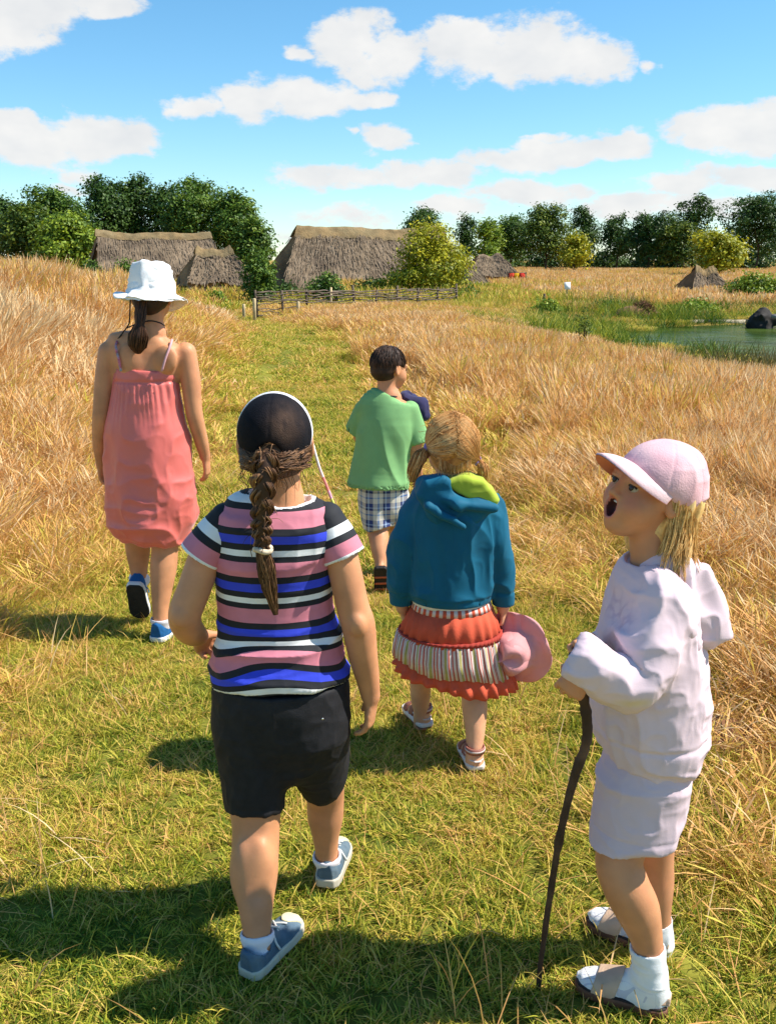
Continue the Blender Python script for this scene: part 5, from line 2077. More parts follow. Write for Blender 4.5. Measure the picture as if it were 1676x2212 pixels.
    net = np.exp(-(((q[:, 0] - .030) / .030) ** 2 + ((q[:, 2] - .050) / .035) ** 2)) * (q[:, 1] < -.03)
    cp = np.maximum(cp, net * np.clip(.10 + .06 * fbm(V, (90, 90, 30), 2, 6), 0, .13))
    cm = ramp_mat('mesh_cap', 'cp', [(0, (0.006, 0.0065, 0.010)), (0.13, (0.085, 0.050, 0.034)), (0.3, (0.55, 0.58, 0.62)), (0.62, (0.70, 0.72, 0.76))], rough=0.8, fract=False, constant=False, bump=0.45, bscale=420, var=0.2, vscale=60, spec=0.12)
    cap = add('cap', V, Fc, cm, o, attrs={'cp': cp})
    # visor pointing away
    ts, rs = np.linspace(-1.05, 1.05, 17), np.linspace(0, 1, 6)
    vv = []
    for lift in (0, -0.003):
        for rr in rs:
            for t in ts:
                x = math.sin(t) * (0.080 + rr * 0.004)
                y = -0.012 + math.cos(t) * 0.094 + rr * 0.065 * math.cos(t * 1.25)
                vv.append((x, y, 0.004 - 0.012 * rr - 0.10 * x * x / 0.08 + lift))
    V = hc + np.array(vv) @ R.T
    n1 = len(rs) * len(ts)
    i, j = np.meshgrid(np.arange(len(rs) - 1), np.arange(len(ts) - 1), indexing='ij')
    i, j = i.ravel(), j.ravel()
    Q = np.stack([i * 17 + j, i * 17 + j + 1, (i + 1) * 17 + j + 1, (i + 1) * 17 + j], 1)
    rim = np.concatenate([np.arange(17), np.arange(1, 6) * 17 + 16, 5 * 17 + np.arange(15, -1, -1), np.arange(4, 0, -1) * 17])
    rn = np.roll(rim, -1)
    add('visor', V, [Q[:, ::-1], Q + n1, np.stack([rim, rn, rn + n1, rim + n1], 1)], mat('grey_visor', (0.6, 0.62, 0.66), rough=0.7), cap)
    # hair
    hm = hair_mat('brown_hair', (0.035, 0.016, 0.008), (0.115, 0.052, 0.022), (0.30, 0.155, 0.07))
    G = Field(hc - 0.16, hc + 0.12, 0.0035)
    G.put(p_ell(hc + R @ np.array([0, -0.022, -0.012]), (.0745, .080, .066), R), 0)
    G.put(p_ell(hc + R @ np.array([-0.004, -0.086, -0.030]), (.030, .032, .040), R), 0.02)
    G.cut(hc + R @ np.array([0, 0.018, 0]), R @ np.array([0, 1, 0.0]))
    V, Fc = G.mesh()
    add('hair', relax(V, Fc, 1), Fc, hm, o, attrs={'hv': np.clip(0.22 + 0.2 * fbm(V, (60, 60, 12), 2, 3), 0, 1)})
    r = np.random.default_rng(4)
    root = hc + R @ np.array([-0.008, -0.118, -0.030])
    pth = []
    for q in range(420):
        a = r.uniform(-1.75, 1.75)
        h = r.uniform(-0.046, 0.004)
        p0 = np.array([math.sin(a) * .077, -0.016 - math.cos(a) * .086, h])
        a2 = a * 0.5
        p1 = np.array([math.sin(a2) * .078, -0.022 - math.cos(a2) * .089, h * .55 - 0.014])
        p2 = (root - hc) @ R + np.append(r.normal(0, .010, 2), r.normal(0, .016))
        pth.append(catmull([p0, p1, p2], 9) + r.normal(0, .0012, (9, 3)))
    hair_tubes('swept_hair', hc + np.array(pth) @ R.T, 0.0019, hm, o, 5)
    bp = [hc + R @ np.array([-0.004, -0.112, -0.004]), P(574, 1000, 1.852), P(570, 1050, 1.842), P(566, 1110, 1.845), P(566, 1150, 1.845), P(568, 1186, 1.848)]
    br = braid(bp, [.020, .027, .026, .0225, .020, .016], 0.074, 34, 3)
    b_ob = hair_tubes('braid', br, 0.0021, hm, o, 6, taper=0.9)
    V, F = tube(catmull(bp, 30), np.interp(np.linspace(0, 1, 30), np.linspace(0, 1, 6), [.014, .017, .016, .014, .012, .010]), 8)
    add('braid_core', V, F, hm, b_ob, attrs={'hv': np.full(len(V), 0.1)})
    tail = bundle([P(568, 1186, 1.848), P(575, 1225, 1.85), P(583, 1270, 1.855), P(596, 1328, 1.862)], [.013, .017, .015, .0025], 190, 16, 7, 0.7, 0.002, frizz=0.25)
    hair_tubes('braid_tail', tail, 0.0017, hm, b_ob, 8)
    fr = []
    for q in range(60):
        t = r.uniform(0, 1)
        p = catmull(bp, 60)[int(t * 59)] + r.normal(0, .012, 3)
        d = r.normal(0, 1, 3) + [0, -.3, .2]
        d = unit(d)
        fr.append(catmull([p, p + d * .018, p + d * .030 + [0, 0, -.010]], 6))
    for q in range(26):
        a = r.uniform(-1.2, 1.2)
        p = hc + R @ np.array([math.sin(a) * .070, -0.02 - math.cos(a) * .082, r.uniform(-.075, -.05)])
        fr.append(catmull([p + [0, 0, .02], p + r.normal(0, .005, 3), p + r.normal(0, .010, 3) + [0, -.004, -.022]], 6))
    hair_tubes('stray_hair', fr, 0.0009, hm, o, 9)
    tc = P(568, 1187, 1.848)
    V, F = tube([tc + [math.cos(a) * .0165, math.sin(a) * .013, 0.003 * math.sin(2 * a)] for a in np.linspace(0, 2 * math.pi, 17)], 0.0062, 8, cap=False)
    add('hair_tie', V, F, mat('beige_tie', (0.62, 0.50, 0.36), rough=0.8, var=0.3, vscale=80), o)
    # a thin coloured cord hanging from the cap beside the face
    cord = catmull([hc + R @ np.array([.078, .008, 0.0]), P(690, 1010, 1.99), P(706, 1050, 1.985), P(722, 1092, 1.975)], 14)
    V, F = tube(cord, 0.0032, 7)
    cv = np.repeat(np.arange(14) / 13.0, 7)
    cv = np.concatenate([cv, [0, 1]])
    cordm = ramp_mat('wrapped_thread', 'cv', [(0, (0.75, 0.72, 0.68)), (0.30, (0.78, 0.62, 0.60)), (0.5, (0.80, 0.25, 0.22)), (0.75, (0.80, 0.35, 0.45)), (0.88, (0.70, 0.72, 0.15))], fract=False, rough=0.8)
    add('hair_wrap', V, F, cordm, o, attrs={'cv': cv})


def sock(top, b, down, r, roll=0.004):
    """sock from above the ankle into the shoe -> V, F"""
    d = unit(top - b)
    F = Field(np.minimum.reduce([top, down, b]) - 0.07, np.maximum.reduce([top, down, b]) + 0.07, 0.003)
    F.put(p_loft([(*top, r + 0.0065, r + 0.0065), (*(top - d * 0.012), r + roll + .004, r + roll + .004), (*(top - d * 0.03), r + .002, r + .002), (*((b + down) / 2), r, r), (*down, r - 0.004, r - .004)], flat=(True, False)), 0)
    F.put(p_loft([(*(top + d * .01), r + .003, r + .003), (*(top - d * .01), r + .001, r + .001)], flat=(True, True)), 0, 's')
    V, Fc = F.mesh()
    V = relax(V, Fc, 1)
    return folds(V, Fc, 0.0008, (18, 18, 60), 6, 0.6), Fc


person_striped()
# ------------------------------------------------------------------ the girl in the pink cap, calling out, with her stick
def person_pink():
    o = put_person('child in pale pink cap and white hooded top facing left, holding a stick', P(1385, 2110, 1.78))
    # head turned left, a little towards us, chin up
    R = frame((-0.88, -0.40, 0.34))
    tilt = np.array(Matrix.Rotation(math.radians(-6), 3, Vector((R[0, 1], R[1, 1], R[2, 1]))))
    R = tilt @ R
    hc = P(1404, 1064, 1.79)
    s = 0.95
    STK = [P(1238, 1412, 1.655), P(1246, 1450, 1.66), P(1259, 1505, 1.665), P(1268, 1560, 1.67), P(1264, 1610, 1.675), P(1240, 1680, 1.685), P(1212, 1790, 1.70), P(1190, 1920, 1.715), P(1170, 2060, 1.728), P(1160, 2158, 1.735)]
    F = Field((0.24, 1.55, 0.0), (0.66, 2.02, 1.25), 0.0033)
    W = head(F, hc, R, s, mouth=True)
    nb = P(1418, 1232, 1.79)
    F.put(p_cone(hc + R @ np.array([0, -0.024, -0.045]), nb, 0.046, 0.049), 0.022)
    F.put(p_loft([R_(1235, 1375, 1470, 1.79, .06), R_(1290, 1350, 1475, 1.79, .075), R_(1420, 1345, 1475, 1.79, .085), R_(1600, 1340, 1475, 1.79, .09), R_(1760, 1320, 1450, 1.79, .10)]), 0.02)
    ln = [(P(1372, 1690, 1.755), .064), (P(1350, 1800, 1.735), .054), (P(1336, 1862, 1.715), .0500), (P(1352, 1915, 1.70), .0500), (P(1376, 1965, 1.70), .0480), (P(1396, 2030, 1.695), .0345), (P(1402, 2085, 1.69), .031), (P(1405, 2125, 1.685), .033)]
    F.put(limb(ln), 0.02)
    lf = [(P(1400, 1700, 1.845), .072), (P(1402, 1790, 1.85), .060), (P(1408, 1852, 1.855), .0485), (P(1412, 1905, 1.86), .0455), (P(1416, 1955, 1.862), .037), (P(1420, 2005, 1.864), .030), (P(1422, 2045, 1.866), .031)]
    F.put(limb(lf), 0.02)
    # arms inside the sleeves, hands closed on the stick
    F.put(limb([(P(1400, 1300, 1.72), .030), (P(1385, 1465, 1.668), .028), (P(1300, 1450, 1.645), .024), (P(1262, 1440, 1.645), .020)]), 0.01)
    F.put(limb([(P(1385, 1300, 1.88), .04), (P(1330, 1440, 1.90), .035), (P(1305, 1412, 1.79), .028), (P(1286, 1411, 1.74), .022)]), 0.01)
    g1 = P(1252, 1474, 1.663)
    up = unit(STK[1] - STK[3])
    # near hand: fingers wrap the stick from the far side, knuckles to the left
    hand(F, P(1268, 1442, 1.640), P(1238, 1480, 1.642) - P(1268, 1442, 1.640), (0.45, 1.0, -0.1), 0.86, (0.75, 1.25, 0.9), thumb=1, thumb_fold=0.8)
    hand(F, P(1284, 1410, 1.735), P(1262, 1390, 1.715) - P(1284, 1410, 1.735), (-0.1, -1.0, -0.2), 0.84, (0.55, 1.3, 1.0), thumb=1, thumb_fold=0.1)
    V, Fc = F.mesh()
    V = relax(V, Fc, 1)
    q = ((V - hc) @ R) / s
    sk = 0.05 * np.abs(vnoise(V, 9, 4))
    ch = np.exp(-(((np.abs(q[:, 0]) - .040) / .022) ** 2 + ((q[:, 1] - .060) / .03) ** 2 + ((q[:, 2] + .030) / .022) ** 2))
    sk = sk + 0.22 * ch
    ml = np.sqrt((q[:, 0] / .0150) ** 2 + ((q[:, 2] + .0525) / .0195) ** 2)
    near = (q[:, 1] > 0.045) & (q[:, 2] < -0.02) & (np.abs(q[:, 0]) < .03)
    lips = np.where(near, np.exp(-((ml - 1.14) / 0.17) ** 2) * 0.42, 0)
    inside = near & (ml < 1.02) & (q[:, 1] < 0.0815)
    sk = np.maximum(sk, lips)
    sk = np.where(inside, 0.98, sk)
    for e in (-1, 1):      # eyebrows
        bx, bz = q[:, 0] - e * .030, q[:, 2] - (.0255 + 0.05 * (.030 - np.abs(q[:, 0])) - 0.0)
        br = np.exp(-((bx / .017) ** 4 + (bz / .0036) ** 2)) * (q[:, 1] > .04)
        sk = np.maximum(sk, br * 0.60)
    add('body', V, Fc, SKIN, o, attrs={'sk': np.clip(sk, 0, 1)})
    # eyes
    white = mat('eye_white', (0.40, 0.36, 0.33), rough=0.2, var=0)
    iris = mat('eye_iris', (0.03, 0.022, 0.018), rough=0.15, var=0)
    for e in (-1, 1):
        c = W(e * .0295, .0680, .0025)
        V, Fc = local_mesh([(p_ell((0, 0, 0), (.0110 * s,) * 3), 0, 'u')], (-.016,) * 3, (.016,) * 3, .0016, np.eye(3), c, 0)
        ey = add('eye', V, Fc, white, o)
        V, Fc = local_mesh([(p_ell((0, 0, 0), (.0070 * s, .0030 * s, .0070 * s)), 0, 'u')], (-.01,) * 3, (.01,) * 3, .0009, R, c + R @ np.array([e * -0.0005, .0108, -.001]) * s, 0)
        add('iris', V, Fc, iris, ey)
        lid = [c + R @ (np.array([t * .0125, .0104 * math.cos(t * 0.9) + .0012, .0042 * (1 - t * t) + 0.0005]) * s) for t in np.linspace(-1, 1, 9)]
        V, Fc = tube(lid, 0.0021, 6)
        add('eyelash', V, Fc, iris, ey)
    # teeth just inside the upper lip
    tv = [W(math.sin(t) * .0125, .066 + math.cos(t) * .009, -.0385) for t in np.linspace(-1, 1, 9)]
    V, Fc = tube(tv, 0.0026, 6)
    add('teeth', V, Fc, mat('tooth', (0.7, 0.66, 0.58), rough=0.3, var=0), o)
    # hooded top
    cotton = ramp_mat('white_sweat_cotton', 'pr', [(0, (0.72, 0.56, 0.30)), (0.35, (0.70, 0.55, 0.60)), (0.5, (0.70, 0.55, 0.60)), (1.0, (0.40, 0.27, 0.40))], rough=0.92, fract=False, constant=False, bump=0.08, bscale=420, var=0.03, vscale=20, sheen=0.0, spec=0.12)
    G = Field((0.27, 1.56, 0.46), (0.72, 2.05, 1.10), 0.0042)
    tor = [R_(1222, 1392, 1462, 1.79, .062), R_(1244, 1352, 1482, 1.79, .082), R_(1290, 1322, 1494, 1.79, .115), R_(1370, 1300, 1497, 1.79, .130), R_(1470, 1288, 1504, 1.79, .136), R_(1560, 1281, 1514, 1.79, .140), R_(1625, 1288, 1514, 1.79, .136)]
    G.put(p_loft(tor, flat=(True, False)), 0)
    band = [R_(1622, 1296, 1508, 1.79, .128), R_(1650, 1302, 1502, 1.79, .122), R_(1690, 1312, 1486, 1.79, .118)]
    G.put(p_loft(band, flat=(True, True)), 0.004)
    G.put(p_loft([R_(1676, 1322, 1476, 1.79, .110), R_(1710, 1322, 1476, 1.79, .110)], flat=(True, True)), 0, 's')
    # near sleeve: full at the elbow, gathered at the cuff
    G.put(p_loft([(*p, r_, r_) for p, r_ in ((P(1420, 1285, 1.715), .054), (P(1408, 1360, 1.688), .057), (P(1392, 1430, 1.668), .057), (P(1366, 1466, 1.654), .053), (P(1318, 1460, 1.640), .045), (P(1276, 1436, 1.638), .043), (P(1240, 1414, 1.644), .043))], side=(0.2, 1, 0.1), flat=(False, True), sub=4), 0.022)
    G.put(p_loft([(*p, r_, r_) for p, r_ in ((P(1400, 1290, 1.87), .056), (P(1352, 1400, 1.90), .056), (P(1318, 1418, 1.82), .046), (P(1296, 1412, 1.765), .036))], side=(0.2, 1, 0.1), flat=(False, True)), 0.02)
    G.put(p_ell(nb + [0.0, 0, .030], (.066, .066, .040)), 0.006, 's')
    V, Fc = G.mesh()
    V = relax(V, Fc, 2)
    nm = sstep(.07, .12, np.linalg.norm(V - nb, axis=1))
    V = folds(V, Fc, 0.0095, (9, 9, 6), 21, 0.8, nm)
    V = folds(V, Fc, 0.0045, (17, 17, 15), 25, 0.8, nm)
    V = folds(V, Fc, 0.0018, (30, 30, 30), 23, 0.7, nm)
    # groove above the hem band and at the arm seam
    gz = R_(1622, 1296, 1508, 1.79, .128)[2]
    V = V - vnormals(V, Fc) * (0.004 * np.exp(-((V[:, 2] - gz) / .005) ** 2))[:, None]
    pr = np.zeros(len(V))
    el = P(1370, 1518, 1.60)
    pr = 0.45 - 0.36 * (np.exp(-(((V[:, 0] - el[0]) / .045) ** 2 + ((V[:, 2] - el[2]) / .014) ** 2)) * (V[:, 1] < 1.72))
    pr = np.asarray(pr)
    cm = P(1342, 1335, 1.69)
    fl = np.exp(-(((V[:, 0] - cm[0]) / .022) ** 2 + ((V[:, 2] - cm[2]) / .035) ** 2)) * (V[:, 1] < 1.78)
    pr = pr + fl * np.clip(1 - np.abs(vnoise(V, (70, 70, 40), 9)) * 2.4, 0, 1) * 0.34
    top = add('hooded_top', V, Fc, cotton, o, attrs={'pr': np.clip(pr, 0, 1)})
    # cuff line
    cu = P(1264, 1430, 1.638)
    dv = unit(P(1254, 1428, 1.640) - P(1300, 1452, 1.637))
    A = unit(np.cross(dv, (0, 1, 0)))
    B = np.cross(dv, A)
    V, Fc = tube([cu + (math.cos(a) * A + math.sin(a) * B) * .0445 for a in np.linspace(0, 2 * math.pi, 25)], 0.0022, 6, cap=False)
    add('cuff_seam', V, Fc, cotton, top, attrs={'pr': np.full(len(V), 0.58)})
    # hood lying on the back, and the collar it grows from
    G = Field((0.42, 1.60, 0.78), (0.80, 1.97, 1.13), 0.0036)
    def hz(uv):
        return [(P(u, v, 1.76)[0], P(u, v, 1.76)[2]) for u, v in uv]
    G.put(p_poly(hz([(1420, 1214), (1526, 1204), (1578, 1366), (1546, 1386), (1490, 1412), (1462, 1340)]), 1.785, .086, .034, taper=((0.0, .95), (1.0, .62))), 0)
    G.put(p_ell(P(1500, 1196, 1.785), (.034, .050, .030)), 0.02, 's')
    edge = [P(1404, 1240, 1.728), P(1428, 1262, 1.690), P(1456, 1306, 1.676), P(1480, 1354, 1.684), P(1494, 1396, 1.708)]
    for k in range(4):
        G.put(p_cone(edge[k], edge[k + 1], .010 + .003 * min(k, 2), .013 + .001 * min(k, 2)), 0.018)
    G.put(p_cone(P(1430, 1232, 1.77), P(1480, 1290, 1.765), .050, .055), 0.03)
    G.put(p_ell(P(1540, 1290, 1.70), (.026, .020, .075), frame((0, 1, 0), (-.28, 0, .96))), 0.03, 's')
    V, Fc = G.mesh()
    V = relax(V, Fc, 10)
    V = folds(V, Fc, 0.0060, (11, 11, 9), 33, 0.75)
    V = folds(V, Fc, 0.0030, (22, 22, 18), 35, 0.75)
    add('hood', V, Fc, cotton, top, attrs={'pr': np.full(len(V), 0.45)})
    ring = [nb + np.array([math.cos(a) * .060 + .002, math.sin(a) * .062, .006 + .010 * math.cos(a)]) for a in np.linspace(0, 2 * math.pi, 41)]
    V, Fc = tube(ring, .0195 + .0012 * np.sin(np.linspace(0, 25, 41)), 12, cap=False)
    add('collar', V, Fc, cotton, top, attrs={'pr': np.full(len(V), 0.45)})
    # shorts
    G = Field((0.24, 1.56, 0.26), (0.66, 2.02, 0.62), 0.0042)
    G.put(p_loft([R_(1660, 1316, 1478, 1.79, .116), R_(1740, 1300, 1468, 1.788, .126), R_(1848, 1284, 1447, 1.782, .128)], flat=(True, True), n=2.3), 0)
    e = R_(1848, 1284, 1447, 1.782, .128)
    for nd in (ln, lf):
        G.put(p_loft([(*nd[0][0], nd[0][1] + .016, nd[0][1] + .016), (*nd[1][0], nd[1][1] + .016, nd[1][1] + .016), (*nd[2][0], nd[2][1] + .014, nd[2][1] + .014)]), 0.03)
    G.cut((e[0], e[1], e[2]), (0.16, 0, -1))
    G.put(p_loft([(e[0], e[1], e[2] + .03, e[3] - .006, e[4] - .006), (e[0], e[1], e[2] - .03, e[3] - .005, e[4] - .005)], flat=(True, True), n=2.3), 0, 's')
    V, Fc = G.mesh()
    V = relax(V, Fc, 2)
    V = folds(V, Fc, 0.0060, (9, 9, 12), 41, 0.75)
    V = folds(V, Fc, 0.0016, (28, 28, 40), 43, 0.7)
    V = V - vnormals(V, Fc) * (0.0018 * np.exp(-((V[:, 2] - e[2] - .030) / .0035) ** 2))[:, None]
    add('shorts', V, Fc, mat('white_pink_cotton', (0.64, 0.50, 0.545), rough=0.9, var=0.05, bump=0.1, bscale=300, bdist=0.002), o)
    # feet: socks in sandals
    sockm = ramp_mat('ribbed_sock', 'rb', [(0, (0.80, 0.80, 0.79)), (0.72, (0.60, 0.60, 0.66))], rough=0.95, bump=0.12, bscale=400, var=0.04)
    tan = mat('beige_leather', (0.56, 0.39, 0.27), rough=0.6, var=0.12, vscale=25, bump=0.2, bscale=150, bdist=0.002)
    brown = mat('brown_sole', (0.17, 0.075, 0.04), rough=0.7, var=0.2, vscale=20)
    dark = mat('dark_footbed', (0.03, 0.022, 0.02), rough=0.8, var=0.2)
    L = 0.195
    for heel, toe_, ank, top_, rr in ((P(1437, 2192, GY(2192)), P(1262, 2136, GY(2136)), P(1405, 2120, 1.685), P(1398, 2045, 1.694), .0365),
                                      (P(1437, 2068, GY(2068)), P(1280, 2000, GY(2000)), P(1422, 2045, 1.866), P(1420, 1985, 1.864), .0330)):
        d = toe_ - heel
        d[2] = 0
        Rf = frame(d)
        heel = heel + [0, 0, 0.010]
        G = Field(np.minimum(heel, toe_) - [.07, .07, .02], np.maximum(heel, toe_) + [.07, .07, .05], 0.003)
        G = Field(np.minimum.reduce([heel, toe_, top_]) - [.08, .08, .02], np.maximum.reduce([heel, toe_, top_]) + [.08, .08, .04], 0.003)
        G.put(p_at(p_foot(L, FOOT_W, FOOT_H, 0.003, 0.018), Rf, heel), 0)
        G.put(p_loft([(*top_, rr + .001, rr + .001), (*((top_ + ank) / 2), rr, rr), (*ank, rr, rr), (*(heel + Rf @ np.array([0, .24 * L, .16 * L])), rr, rr)], flat=(True, False)), 0.02)
        G.put(p_loft([(*(top_ + [0, 0, .01]), rr - .002, rr - .002), (*(top_ - [0, 0, .008]), rr - .003, rr - .003)], flat=(True, True)), 0, 's')
        V, Fc = G.mesh()
        V = relax(V, Fc, 1)
        V = folds(V, Fc, 0.0018, (14, 14, 55), 51, 0.7, sstep(heel[2] + .05, heel[2] + .08, V[:, 2]))
        y = (V - heel) @ Rf[:, 1]
        zz = V[:, 2] - heel[2]
        rb = np.where(zz > 0.062, 0.2, (V - heel) @ Rf[:, 0] / 0.011 + 0.35 * y / 0.02 * 0)
        rb = np.where((y > 0.10 * L) & (zz < 0.062) & (y < 0.95 * L), ((V - heel) @ Rf[:, 0]) / 0.0095 + 40.0, 0.2)
        add('sock', V, Fc, sockm, o, attrs={'rb': rb})
        sd = bpy.data.objects.new('sandal', None)
        sd.location = [float(x) for x in (heel - np.array(o.location))]
        link(sd, o)
        lo, hi = (-0.25 * L, -0.03, -0.01), (0.25 * L, L + 0.03, 0.45 * L)
        V, Fc = local_mesh([(p_sole(L, SHOE_W, .020, .005), 0, 'u')], lo, hi, .003, Rf, heel, 2)
        add('sole', V, Fc, brown, sd)
        V, Fc = local_mesh([(p_sole(L, SHOE_W, .006, .003), 0, 'u')], lo, hi, .003, Rf, heel + [0, 0, .018], 1)
        add('footbed', V, Fc, dark, sd)
        kw = dict(res=.0025, grow=.0075, z0=.018)
        strap(sd, 'toe_strap', L, Rf, heel, lambda X, Y, Z: np.abs(Y - 0.71 * L + 0.25 * Z) - 0.135 * L + 0 * X, tan, **kw)
        strap(sd, 'ankle_strap', L, Rf, heel, lambda X, Y, Z: np.abs(Y - 0.30 * L) - 0.045 * L + 0 * X + 0 * Z, tan, **kw)
        strap(sd, 'heel_strap', L, Rf, heel, lambda X, Y, Z: np.maximum(np.abs(Z - 0.035 - 0.30 * np.maximum(Y, 0) * 1.0) - 0.0085, Y - 0.33 * L) + 0 * X, tan, **kw)
    # cap
    pinkc = ramp_mat('pink_cap_cotton', 'cp', [(0, (0.76, 0.50, 0.52)), (0.45, (0.66, 0.36, 0.41)), (1.0, (0.80, 0.64, 0.63))], rough=0.9, fract=False, constant=False, bump=0.25, bscale=300, var=0.05, sheen=0.0)
    cR = R @ np.array(Matrix.Rotation(math.radians(-9), 3, 'X'))
    G = Field(hc - 0.15, hc + 0.17, 0.003)
    G.put(p_ell(hc + R @ np.array([0, -0.018, 0.032]), (.0805, .0970, .0820), cR), 0)
    G.cut(hc + R @ np.array([0, 0.01, 0.010]), R @ np.array([0, 0.44, -1.0]))
    G.put(p_ell(hc + R @ np.array([0, -0.125, -0.012]), (.034, .035, .026), R), 0.006, 's')
    V, Fc = G.mesh()
    V = relax(V, Fc, 2)
    V = folds(V, Fc, 0.0045, (13, 13, 22), 61, 0.75, sstep(hc[2] + 0.12, hc[2] + .05, V[:, 2]))
    q = (V - hc) @ cR
    ph = np.arctan2(q[:, 0], q[:, 1] + .018)
    sm = np.minimum.reduce([np.abs(ph - a) for a in (-2.1, -1.05, 0, 1.05, 2.1)])
    V = V - vnormals(V, Fc) * (0.0012 * np.exp(-(sm / .03) ** 2))[:, None]
    cap = add('cap', V, Fc, pinkc, o, attrs={'cp': np.clip(0.15 + 0.25 * fbm(V, 18, 2, 3), 0, 1)})
    # visor with orange underside
    nt, nr = 21, 8
    ts, rs = np.linspace(-1.28, 1.28, nt), np.linspace(-0.06, 1, nr)
    tops, bots = [], []
    for rr in rs:
        for t in ts:
            x = math.sin(t) * (.0795 + .004 * rr)
            y = -0.018 + math.cos(t) * .0965 + rr * .072 * max(0.0, math.cos(t * 1.12)) ** 0.8
            z = 0.047 + 0.012 * rr * math.cos(t) - 0.034 * (abs(x) / .08) ** 2.0 - 0.016 * rr * rr
            tops.append((x, y, z))
            bots.append((x, y, z - .0035))
    Vt, Vb = hc + np.array(tops) @ R.T, hc + np.array(bots) @ R.T
    i, j = np.meshgrid(np.arange(nr - 1), np.arange(nt - 1), indexing='ij')
    i, j = i.ravel(), j.ravel()
    Q = np.stack([i * nt + j, i * nt + j + 1, (i + 1) * nt + j + 1, (i + 1) * nt + j], 1)
    rim = np.concatenate([np.arange(nt), np.arange(1, nr) * nt + nt - 1, (nr - 1) * nt + np.arange(nt - 2, -1, -1), np.arange(nr - 2, 0, -1) * nt])
    rn = np.roll(rim, -1)
    n1 = len(Vt)
    add('visor', np.concatenate([Vt, Vb]), [Q[:, ::-1], np.stack([rim, rn, rn + n1, rim + n1], 1)], pinkc, cap, attrs={'cp': np.concatenate([np.full(n1, .75), np.full(n1, .5)])})
    add('visor_lining', Vb - R[:, 2] * 0.0008, Q, mat('coral_lining', (0.78, 0.30, 0.20), rough=0.9, var=0.06), cap)
    btn = hc + cR @ np.array([0, -.018, .032 + .086])
    # hair: shoulder length, loose, blonde
    hm = hair_mat('blonde_hair', (0.46, 0.235, 0.065), (0.70, 0.42, 0.14), (0.86, 0.62, 0.28))
    G = Field(hc - 0.22, hc + 0.12, 0.0035)
    G.put(p_ell(hc + R @ np.array([0, -0.028, 0.004]), (.0760, .0800, .075), R), 0)
    G.put(p_loft([(*(hc + R @ np.array([0, -0.050, 0.0])), .078, .052), (*(hc + R @ np.array([0, -0.060, -0.06])), .080, .054), (*(hc + R @ np.array([0, -0.070, -0.115])), .076, .042), (*(hc + R @ np.array([0, -0.074, -0.145])), .056, .020)], side=R[:, 0]), 0.02)
    G.cut(hc + R @ np.array([0, -0.016, 0]), R @ np.array([0, 1, 0.12]))
    V, Fc = G.mesh()
    V = relax(V, Fc, 1)
    ql = (V - hc) @ R
    st = fbm(np.c_[ql[:, 0] * 75, ql[:, 1] * 75, ql[:, 2] * 7 + 1.5 * np.sin(ql[:, 0] * 40)], 1.0, 3, 3)
    add('hair', V + vnormals(V, Fc) * (.0045 * st)[:, None], Fc, hm, o, attrs={'hv': np.clip(.5 + .38 * st, 0, 1)})
    r = np.random.default_rng(8)
    pth = []
    for lock in range(150):
        a = r.uniform(-2.05, 0.95)
        rad = 1 + r.uniform(-.01, .13)
        y0 = -0.028 - math.cos(a) * .0790 * rad
        x0 = math.sin(a) * .0745 * rad
        z00 = .018 + .44 * (y0 - .01)
        lng = z00 + (r.uniform(.085, .172) if a > -1.5 else r.uniform(.070, .145))
        out = r.uniform(-.3, 1.5) * .024
        wv, wf, wa = r.uniform(0, 6.28), r.uniform(4, 8), r.uniform(.001, .009)
        curl = r.normal(0, .014)
        k = np.linspace(0, 1, 8)
        for q in range(11):
            off = r.normal(0, .0042, 2)
            sp = np.interp(k, [0, .3, .8, 1], [1.3, 1.0, .8, .45])
            rk = (1.0 + (rad - 1) * np.minimum(1, k * 2.2)) / rad
            x = x0 * rk * (1 - .16 * k + .10 * k * k) + wa * np.sin(k * wf + wv) * k + math.sin(a) * out * k * k + off[0] * sp + curl * k ** 3
            y = -.028 + (y0 + .028) * rk - (.016 * np.sin(k * 2.2)) - out * k * k * math.cos(a) * 1.2 + wa * np.cos(k * wf + wv) * k + off[1] * sp
            z = z00 - (lng + r.normal(0, .007)) * k
            if a < -1.5:
                y = y - .024 * k
            pth.append(np.stack([x, y, z], 1))
    hp = hc + np.array(pth) @ R.T
    hair_tubes('loose_hair', hp, 0.0010, hm, o, 5, taper=0.3)
    fr = []
    for q in range(40):
        a = r.uniform(-1.0, 1.0)
        p = np.array([math.sin(a) * .08, -.028 - math.cos(a) * .084, r.uniform(-.10, 0)])
        d = np.array([math.sin(a) * .3, -1.0, r.uniform(-.7, .3)])
        fr.append(catmull([p, p + d * .02, p + d * .05 + [0, 0, -.006]], 7))
    hair_tubes('stray_hair', hc + np.array(fr) @ R.T, 0.0007, hm, o, 6)
    # coloured thread wrap in the hair
    wr = catmull([P(1479, 1176, 1.735), P(1474, 1205, 1.728), P(1470, 1240, 1.722), P(1466, 1272, 1.718)], 16)
    V, Fc = tube(wr, 0.0032, 7)
    cv = np.concatenate([np.repeat(np.arange(16) / 15.0, 7), [0, 1]])
    add('hair_wrap', V, Fc, ramp_mat('hair_wrap_thread', 'cv', [(0, (0.06, 0.46, 0.48)), (0.36, (0.80, 0.22, 0.28)), (0.70, (0.72, 0.30, 0.45)), (0.86, (0.62, 0.60, 0.62))], fract=False, rough=0.8), o, attrs={'cv': cv})
    V, Fc = tube([wr[-1] + [math.cos(a) * .008, 0, math.sin(a) * .003 - .002] for a in np.linspace(0, 6.283, 13)], 0.0022, 6, cap=False)
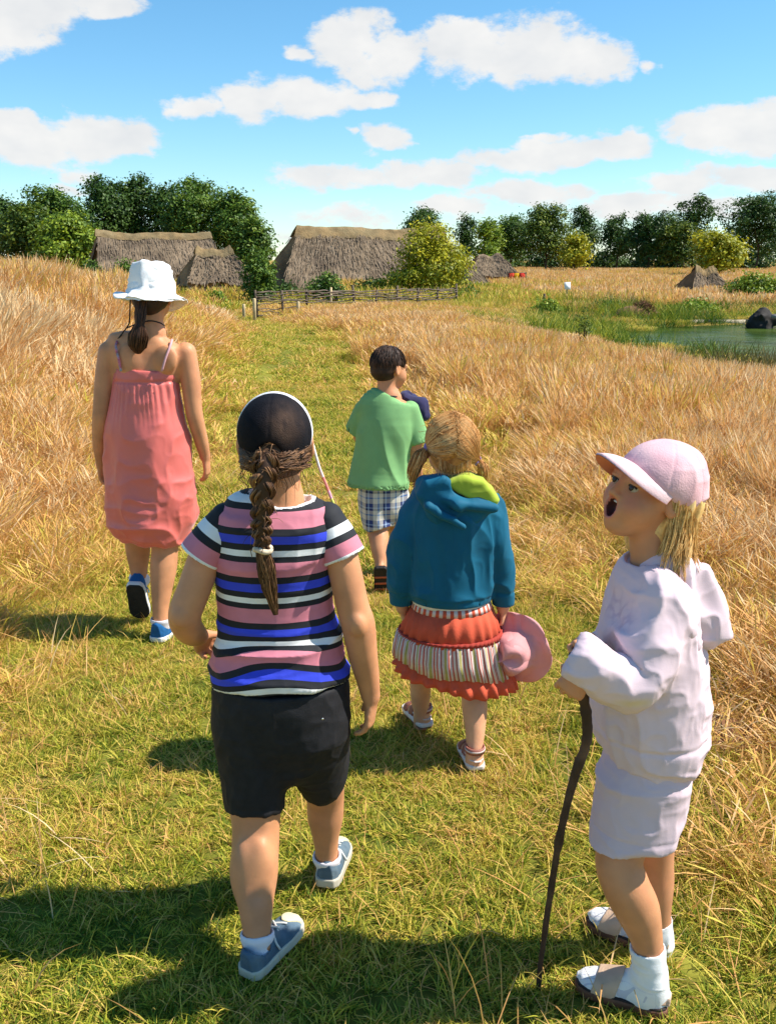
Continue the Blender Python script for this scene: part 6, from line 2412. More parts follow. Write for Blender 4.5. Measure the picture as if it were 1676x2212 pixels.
    add('wrap_ring', V, Fc, mat('coral_bead', (0.80, 0.25, 0.20), rough=0.5), o)
    # the stick, held but a thing of its own
    pts = catmull(STK, 60)
    r = np.random.default_rng(5)
    rad = np.interp(np.linspace(0, 1, 60), [0, 0.12, 0.25, 0.5, 0.8, 1], [.0112, .0120, .0112, .0098, .0072, .0055]) * (1 + .07 * r.normal(0, 1, 60))
    for k in (17, 30, 41):
        rad[k] *= 1.22
    V, Fc = tube(pts, rad, 12)
    N = vnormals(V, Fc)
    V = V + N * (0.0010 * fbm(V, (60, 60, 14), 3, 3))[:, None]
    base = pts[-1]
    so = add('walking_stick', V, Fc, mat('dark_stick_bark', (0.050, 0.026, 0.020), rough=0.6, var=0.35, vscale=25, bump=0.5, bscale=60, bdist=0.004, col2=(0.12, 0.07, 0.045), mix_scale=9, lo=0.5, hi=0.75), origin=(base[0], base[1], 0))
    tag(so, 'long crooked dark wooden stick held by the child in the pink cap', 'stick')


person_pink()
# ------------------------------------------------------------------ the small girl in the teal hooded top
def person_teal():
    o = put_person('small child with blonde pigtails in teal hooded top and frilled coral skirt, from behind', P(970, 1620, 2.82))
    hc = P(974, 968, 2.82)
    R = frame((-0.10, 1, -0.12))
    s = 0.98
    F = Field((-0.02, 2.56, 0.0), (0.42, 3.08, 1.16), 0.0044)
    head(F, hc, R, s)
    nb = P(970, 1062, 2.81)
    F.put(p_cone(hc + R @ np.array([0, -.02, -.045]), nb, .043, .046), .02)
    F.put(p_loft([R_(1070, 930, 1015, 2.81, .05), R_(1110, 890, 1055, 2.81, .07), R_(1220, 900, 1050, 2.81, .085), R_(1340, 900, 1055, 2.81, .09), R_(1430, 890, 1065, 2.81, .09)]), .02)
    ll = [(P(918, 1400, 2.86), .060), (P(909, 1470, 2.91), .0375), (P(908, 1505, 2.935), .035), (P(909, 1538, 2.955), .0255), (P(911, 1566, 2.97), .024)]
    lr = [(P(1015, 1420, 2.80), .064), (P(1022, 1490, 2.77), .043), (P(1025, 1530, 2.745), .0415), (P(1026, 1575, 2.715), .033), (P(1025, 1620, 2.69), .0255), (P(1025, 1650, 2.68), .025)]
    F.put(limb(ll), .02)
    F.put(limb(lr), .02)
    F.put(limb([(P(896, 1120, 2.80), .030), (P(870, 1220, 2.80), .026), (P(868, 1290, 2.83), .023), (P(869, 1312, 2.84), .022)]), .015)
    hand(F, P(869, 1314, 2.842), P(877, 1350, 2.86) - P(869, 1314, 2.842), (0.9, 0.3, 0), .74, (.4, .6, .5), thumb=1)
    F.put(limb([(P(1050, 1120, 2.80), .030), (P(1080, 1220, 2.80), .026), (P(1087, 1290, 2.82), .023), (P(1086, 1312, 2.825), .022)]), .015)
    hand(F, P(1086, 1314, 2.826), P(1083, 1350, 2.83) - P(1086, 1314, 2.826), (-0.9, 0.2, 0), .74, (.7, .9, .7), thumb=-1)
    L = .165
    feet = []
    for heel, fw, an in ((P(922, 1580, GY(1580)), (-0.42, 1, 0.0), ll[-1][0]), (P(1030, 1674, GY(1674)), (-0.16, 1, 0.0), lr[-1][0])):
        Rf = frame(fw)
        heel = heel + [0, 0, .012]
        F.put(p_at(p_foot(L, FOOT_W, FOOT_H, 0, .018), Rf, heel), .015)
        F.put(p_cone(an, heel + Rf @ np.array([0, .22 * L, .17 * L]), .025, .023), .02)
        feet.append((heel, Rf))
    V, Fc = F.mesh()
    V = relax(V, Fc, 1)
    add('body', V, Fc, SKIN_PALE, o, attrs={'sk': 0.06 * np.abs(vnoise(V, 9, 4))})
    leather = mat('mauve_brown_leather', (0.30, 0.115, 0.085), rough=0.55, var=0.15, vscale=30)
    pale = mat('pale_trim', (0.62, 0.50, 0.46), rough=0.6, var=0.1)
    wsole = mat('white_sandal_sole', (0.70, 0.64, 0.58), rough=0.7, var=0.1)
    bsole = mat('brown_outsole', (0.20, 0.09, 0.06), rough=0.8, var=0.1)
    for heel, Rf in feet:
        sd = bpy.data.objects.new('sandal', None)
        sd.location = [float(x) for x in (heel - np.array(o.location))]
        link(sd, o)
        lo, hi = (-0.25 * L, -0.03, -0.01), (0.25 * L, L + 0.03, 0.45 * L)
        V, Fc = local_mesh([(p_sole(L, SHOE_W, .016, .004), 0, 'u')], lo, hi, .003, Rf, heel + Rf[:, 2] * .005, 2)
        add('sole', V, Fc, wsole, sd)
        V, Fc = local_mesh([(p_sole(L, SHOE_W, .007, .003), 0, 'u')], lo, hi, .003, Rf, heel - Rf[:, 2] * .002, 1)
        add('outsole', V, Fc, bsole, sd)
        kw = dict(res=.0028, grow=.006, z0=.018)
        ac = heel + Rf @ np.array([0, .20 * L, .066])
        V, Fs, _, _ = cloth_ring([(ac[0], ac[1], ac[2] + .010, .0310, .0330), (ac[0], ac[1], ac[2] - .010, .0325, .0345)], 32, thick=.004)
        add('ankle_strap', V, Fs, leather, sd)
        V, Fs, _, _ = cloth_ring([(ac[0], ac[1], ac[2] + .003, .0330, .0350), (ac[0], ac[1], ac[2] - .002, .0333, .0353)], 32, thick=.002)
        add('strap_trim', V, Fs, pale, sd)
        strap(sd, 'heel_strap', L, Rf, heel, lambda X, Y, Z: np.maximum(np.abs(Z - .036) - .0035, Y - .40 * L) + 0 * X, pale, res=.0028, grow=.0068, z0=.018)
        strap(sd, 'side_strap', L, Rf, heel, lambda X, Y, Z: np.maximum(np.abs(Y - .26 * L + .12 * Z) - .010, .012 - np.abs(X)) + 0 * Z, leather, **kw)
        strap(sd, 'instep_strap', L, Rf, heel, lambda X, Y, Z: np.abs(Y - .48 * L) - .012 + 0 * X + 0 * Z, leather, **kw)
        strap(sd, 'toe_strap', L, Rf, heel, lambda X, Y, Z: np.abs(Y - .74 * L) - .014 + 0 * X + 0 * Z, leather, **kw)
    # top
    teal = mat('teal_fleece', (0.003, 0.105, 0.185), rough=0.7, var=0.10, vscale=14, bump=0.12, bscale=380, bdist=.002, sheen=0.04, spec=0.2)
    G = Field((-0.04, 2.60, .52), (.46, 3.06, 1.02), .0048)
    G.put(p_loft([R_(1048, 940, 1008, 2.81, .055), R_(1066, 905, 1045, 2.81, .072), R_(1096, 878, 1070, 2.81, .092), R_(1150, 882, 1068, 2.81, .108), R_(1230, 884, 1064, 2.81, .112), R_(1316, 884, 1062, 2.81, .116)], flat=(True, True)), 0)
    G.put(p_loft([(*p, r_, r_) for p, r_ in ((P(897, 1104, 2.80), .047), (P(876, 1180, 2.80), .045), (P(868, 1250, 2.81), .042), (P(868, 1318, 2.84), .039))], side=(.2, 1, 0), flat=(False, True)), .016)
    G.put(p_loft([(*p, r_, r_) for p, r_ in ((P(1050, 1104, 2.80), .047), (P(1075, 1180, 2.80), .044), (P(1085, 1250, 2.81), .039), (P(1087, 1316, 2.825), .036))], side=(.2, 1, 0), flat=(False, True)), .016)
    for e, d in ((P(867, 1318, 2.84), unit(P(867, 1318, 2.84) - P(865, 1250, 2.81))), (P(1088, 1316, 2.825), unit(P(1088, 1316, 2.825) - P(1088, 1250, 2.81)))):
        G.put(p_loft([(*(e - d * .025), .031, .031), (*(e + d * .02), .033, .033)], flat=(True, True)), 0, 's')
    z = R_(1316, 884, 1062, 2.81, .116)
    G.put(p_loft([(z[0], z[1], z[2] + .02, z[3] - .007, z[4] - .007), (z[0], z[1], z[2] - .02, z[3] - .006, z[4] - .006)], flat=(True, True)), 0, 's')
    V, Fc = G.mesh()
    V = relax(V, Fc, 2)
    hm_ = sstep(z[2] + .004, z[2] + .03, V[:, 2])
    V = folds(V, Fc, .0100, (8, 8, 4.5), 71, .8, hm_)
    V = folds(V, Fc, .0050, (17, 17, 11), 73, .8, hm_)
    V = V - vnormals(V, Fc) * (.003 * np.exp(-((V[:, 2] - z[2] - .022) / .004) ** 2))[:, None]
    top = add('hooded_top', V, Fc, teal, o)
    # hood hanging down the back with lime lining folded out on the right
    G = Field((.02, 2.58, .74), (.38, 2.96, 1.05), .0035)
    zc = 2.735
    G.put(p_poly([(P(u, v, 2.70)[0], P(u, v, 2.70)[2]) for u, v in ((915, 1036), (960, 1030), (1062, 1082), (1072, 1104), (1010, 1158), (975, 1166), (930, 1130), (898, 1070))], 2.735, .055, .022, taper=((0, .75), (1, .55))), 0)
    for a, b, r_ in ((P(912, 1046, 2.75), P(990, 1090, 2.685), .017), (P(990, 1090, 2.685), P(1066, 1098, 2.70), .016), (P(912, 1046, 2.75), P(945, 1040, 2.86), .017), (P(925, 1095, 2.69), P(1000, 1138, 2.675), .012)):
        G.put(p_cone(a, b, r_, r_), .016)
    G.put(p_ell(P(1000, 1052, 2.74), (.058, .050, .028), frame((0, 1, 0), (.35, 0, .95))), .012, 's')
    V, Fc = G.mesh()
    V = relax(V, Fc, 2)
    V = folds(V, Fc, .004, (16, 16, 16), 75, .6)
    hood = add('hood', V, Fc, teal, top)
    G = Field((.06, 2.60, .84), (.40, 2.96, 1.03), .0035)
    G.put(p_poly([(P(u, v, 2.72)[0], P(u, v, 2.72)[2]) for u, v in ((950, 1042), (1000, 1026), (1046, 1036), (1080, 1080), (1070, 1096), (1016, 1080))], 2.755, .050, .016), 0)
    V, Fc = G.mesh()
    V = folds(relax(V, Fc, 2), Fc, .003, (18, 18, 18), 77, .6)
    add('hood_lining', V, Fc, mat('lime_lining', (0.36, 0.46, 0.035), rough=.85, var=.1, vscale=20, sheen=.15), hood)
    # white vest edge
    zz = R_(1322, 890, 1020, 2.81, .112)
    V, Fs, an, lv = cloth_ring([(z[0], z[1], z[2] + .012, z[3] - .010, z[4] - .010), (z[0], z[1], z[2] - .010, z[3] - .008, z[4] - .009)], 72, 0, (0, 0), tilt=.0)
    add('vest', V, Fs, mat('white_vest', (.78, .76, .72), rough=.9, var=.04), o)
    # skirt
    def lev(v, uL, uR, Y, ry):
        return R_(v, uL, uR, Y, ry)
    coral = mat('coral_cotton', (0.60, 0.095, 0.045), rough=.9, var=.12, vscale=20, bump=.3, bscale=200, bdist=.003)
    strp = ramp_mat('striped_frill_cotton', 'st', [(0, (.66, .54, .50)), (.16, (.34, .06, .05)), (.24, (.60, .50, .46)), (.40, (.40, .36, .12)), (.56, (.64, .52, .50)), (.66, (.56, .12, .08)), (.76, (.62, .52, .48)), (.90, (.50, .10, .08))], rough=.9, bump=.2, bscale=300, var=.08)
    w0 = [lev(1318, 892, 1058, 2.81, .108), lev(1334, 888, 1062, 2.81, .112)]
    V, Fs, an, lv = cloth_ring(w0, 96, 0, (0, 0))
    add('waistband', V, Fs, ramp_mat('checked_waistband', 'st', [(0, (.60, .10, .05)), (.5, (.68, .56, .52))], rough=.9), o, attrs={'st': an * 34 / (2 * np.pi) + 0.0})
    sk = add('skirt', *cloth_ring([w0[1], lev(1362, 876, 1072, 2.81, .125), lev(1402, 862, 1082, 2.81, .138)], 160, 24, (.0015, .003, .004), tilt=-.05)[:2], coral, o)
    up = [lev(1392, 864, 1080, 2.81, .136), lev(1404, 856, 1086, 2.812, .144), lev(1438, 850, 1094, 2.815, .152), lev(1468, 848, 1104, 2.82, .158)]
    V, Fs, an, lv = cloth_ring(up, 520, 37, (.0012, .0024, .0032, .004), seed=2, tilt=-.16, jig=.006)
    add('frill', V, Fs, strp, sk, attrs={'st': an * 24 / (2 * np.pi)})
    lo_ = [lev(1450, 864, 1086, 2.815, .138), lev(1470, 860, 1094, 2.82, .148), lev(1484, 852, 1108, 2.823, .159), lev(1500, 850, 1114, 2.825, .164)]
    V, Fs, an, lv = cloth_ring(lo_, 300, 26, (.002, .003, .006, .008), seed=5, tilt=-.19, jig=.006)
    add('hem_frill', V, Fs, coral, sk)
    V, Fs, an, lv = cloth_ring([lev(1390, 862, 1082, 2.81, .139), lev(1398, 859, 1085, 2.811, .143)], 200, 60, (.002, .002), seed=2, tilt=-.05, thick=.006)
    add('frill_seam', V, Fs, mat('dark_coral_trim', (.36, .045, .03), rough=.9, var=.1), sk)
    # hair drawn into two bunches
    hm = hair_mat('strawberry_hair', (0.26, 0.095, 0.025), (0.62, 0.29, 0.085), (0.86, 0.56, 0.24))
    G = Field(hc - .15, hc + .15, .0038)
    G.put(p_ell(hc + R @ np.array([0, -.018, .030]), (.0805, .0950, .0835), R), 0)
    G.put(p_ell(hc + R @ np.array([0, -.034, -.028]), (.060, .050, .052), R), .03)
    G.cut(hc + R @ np.array([0, .045, 0]), R @ np.array([0, 1, -.35]))
    V, Fc = G.mesh()
    add('hair', relax(V, Fc, 1), Fc, hm, o, attrs={'hv': np.clip(.30 + .3 * fbm(V, (70, 70, 10), 2, 3), 0, 1)})
    ties = [P(922, 968, 2.80), P(1032, 996, 2.79)]
    r = np.random.default_rng(12)
    pth = []
    for q in range(1500):
        sg = 0 if r.uniform() < .5 else 1
        a = r.uniform(-.2, 2.6)
        # from the parting down round the head to the bunch
        t0 = r.uniform(-1.15, 2.75)
        p0 = np.array([(.004 if sg else -.004) + r.normal(0, .003), -.018 + .097 * math.sin(-t0 * .9), .030 + .086 * math.cos(t0 * .9)])
        tie = ((ties[sg] - hc) @ R)
        mid = (p0 + tie) / 2
        c0 = np.array([0, -.018, .025])
        dirm = unit(mid - c0) * np.array([1, 1, 1])
        m_ = c0 + dirm * np.array([.084, .099, .087]) * (1 + r.uniform(-.01, .035))
        pth.append(catmull([p0, (p0 * .5 + m_ * .5 - c0) * 1.06 + c0, m_, (m_ * .4 + tie * .6 - c0) * 1.05 + c0, tie + r.normal(0, .004, 3)], 13))
    pth = np.array(pth)
    c0 = np.array([0, -.018, .028])
    k = np.sqrt((((pth - c0) / np.array([.0815, .096, .0845])) ** 2).sum(2))
    f = np.maximum(1.0 / np.maximum(k, .2), 1.0)
    f[:, -1] = 1
    pth = c0 + (pth - c0) * f[..., None]
    hair_tubes('combed_hair', hc + pth @ R.T, .0018, hm, o, 13)
    b1 = bundle([ties[0], P(908, 985, 2.78), P(897, 1010, 2.78), P(890, 1040, 2.79)], [.008, .022, .024, .010], 130, 12, 3, .8, .002, frizz=.2)
    b2 = bundle([ties[1], P(1042, 1008, 2.775), P(1044, 1030, 2.775), P(1048, 1048, 2.78)], [.008, .016, .017, .008], 110, 12, 4, .8, .002, frizz=.25)
    hair_tubes('bunch', b1, .0016, hm, o, 14)
    hair_tubes('bunch', b2, .0016, hm, o, 15)
    fr = []
    for q in range(70):
        d = unit(r.normal(0, 1, 3) + [0, -.4, .7])
        p = c0 + d * np.array([.082, .097, .086])
        fr.append(catmull([p, p + d * .008 + r.normal(0, .006, 3), p + d * .012 + r.normal(0, .016, 3)], 6))
    for q in range(60):
        p = np.array([r.uniform(-.05, .05), -.085, -.05])
        fr.append(catmull([p + [0, 0, .03], p, p + r.normal(0, .008, 3) + [0, 0, -.03]], 6))
    hair_tubes('stray_hair', hc + np.array(fr) @ R.T, .0008, hm, o, 16)['kind'] = 'stuff'
    for tt in ties:
        V, Fc = tube([tt + [math.cos(a) * .004, math.cos(a) * .009, math.sin(a) * .011] for a in np.linspace(0, 6.283, 13)], .0075, 7, cap=False)
        add('hair_tie', V, Fc, mat('lilac_tie', (.30, .22, .56), rough=.8, var=.2, vscale=60), o)
    # the sun hat swinging from her right hand
    ax = unit((-.50, -.84, -.06))
    Rh = frame(np.cross(ax, (0, 0, 1)), ax)
    Rh = np.stack([unit(np.cross((0, 0, 1), ax)), np.cross(ax, unit(np.cross((0, 0, 1), ax))), ax], 1)
    hcn = P(1112, 1402, 2.80)
    pro = [(.001, .092), (.030, .091), (.052, .086), (.060, .076), (.066, .045), (.072, .012), (.076, .004), (.095, -.002), (.112, -.006), (.124, -.008), (.1265, -.010), (.124, -.0115), (.112, -.0095), (.095, -.006), (.076, 0.0), (.070, .010), (.063, .045), (.057, .073), (.030, .087), (.001, .088)]
    V, Fc = lathe(pro, 48, Rh, hcn, lambda a, r_, i: .010 * np.clip((r_ - .07) / .05, 0, 1) * np.sin(2 * a + .6) + .004 * np.clip((r_ - .07) / .05, 0, 1) * np.sin(5 * a) - (.012 * np.sin(3 * a + 1) if i in (0, 1, 2, 17, 18, 19) else 0))
    V = folds(V, Fc, .006, (13, 13, 13), 9, .7)
    ht = add('sun_hat', V, Fc, mat('pink_hat_cotton', (.78, .36, .36), rough=.9, var=.06, bump=.2, bscale=200, bdist=.003, trans=.15), origin=hcn)
    tag(ht, 'pink fabric sun hat with wide brim, dangling from the hand of the child in teal', 'hat')


# ------------------------------------------------------------------ the boy in the green T-shirt
def person_green():
    o = put_person('child with short dark hair in green T-shirt and checked shorts looking to the right', P(835, 1300, 4.5))
    hc = P(842, 797, 4.52)
    R = frame((0.80, 0.60, -0.10))
    s = 0.96
    F = Field((-.24, 4.22, 0.0), (.20, 4.80, 1.22), .0055)
    head(F, hc, R, s)
    nb = P(838, 864, 4.50)
    F.put(p_cone(hc + R @ np.array([0, -.02, -.045]), nb, .043, .047), .02)
    F.put(p_loft([R_(862, 812, 868, 4.5, .05), R_(880, 785, 892, 4.5, .065), R_(960, 790, 880, 4.5, .085), R_(1060, 785, 875, 4.5, .09), R_(1110, 785, 875, 4.5, .09)]), .02)
    ll = [(P(812, 1090, 4.48), .075), (P(816, 1145, 4.45), .055), (P(818, 1165, 4.42), .050), (P(820, 1190, 4.38), .042), (P(822, 1215, 4.345), .030), (P(823, 1228, 4.335), .030)]
    F.put(limb(ll), .02)
    lr = [(P(858, 1090, 4.52), .075), (P(862, 1150, 4.60), .052), (P(862, 1200, 4.64), .046), (P(862, 1250, 4.66), .030), (P(862, 1275, 4.67), .030)]
    F.put(limb(lr), .02)
    ra = [(P(884, 888, 4.50), .030), (P(898, 940, 4.50), .038), (P(894, 975, 4.50), .034), (P(899, 1005, 4.56), .030), (P(903, 1025, 4.60), .024)]
    F.put(limb(ra), .015)
    hand(F, P(903, 1027, 4.602), (0.05, .5, -.85), (-.8, -.3, -.2), .8, (.5, .7, .5), thumb=-1)
    la = [(P(788, 888, 4.52), .030), (P(776, 935, 4.56), .034), (P(790, 960, 4.66), .030), (P(810, 940, 4.72), .024)]
    F.put(limb(la), .015)
    hand(F, P(812, 938, 4.725), (.7, .4, .3), (.1, -.8, .3), .8, (.6, .8, .6), thumb=1)
    L = .185
    # trailing foot: heel up, sole towards us
    feet = []
    for an, fw, up in ((ll[-1][0], (0.05, .42, -.92), (0, 0.92, .40)), (lr[-1][0], (.1, 1, 0), (0, 0, 1))):
        Rf = frame(fw, up)
        heel = an - Rf @ np.array([0, .22 * L, .26 * L])
        F.put(p_at(p_foot(L, FOOT_W, FOOT_H, 0, .018), Rf, heel), .015)
        feet.append((heel, Rf))
    V, Fc = F.mesh()
    V = relax(V, Fc, 1)
    q = (V - hc) @ R
    add('body', V, Fc, SKIN, o, attrs={'sk': .05 * np.abs(vnoise(V, 9, 4)) + .0 * q[:, 0]})
    for e in (1,):
        c = hc + R @ (np.array([e * .0295, .0715, .0025]) * s)
        V, Fc = local_mesh([(p_ell((0, 0, 0), (.011,) * 3), 0, 'u')], (-.016,) * 3, (.016,) * 3, .002, np.eye(3), c, 0)
        add('eye', V, Fc, mat('eye_iris', None), o)
    blk = mat('black_sandal', (.022, .016, .014), rough=.7, var=.2, vscale=30, bump=.4, bscale=60)
    org = mat('orange_trim', (.46, .10, .04), rough=.7)
    for k, (heel, Rf) in enumerate(feet):
        sd = bpy.data.objects.new('sandal', None)
        sd.location = [float(x) for x in (heel - np.array(o.location))]
        link(sd, o)
        lo, hi = (-.25 * L, -.03, -.02), (.25 * L, L + .03, .45 * L)
        V, Fc = local_mesh([(p_sole(L, SHOE_W, .022, .005), 0, 'u')], lo, hi, .0032, Rf, heel, 2)
        add('sole', V, Fc, blk, sd)
        for yy in (.30, .52, .74):
            V, Fc = local_mesh([(p_slab(p_sole(L, SHOE_W, .006, .001), lambda X, Y, Z, yy=yy: np.abs(Y - yy * L) - .006 + 0 * X + 0 * Z), 0, 'u')], lo, hi, .002, Rf, heel - Rf[:, 2] * .003, 0)
            if len(V):
                add('tread_bar', V, Fc, org, sd)
        kw = dict(res=.003, grow=.007, z0=.018)
        strap(sd, 'ankle_strap', L, Rf, heel, lambda X, Y, Z: np.maximum(np.abs(Z - .055) - .010, Y - .45 * L) + 0 * X, blk, **kw)
        strap(sd, 'toe_strap', L, Rf, heel, lambda X, Y, Z: np.abs(Y - .70 * L) - .022 + 0 * X + 0 * Z, blk, **kw)
        strap(sd, 'instep_strap', L, Rf, heel, lambda X, Y, Z: np.abs(Y - .45 * L) - .014 + 0 * X + 0 * Z, blk, **kw)
    # T-shirt flaring to the left
    green = mat('green_jersey', (.20, .41, .16), rough=.85, var=.07, vscale=14, bump=.1, bscale=300, bdist=.002, sheen=.0)
    G = Field((-.26, 4.26, .50), (.20, 4.76, 1.02), .0055)
    G.put(p_loft([R_(853, 816, 866, 4.5, .055), R_(862, 790, 885, 4.5, .068), R_(878, 774, 898, 4.5, .082), R_(920, 776, 896, 4.5, .105), R_(980, 768, 884, 4.5, .115), R_(1030, 758, 882, 4.5, .125), R_(1066, 752, 884, 4.49, .13)], flat=(True, True)), 0)
    for a, b in ((P(886, 885, 4.50), P(903, 955, 4.50)), (P(784, 885, 4.52), P(768, 930, 4.57))):
        d = unit(b - a)
        G.put(p_loft([(*a, .044, .044), (*b, .051, .051)], flat=(False, True)), .016)
        G.put(p_loft([(*(b - d * .03), .043, .043), (*(b + d * .02), .046, .046)], flat=(True, True)), 0, 's')
    z = R_(1066, 752, 884, 4.49, .13)
    G.put(p_loft([(z[0], z[1], z[2] + .03, z[3] - .008, z[4] - .008), (z[0], z[1], z[2] - .02, z[3] - .006, z[4] - .006)], flat=(True, True)), 0, 's')
    G.put(p_ell(nb + [0, 0, .018], (.056, .052, .024)), .004, 's')
    V, Fc = G.mesh()
    V = relax(V, Fc, 2)
    x_ = V[:, 0] + (V[:, 2] - .8) * .35
    V = V + vnormals(V, Fc) * (.0125 * sstep(.95, .65, V[:, 2]) * sstep(z[2] + .004, z[2] + .035, V[:, 2]) * (1 - 2 * np.abs(vnoise(np.c_[x_, V[:, 1], V[:, 2] * .25], 13, 81))))[:, None]
    # skirt of the shirt hitched on the left
    ts = add('t_shirt', V, Fc, green, o)
    ring = [nb + np.array([math.cos(a) * .055, math.sin(a) * .052, .012 - .012 * math.sin(a)]) for a in np.linspace(0, 6.283, 25)]
    V, Fc = tube(ring, .0055, 7, cap=False)
    add('collar', V, Fc, mat('black_rib', (.015, .015, .018), rough=.8), ts)
    # checked shorts
    m = bpy.data.materials.new('checked_cotton')
    m.use_nodes = True
    N, Lk = m.node_tree.nodes, m.node_tree.links
    tc = N.new('ShaderNodeTexCoord')
    sp = N.new('ShaderNodeSeparateXYZ')
    Lk.new(tc.outputs['Object'], sp.inputs[0])
    cols = []
    for ax_, per in (('X', .085), ('Z', .085)):
        mu = N.new('ShaderNodeMath')
        mu.operation = 'MULTIPLY'
        mu.inputs[1].default_value = 1 / per
        Lk.new(sp.outputs[ax_], mu.inputs[0])
        fr_ = N.new('ShaderNodeMath')
        fr_.operation = 'FRACT'
        Lk.new(mu.outputs[0], fr_.inputs[0])
        cr = N.new('ShaderNodeValToRGB')
        cr.color_ramp.interpolation = 'CONSTANT'
        st = [(0, (.02, .04, .16)), (.22, (.62, .58, .48)), (.50, (.10, .22, .42)), (.58, (.66, .62, .52)), (.80, (.015, .025, .09)), (.92, (.30, .40, .56))]
        for q, (p_, c_) in enumerate(st):
            e = cr.color_ramp.elements[q] if q < 2 else cr.color_ramp.elements.new(p_)
            e.position = p_
            e.color = (*c_, 1)
        Lk.new(fr_.outputs[0], cr.inputs[0])
        cols.append(cr.outputs[0])
    mx = N.new('ShaderNodeMix')
    mx.data_type = 'RGBA'
    mx.inputs['Factor'].default_value = .42
    Lk.new(cols[0], mx.inputs['A'])
    Lk.new(cols[1], mx.inputs['B'])
    Lk.new(mx.outputs['Result'], N['Principled BSDF'].inputs['Base Color'])
    N['Principled BSDF'].inputs['Roughness'].default_value = .9
    G = Field((-.20, 4.28, .30), (.18, 4.76, .66), .0055)
    G.put(p_loft([R_(1050, 776, 880, 4.5, .11), R_(1100, 776, 882, 4.5, .11)], flat=(True, False)), 0)
    a = [R_(1085, 776, 834, 4.48, .09), R_(1125, 782, 846, 4.47, .085), R_(1152, 788, 852, 4.455, .080)]
    b = [R_(1085, 830, 884, 4.52, .09), R_(1120, 832, 886, 4.56, .08), R_(1150, 834, 886, 4.60, .075)]
    for nd in (a, b):
        G.put(p_loft(nd, flat=(False, True)), .015)
        e, f_ = np.array(nd[-1]), np.array(nd[-2])
        d = unit(e[:3] - f_[:3])
        G.put(p_loft([(*(e[:3] - d * .03), e[3] - .009, e[4] - .009), (*(e[:3] + d * .03), e[3] - .006, e[4] - .006)], flat=(True, True)), 0, 's')
    V, Fc = G.mesh()
    V = folds(relax(V, Fc, 2), Fc, .006, (12, 12, 7), 83, .6)
    add('shorts', V, Fc, m, o)
    # short hair
    hm = hair_mat('dark_hair', (.014, .008, .005), (.045, .021, .012), (.14, .070, .038))
    G = Field(hc - .14, hc + .14, .004)
    G.put(p_ell(hc + R @ np.array([0, -.016, .033]) * s, np.array((.0785, .0945, .0830)) * s, R), 0)
    G.put(p_ell(hc + R @ np.array([0, -.040, -.016]) * s, np.array((.068, .063, .050)) * s, R), .02)
    G.cut(hc + R @ np.array([0, .062, .02]), R @ np.array([0, 1, -.55]))
    for e in (-1, 1):
        G.put(p_ell(hc + R @ np.array([e * .078, .012, -.016]) * s, (.030, .038, .034), R), .008, 's')
    V, Fc = G.mesh()
    add('hair', relax(V, Fc, 1), Fc, hm, o, attrs={'hv': np.clip(.3 + .25 * fbm(V, 60, 2, 3), 0, 1)})
    r = np.random.default_rng(22)
    pth = []
    for q in range(700):
        d = unit(r.normal(0, 1, 3) * [1, 1, .8] + [0, -.25, .55])
        p = np.array([0, -.016, .033]) + d * np.array([.0785, .0945, .083])
        if p[1] > .055 and p[2] < .06 or (abs(p[0]) > .06 and p[1] > -.015 and p[2] < .02):
            continue
        f_ = np.array([0, .35, -.2]) if p[1] > .0 else np.array([0, -.3, -1.0])
        tg = f_ + np.array([p[0] * 6, 0, 0])
        tg = unit(tg - d * (tg @ d))
        pth.append(catmull([p, p + tg * .014 + d * .002, p + tg * .030 + d * .0005 - d * .002], 6))
    hair_tubes('short_hair', hc + np.array(pth) @ R.T * s, .0016, hm, o, 23)
    # navy jacket bundled over his right shoulder
    G = Field((.0, 4.28, .82), (.28, 4.72, 1.06), .004)
    for a, b, r1, r2 in ((P(868, 858, 4.56), P(905, 876, 4.54), .022, .036), (P(905, 876, 4.54), P(916, 898, 4.52), .036, .024), (P(872, 852, 4.60), P(890, 862, 4.62), .020, .030)):
        G.put(p_cone(a, b, r1, r2), .03)
    V, Fc = G.mesh()
    V = folds(relax(V, Fc, 2), Fc, .007, (22, 22, 22), 91, .7)
    jk = add('jacket', V, Fc, mat('navy_cloth', (.022, .020, .075), rough=.85, var=.15, vscale=20, sheen=.15), origin=P(900, 876, 4.54))
    tag(jk, 'bundled navy jacket carried at the shoulder of the child in green', 'jacket')


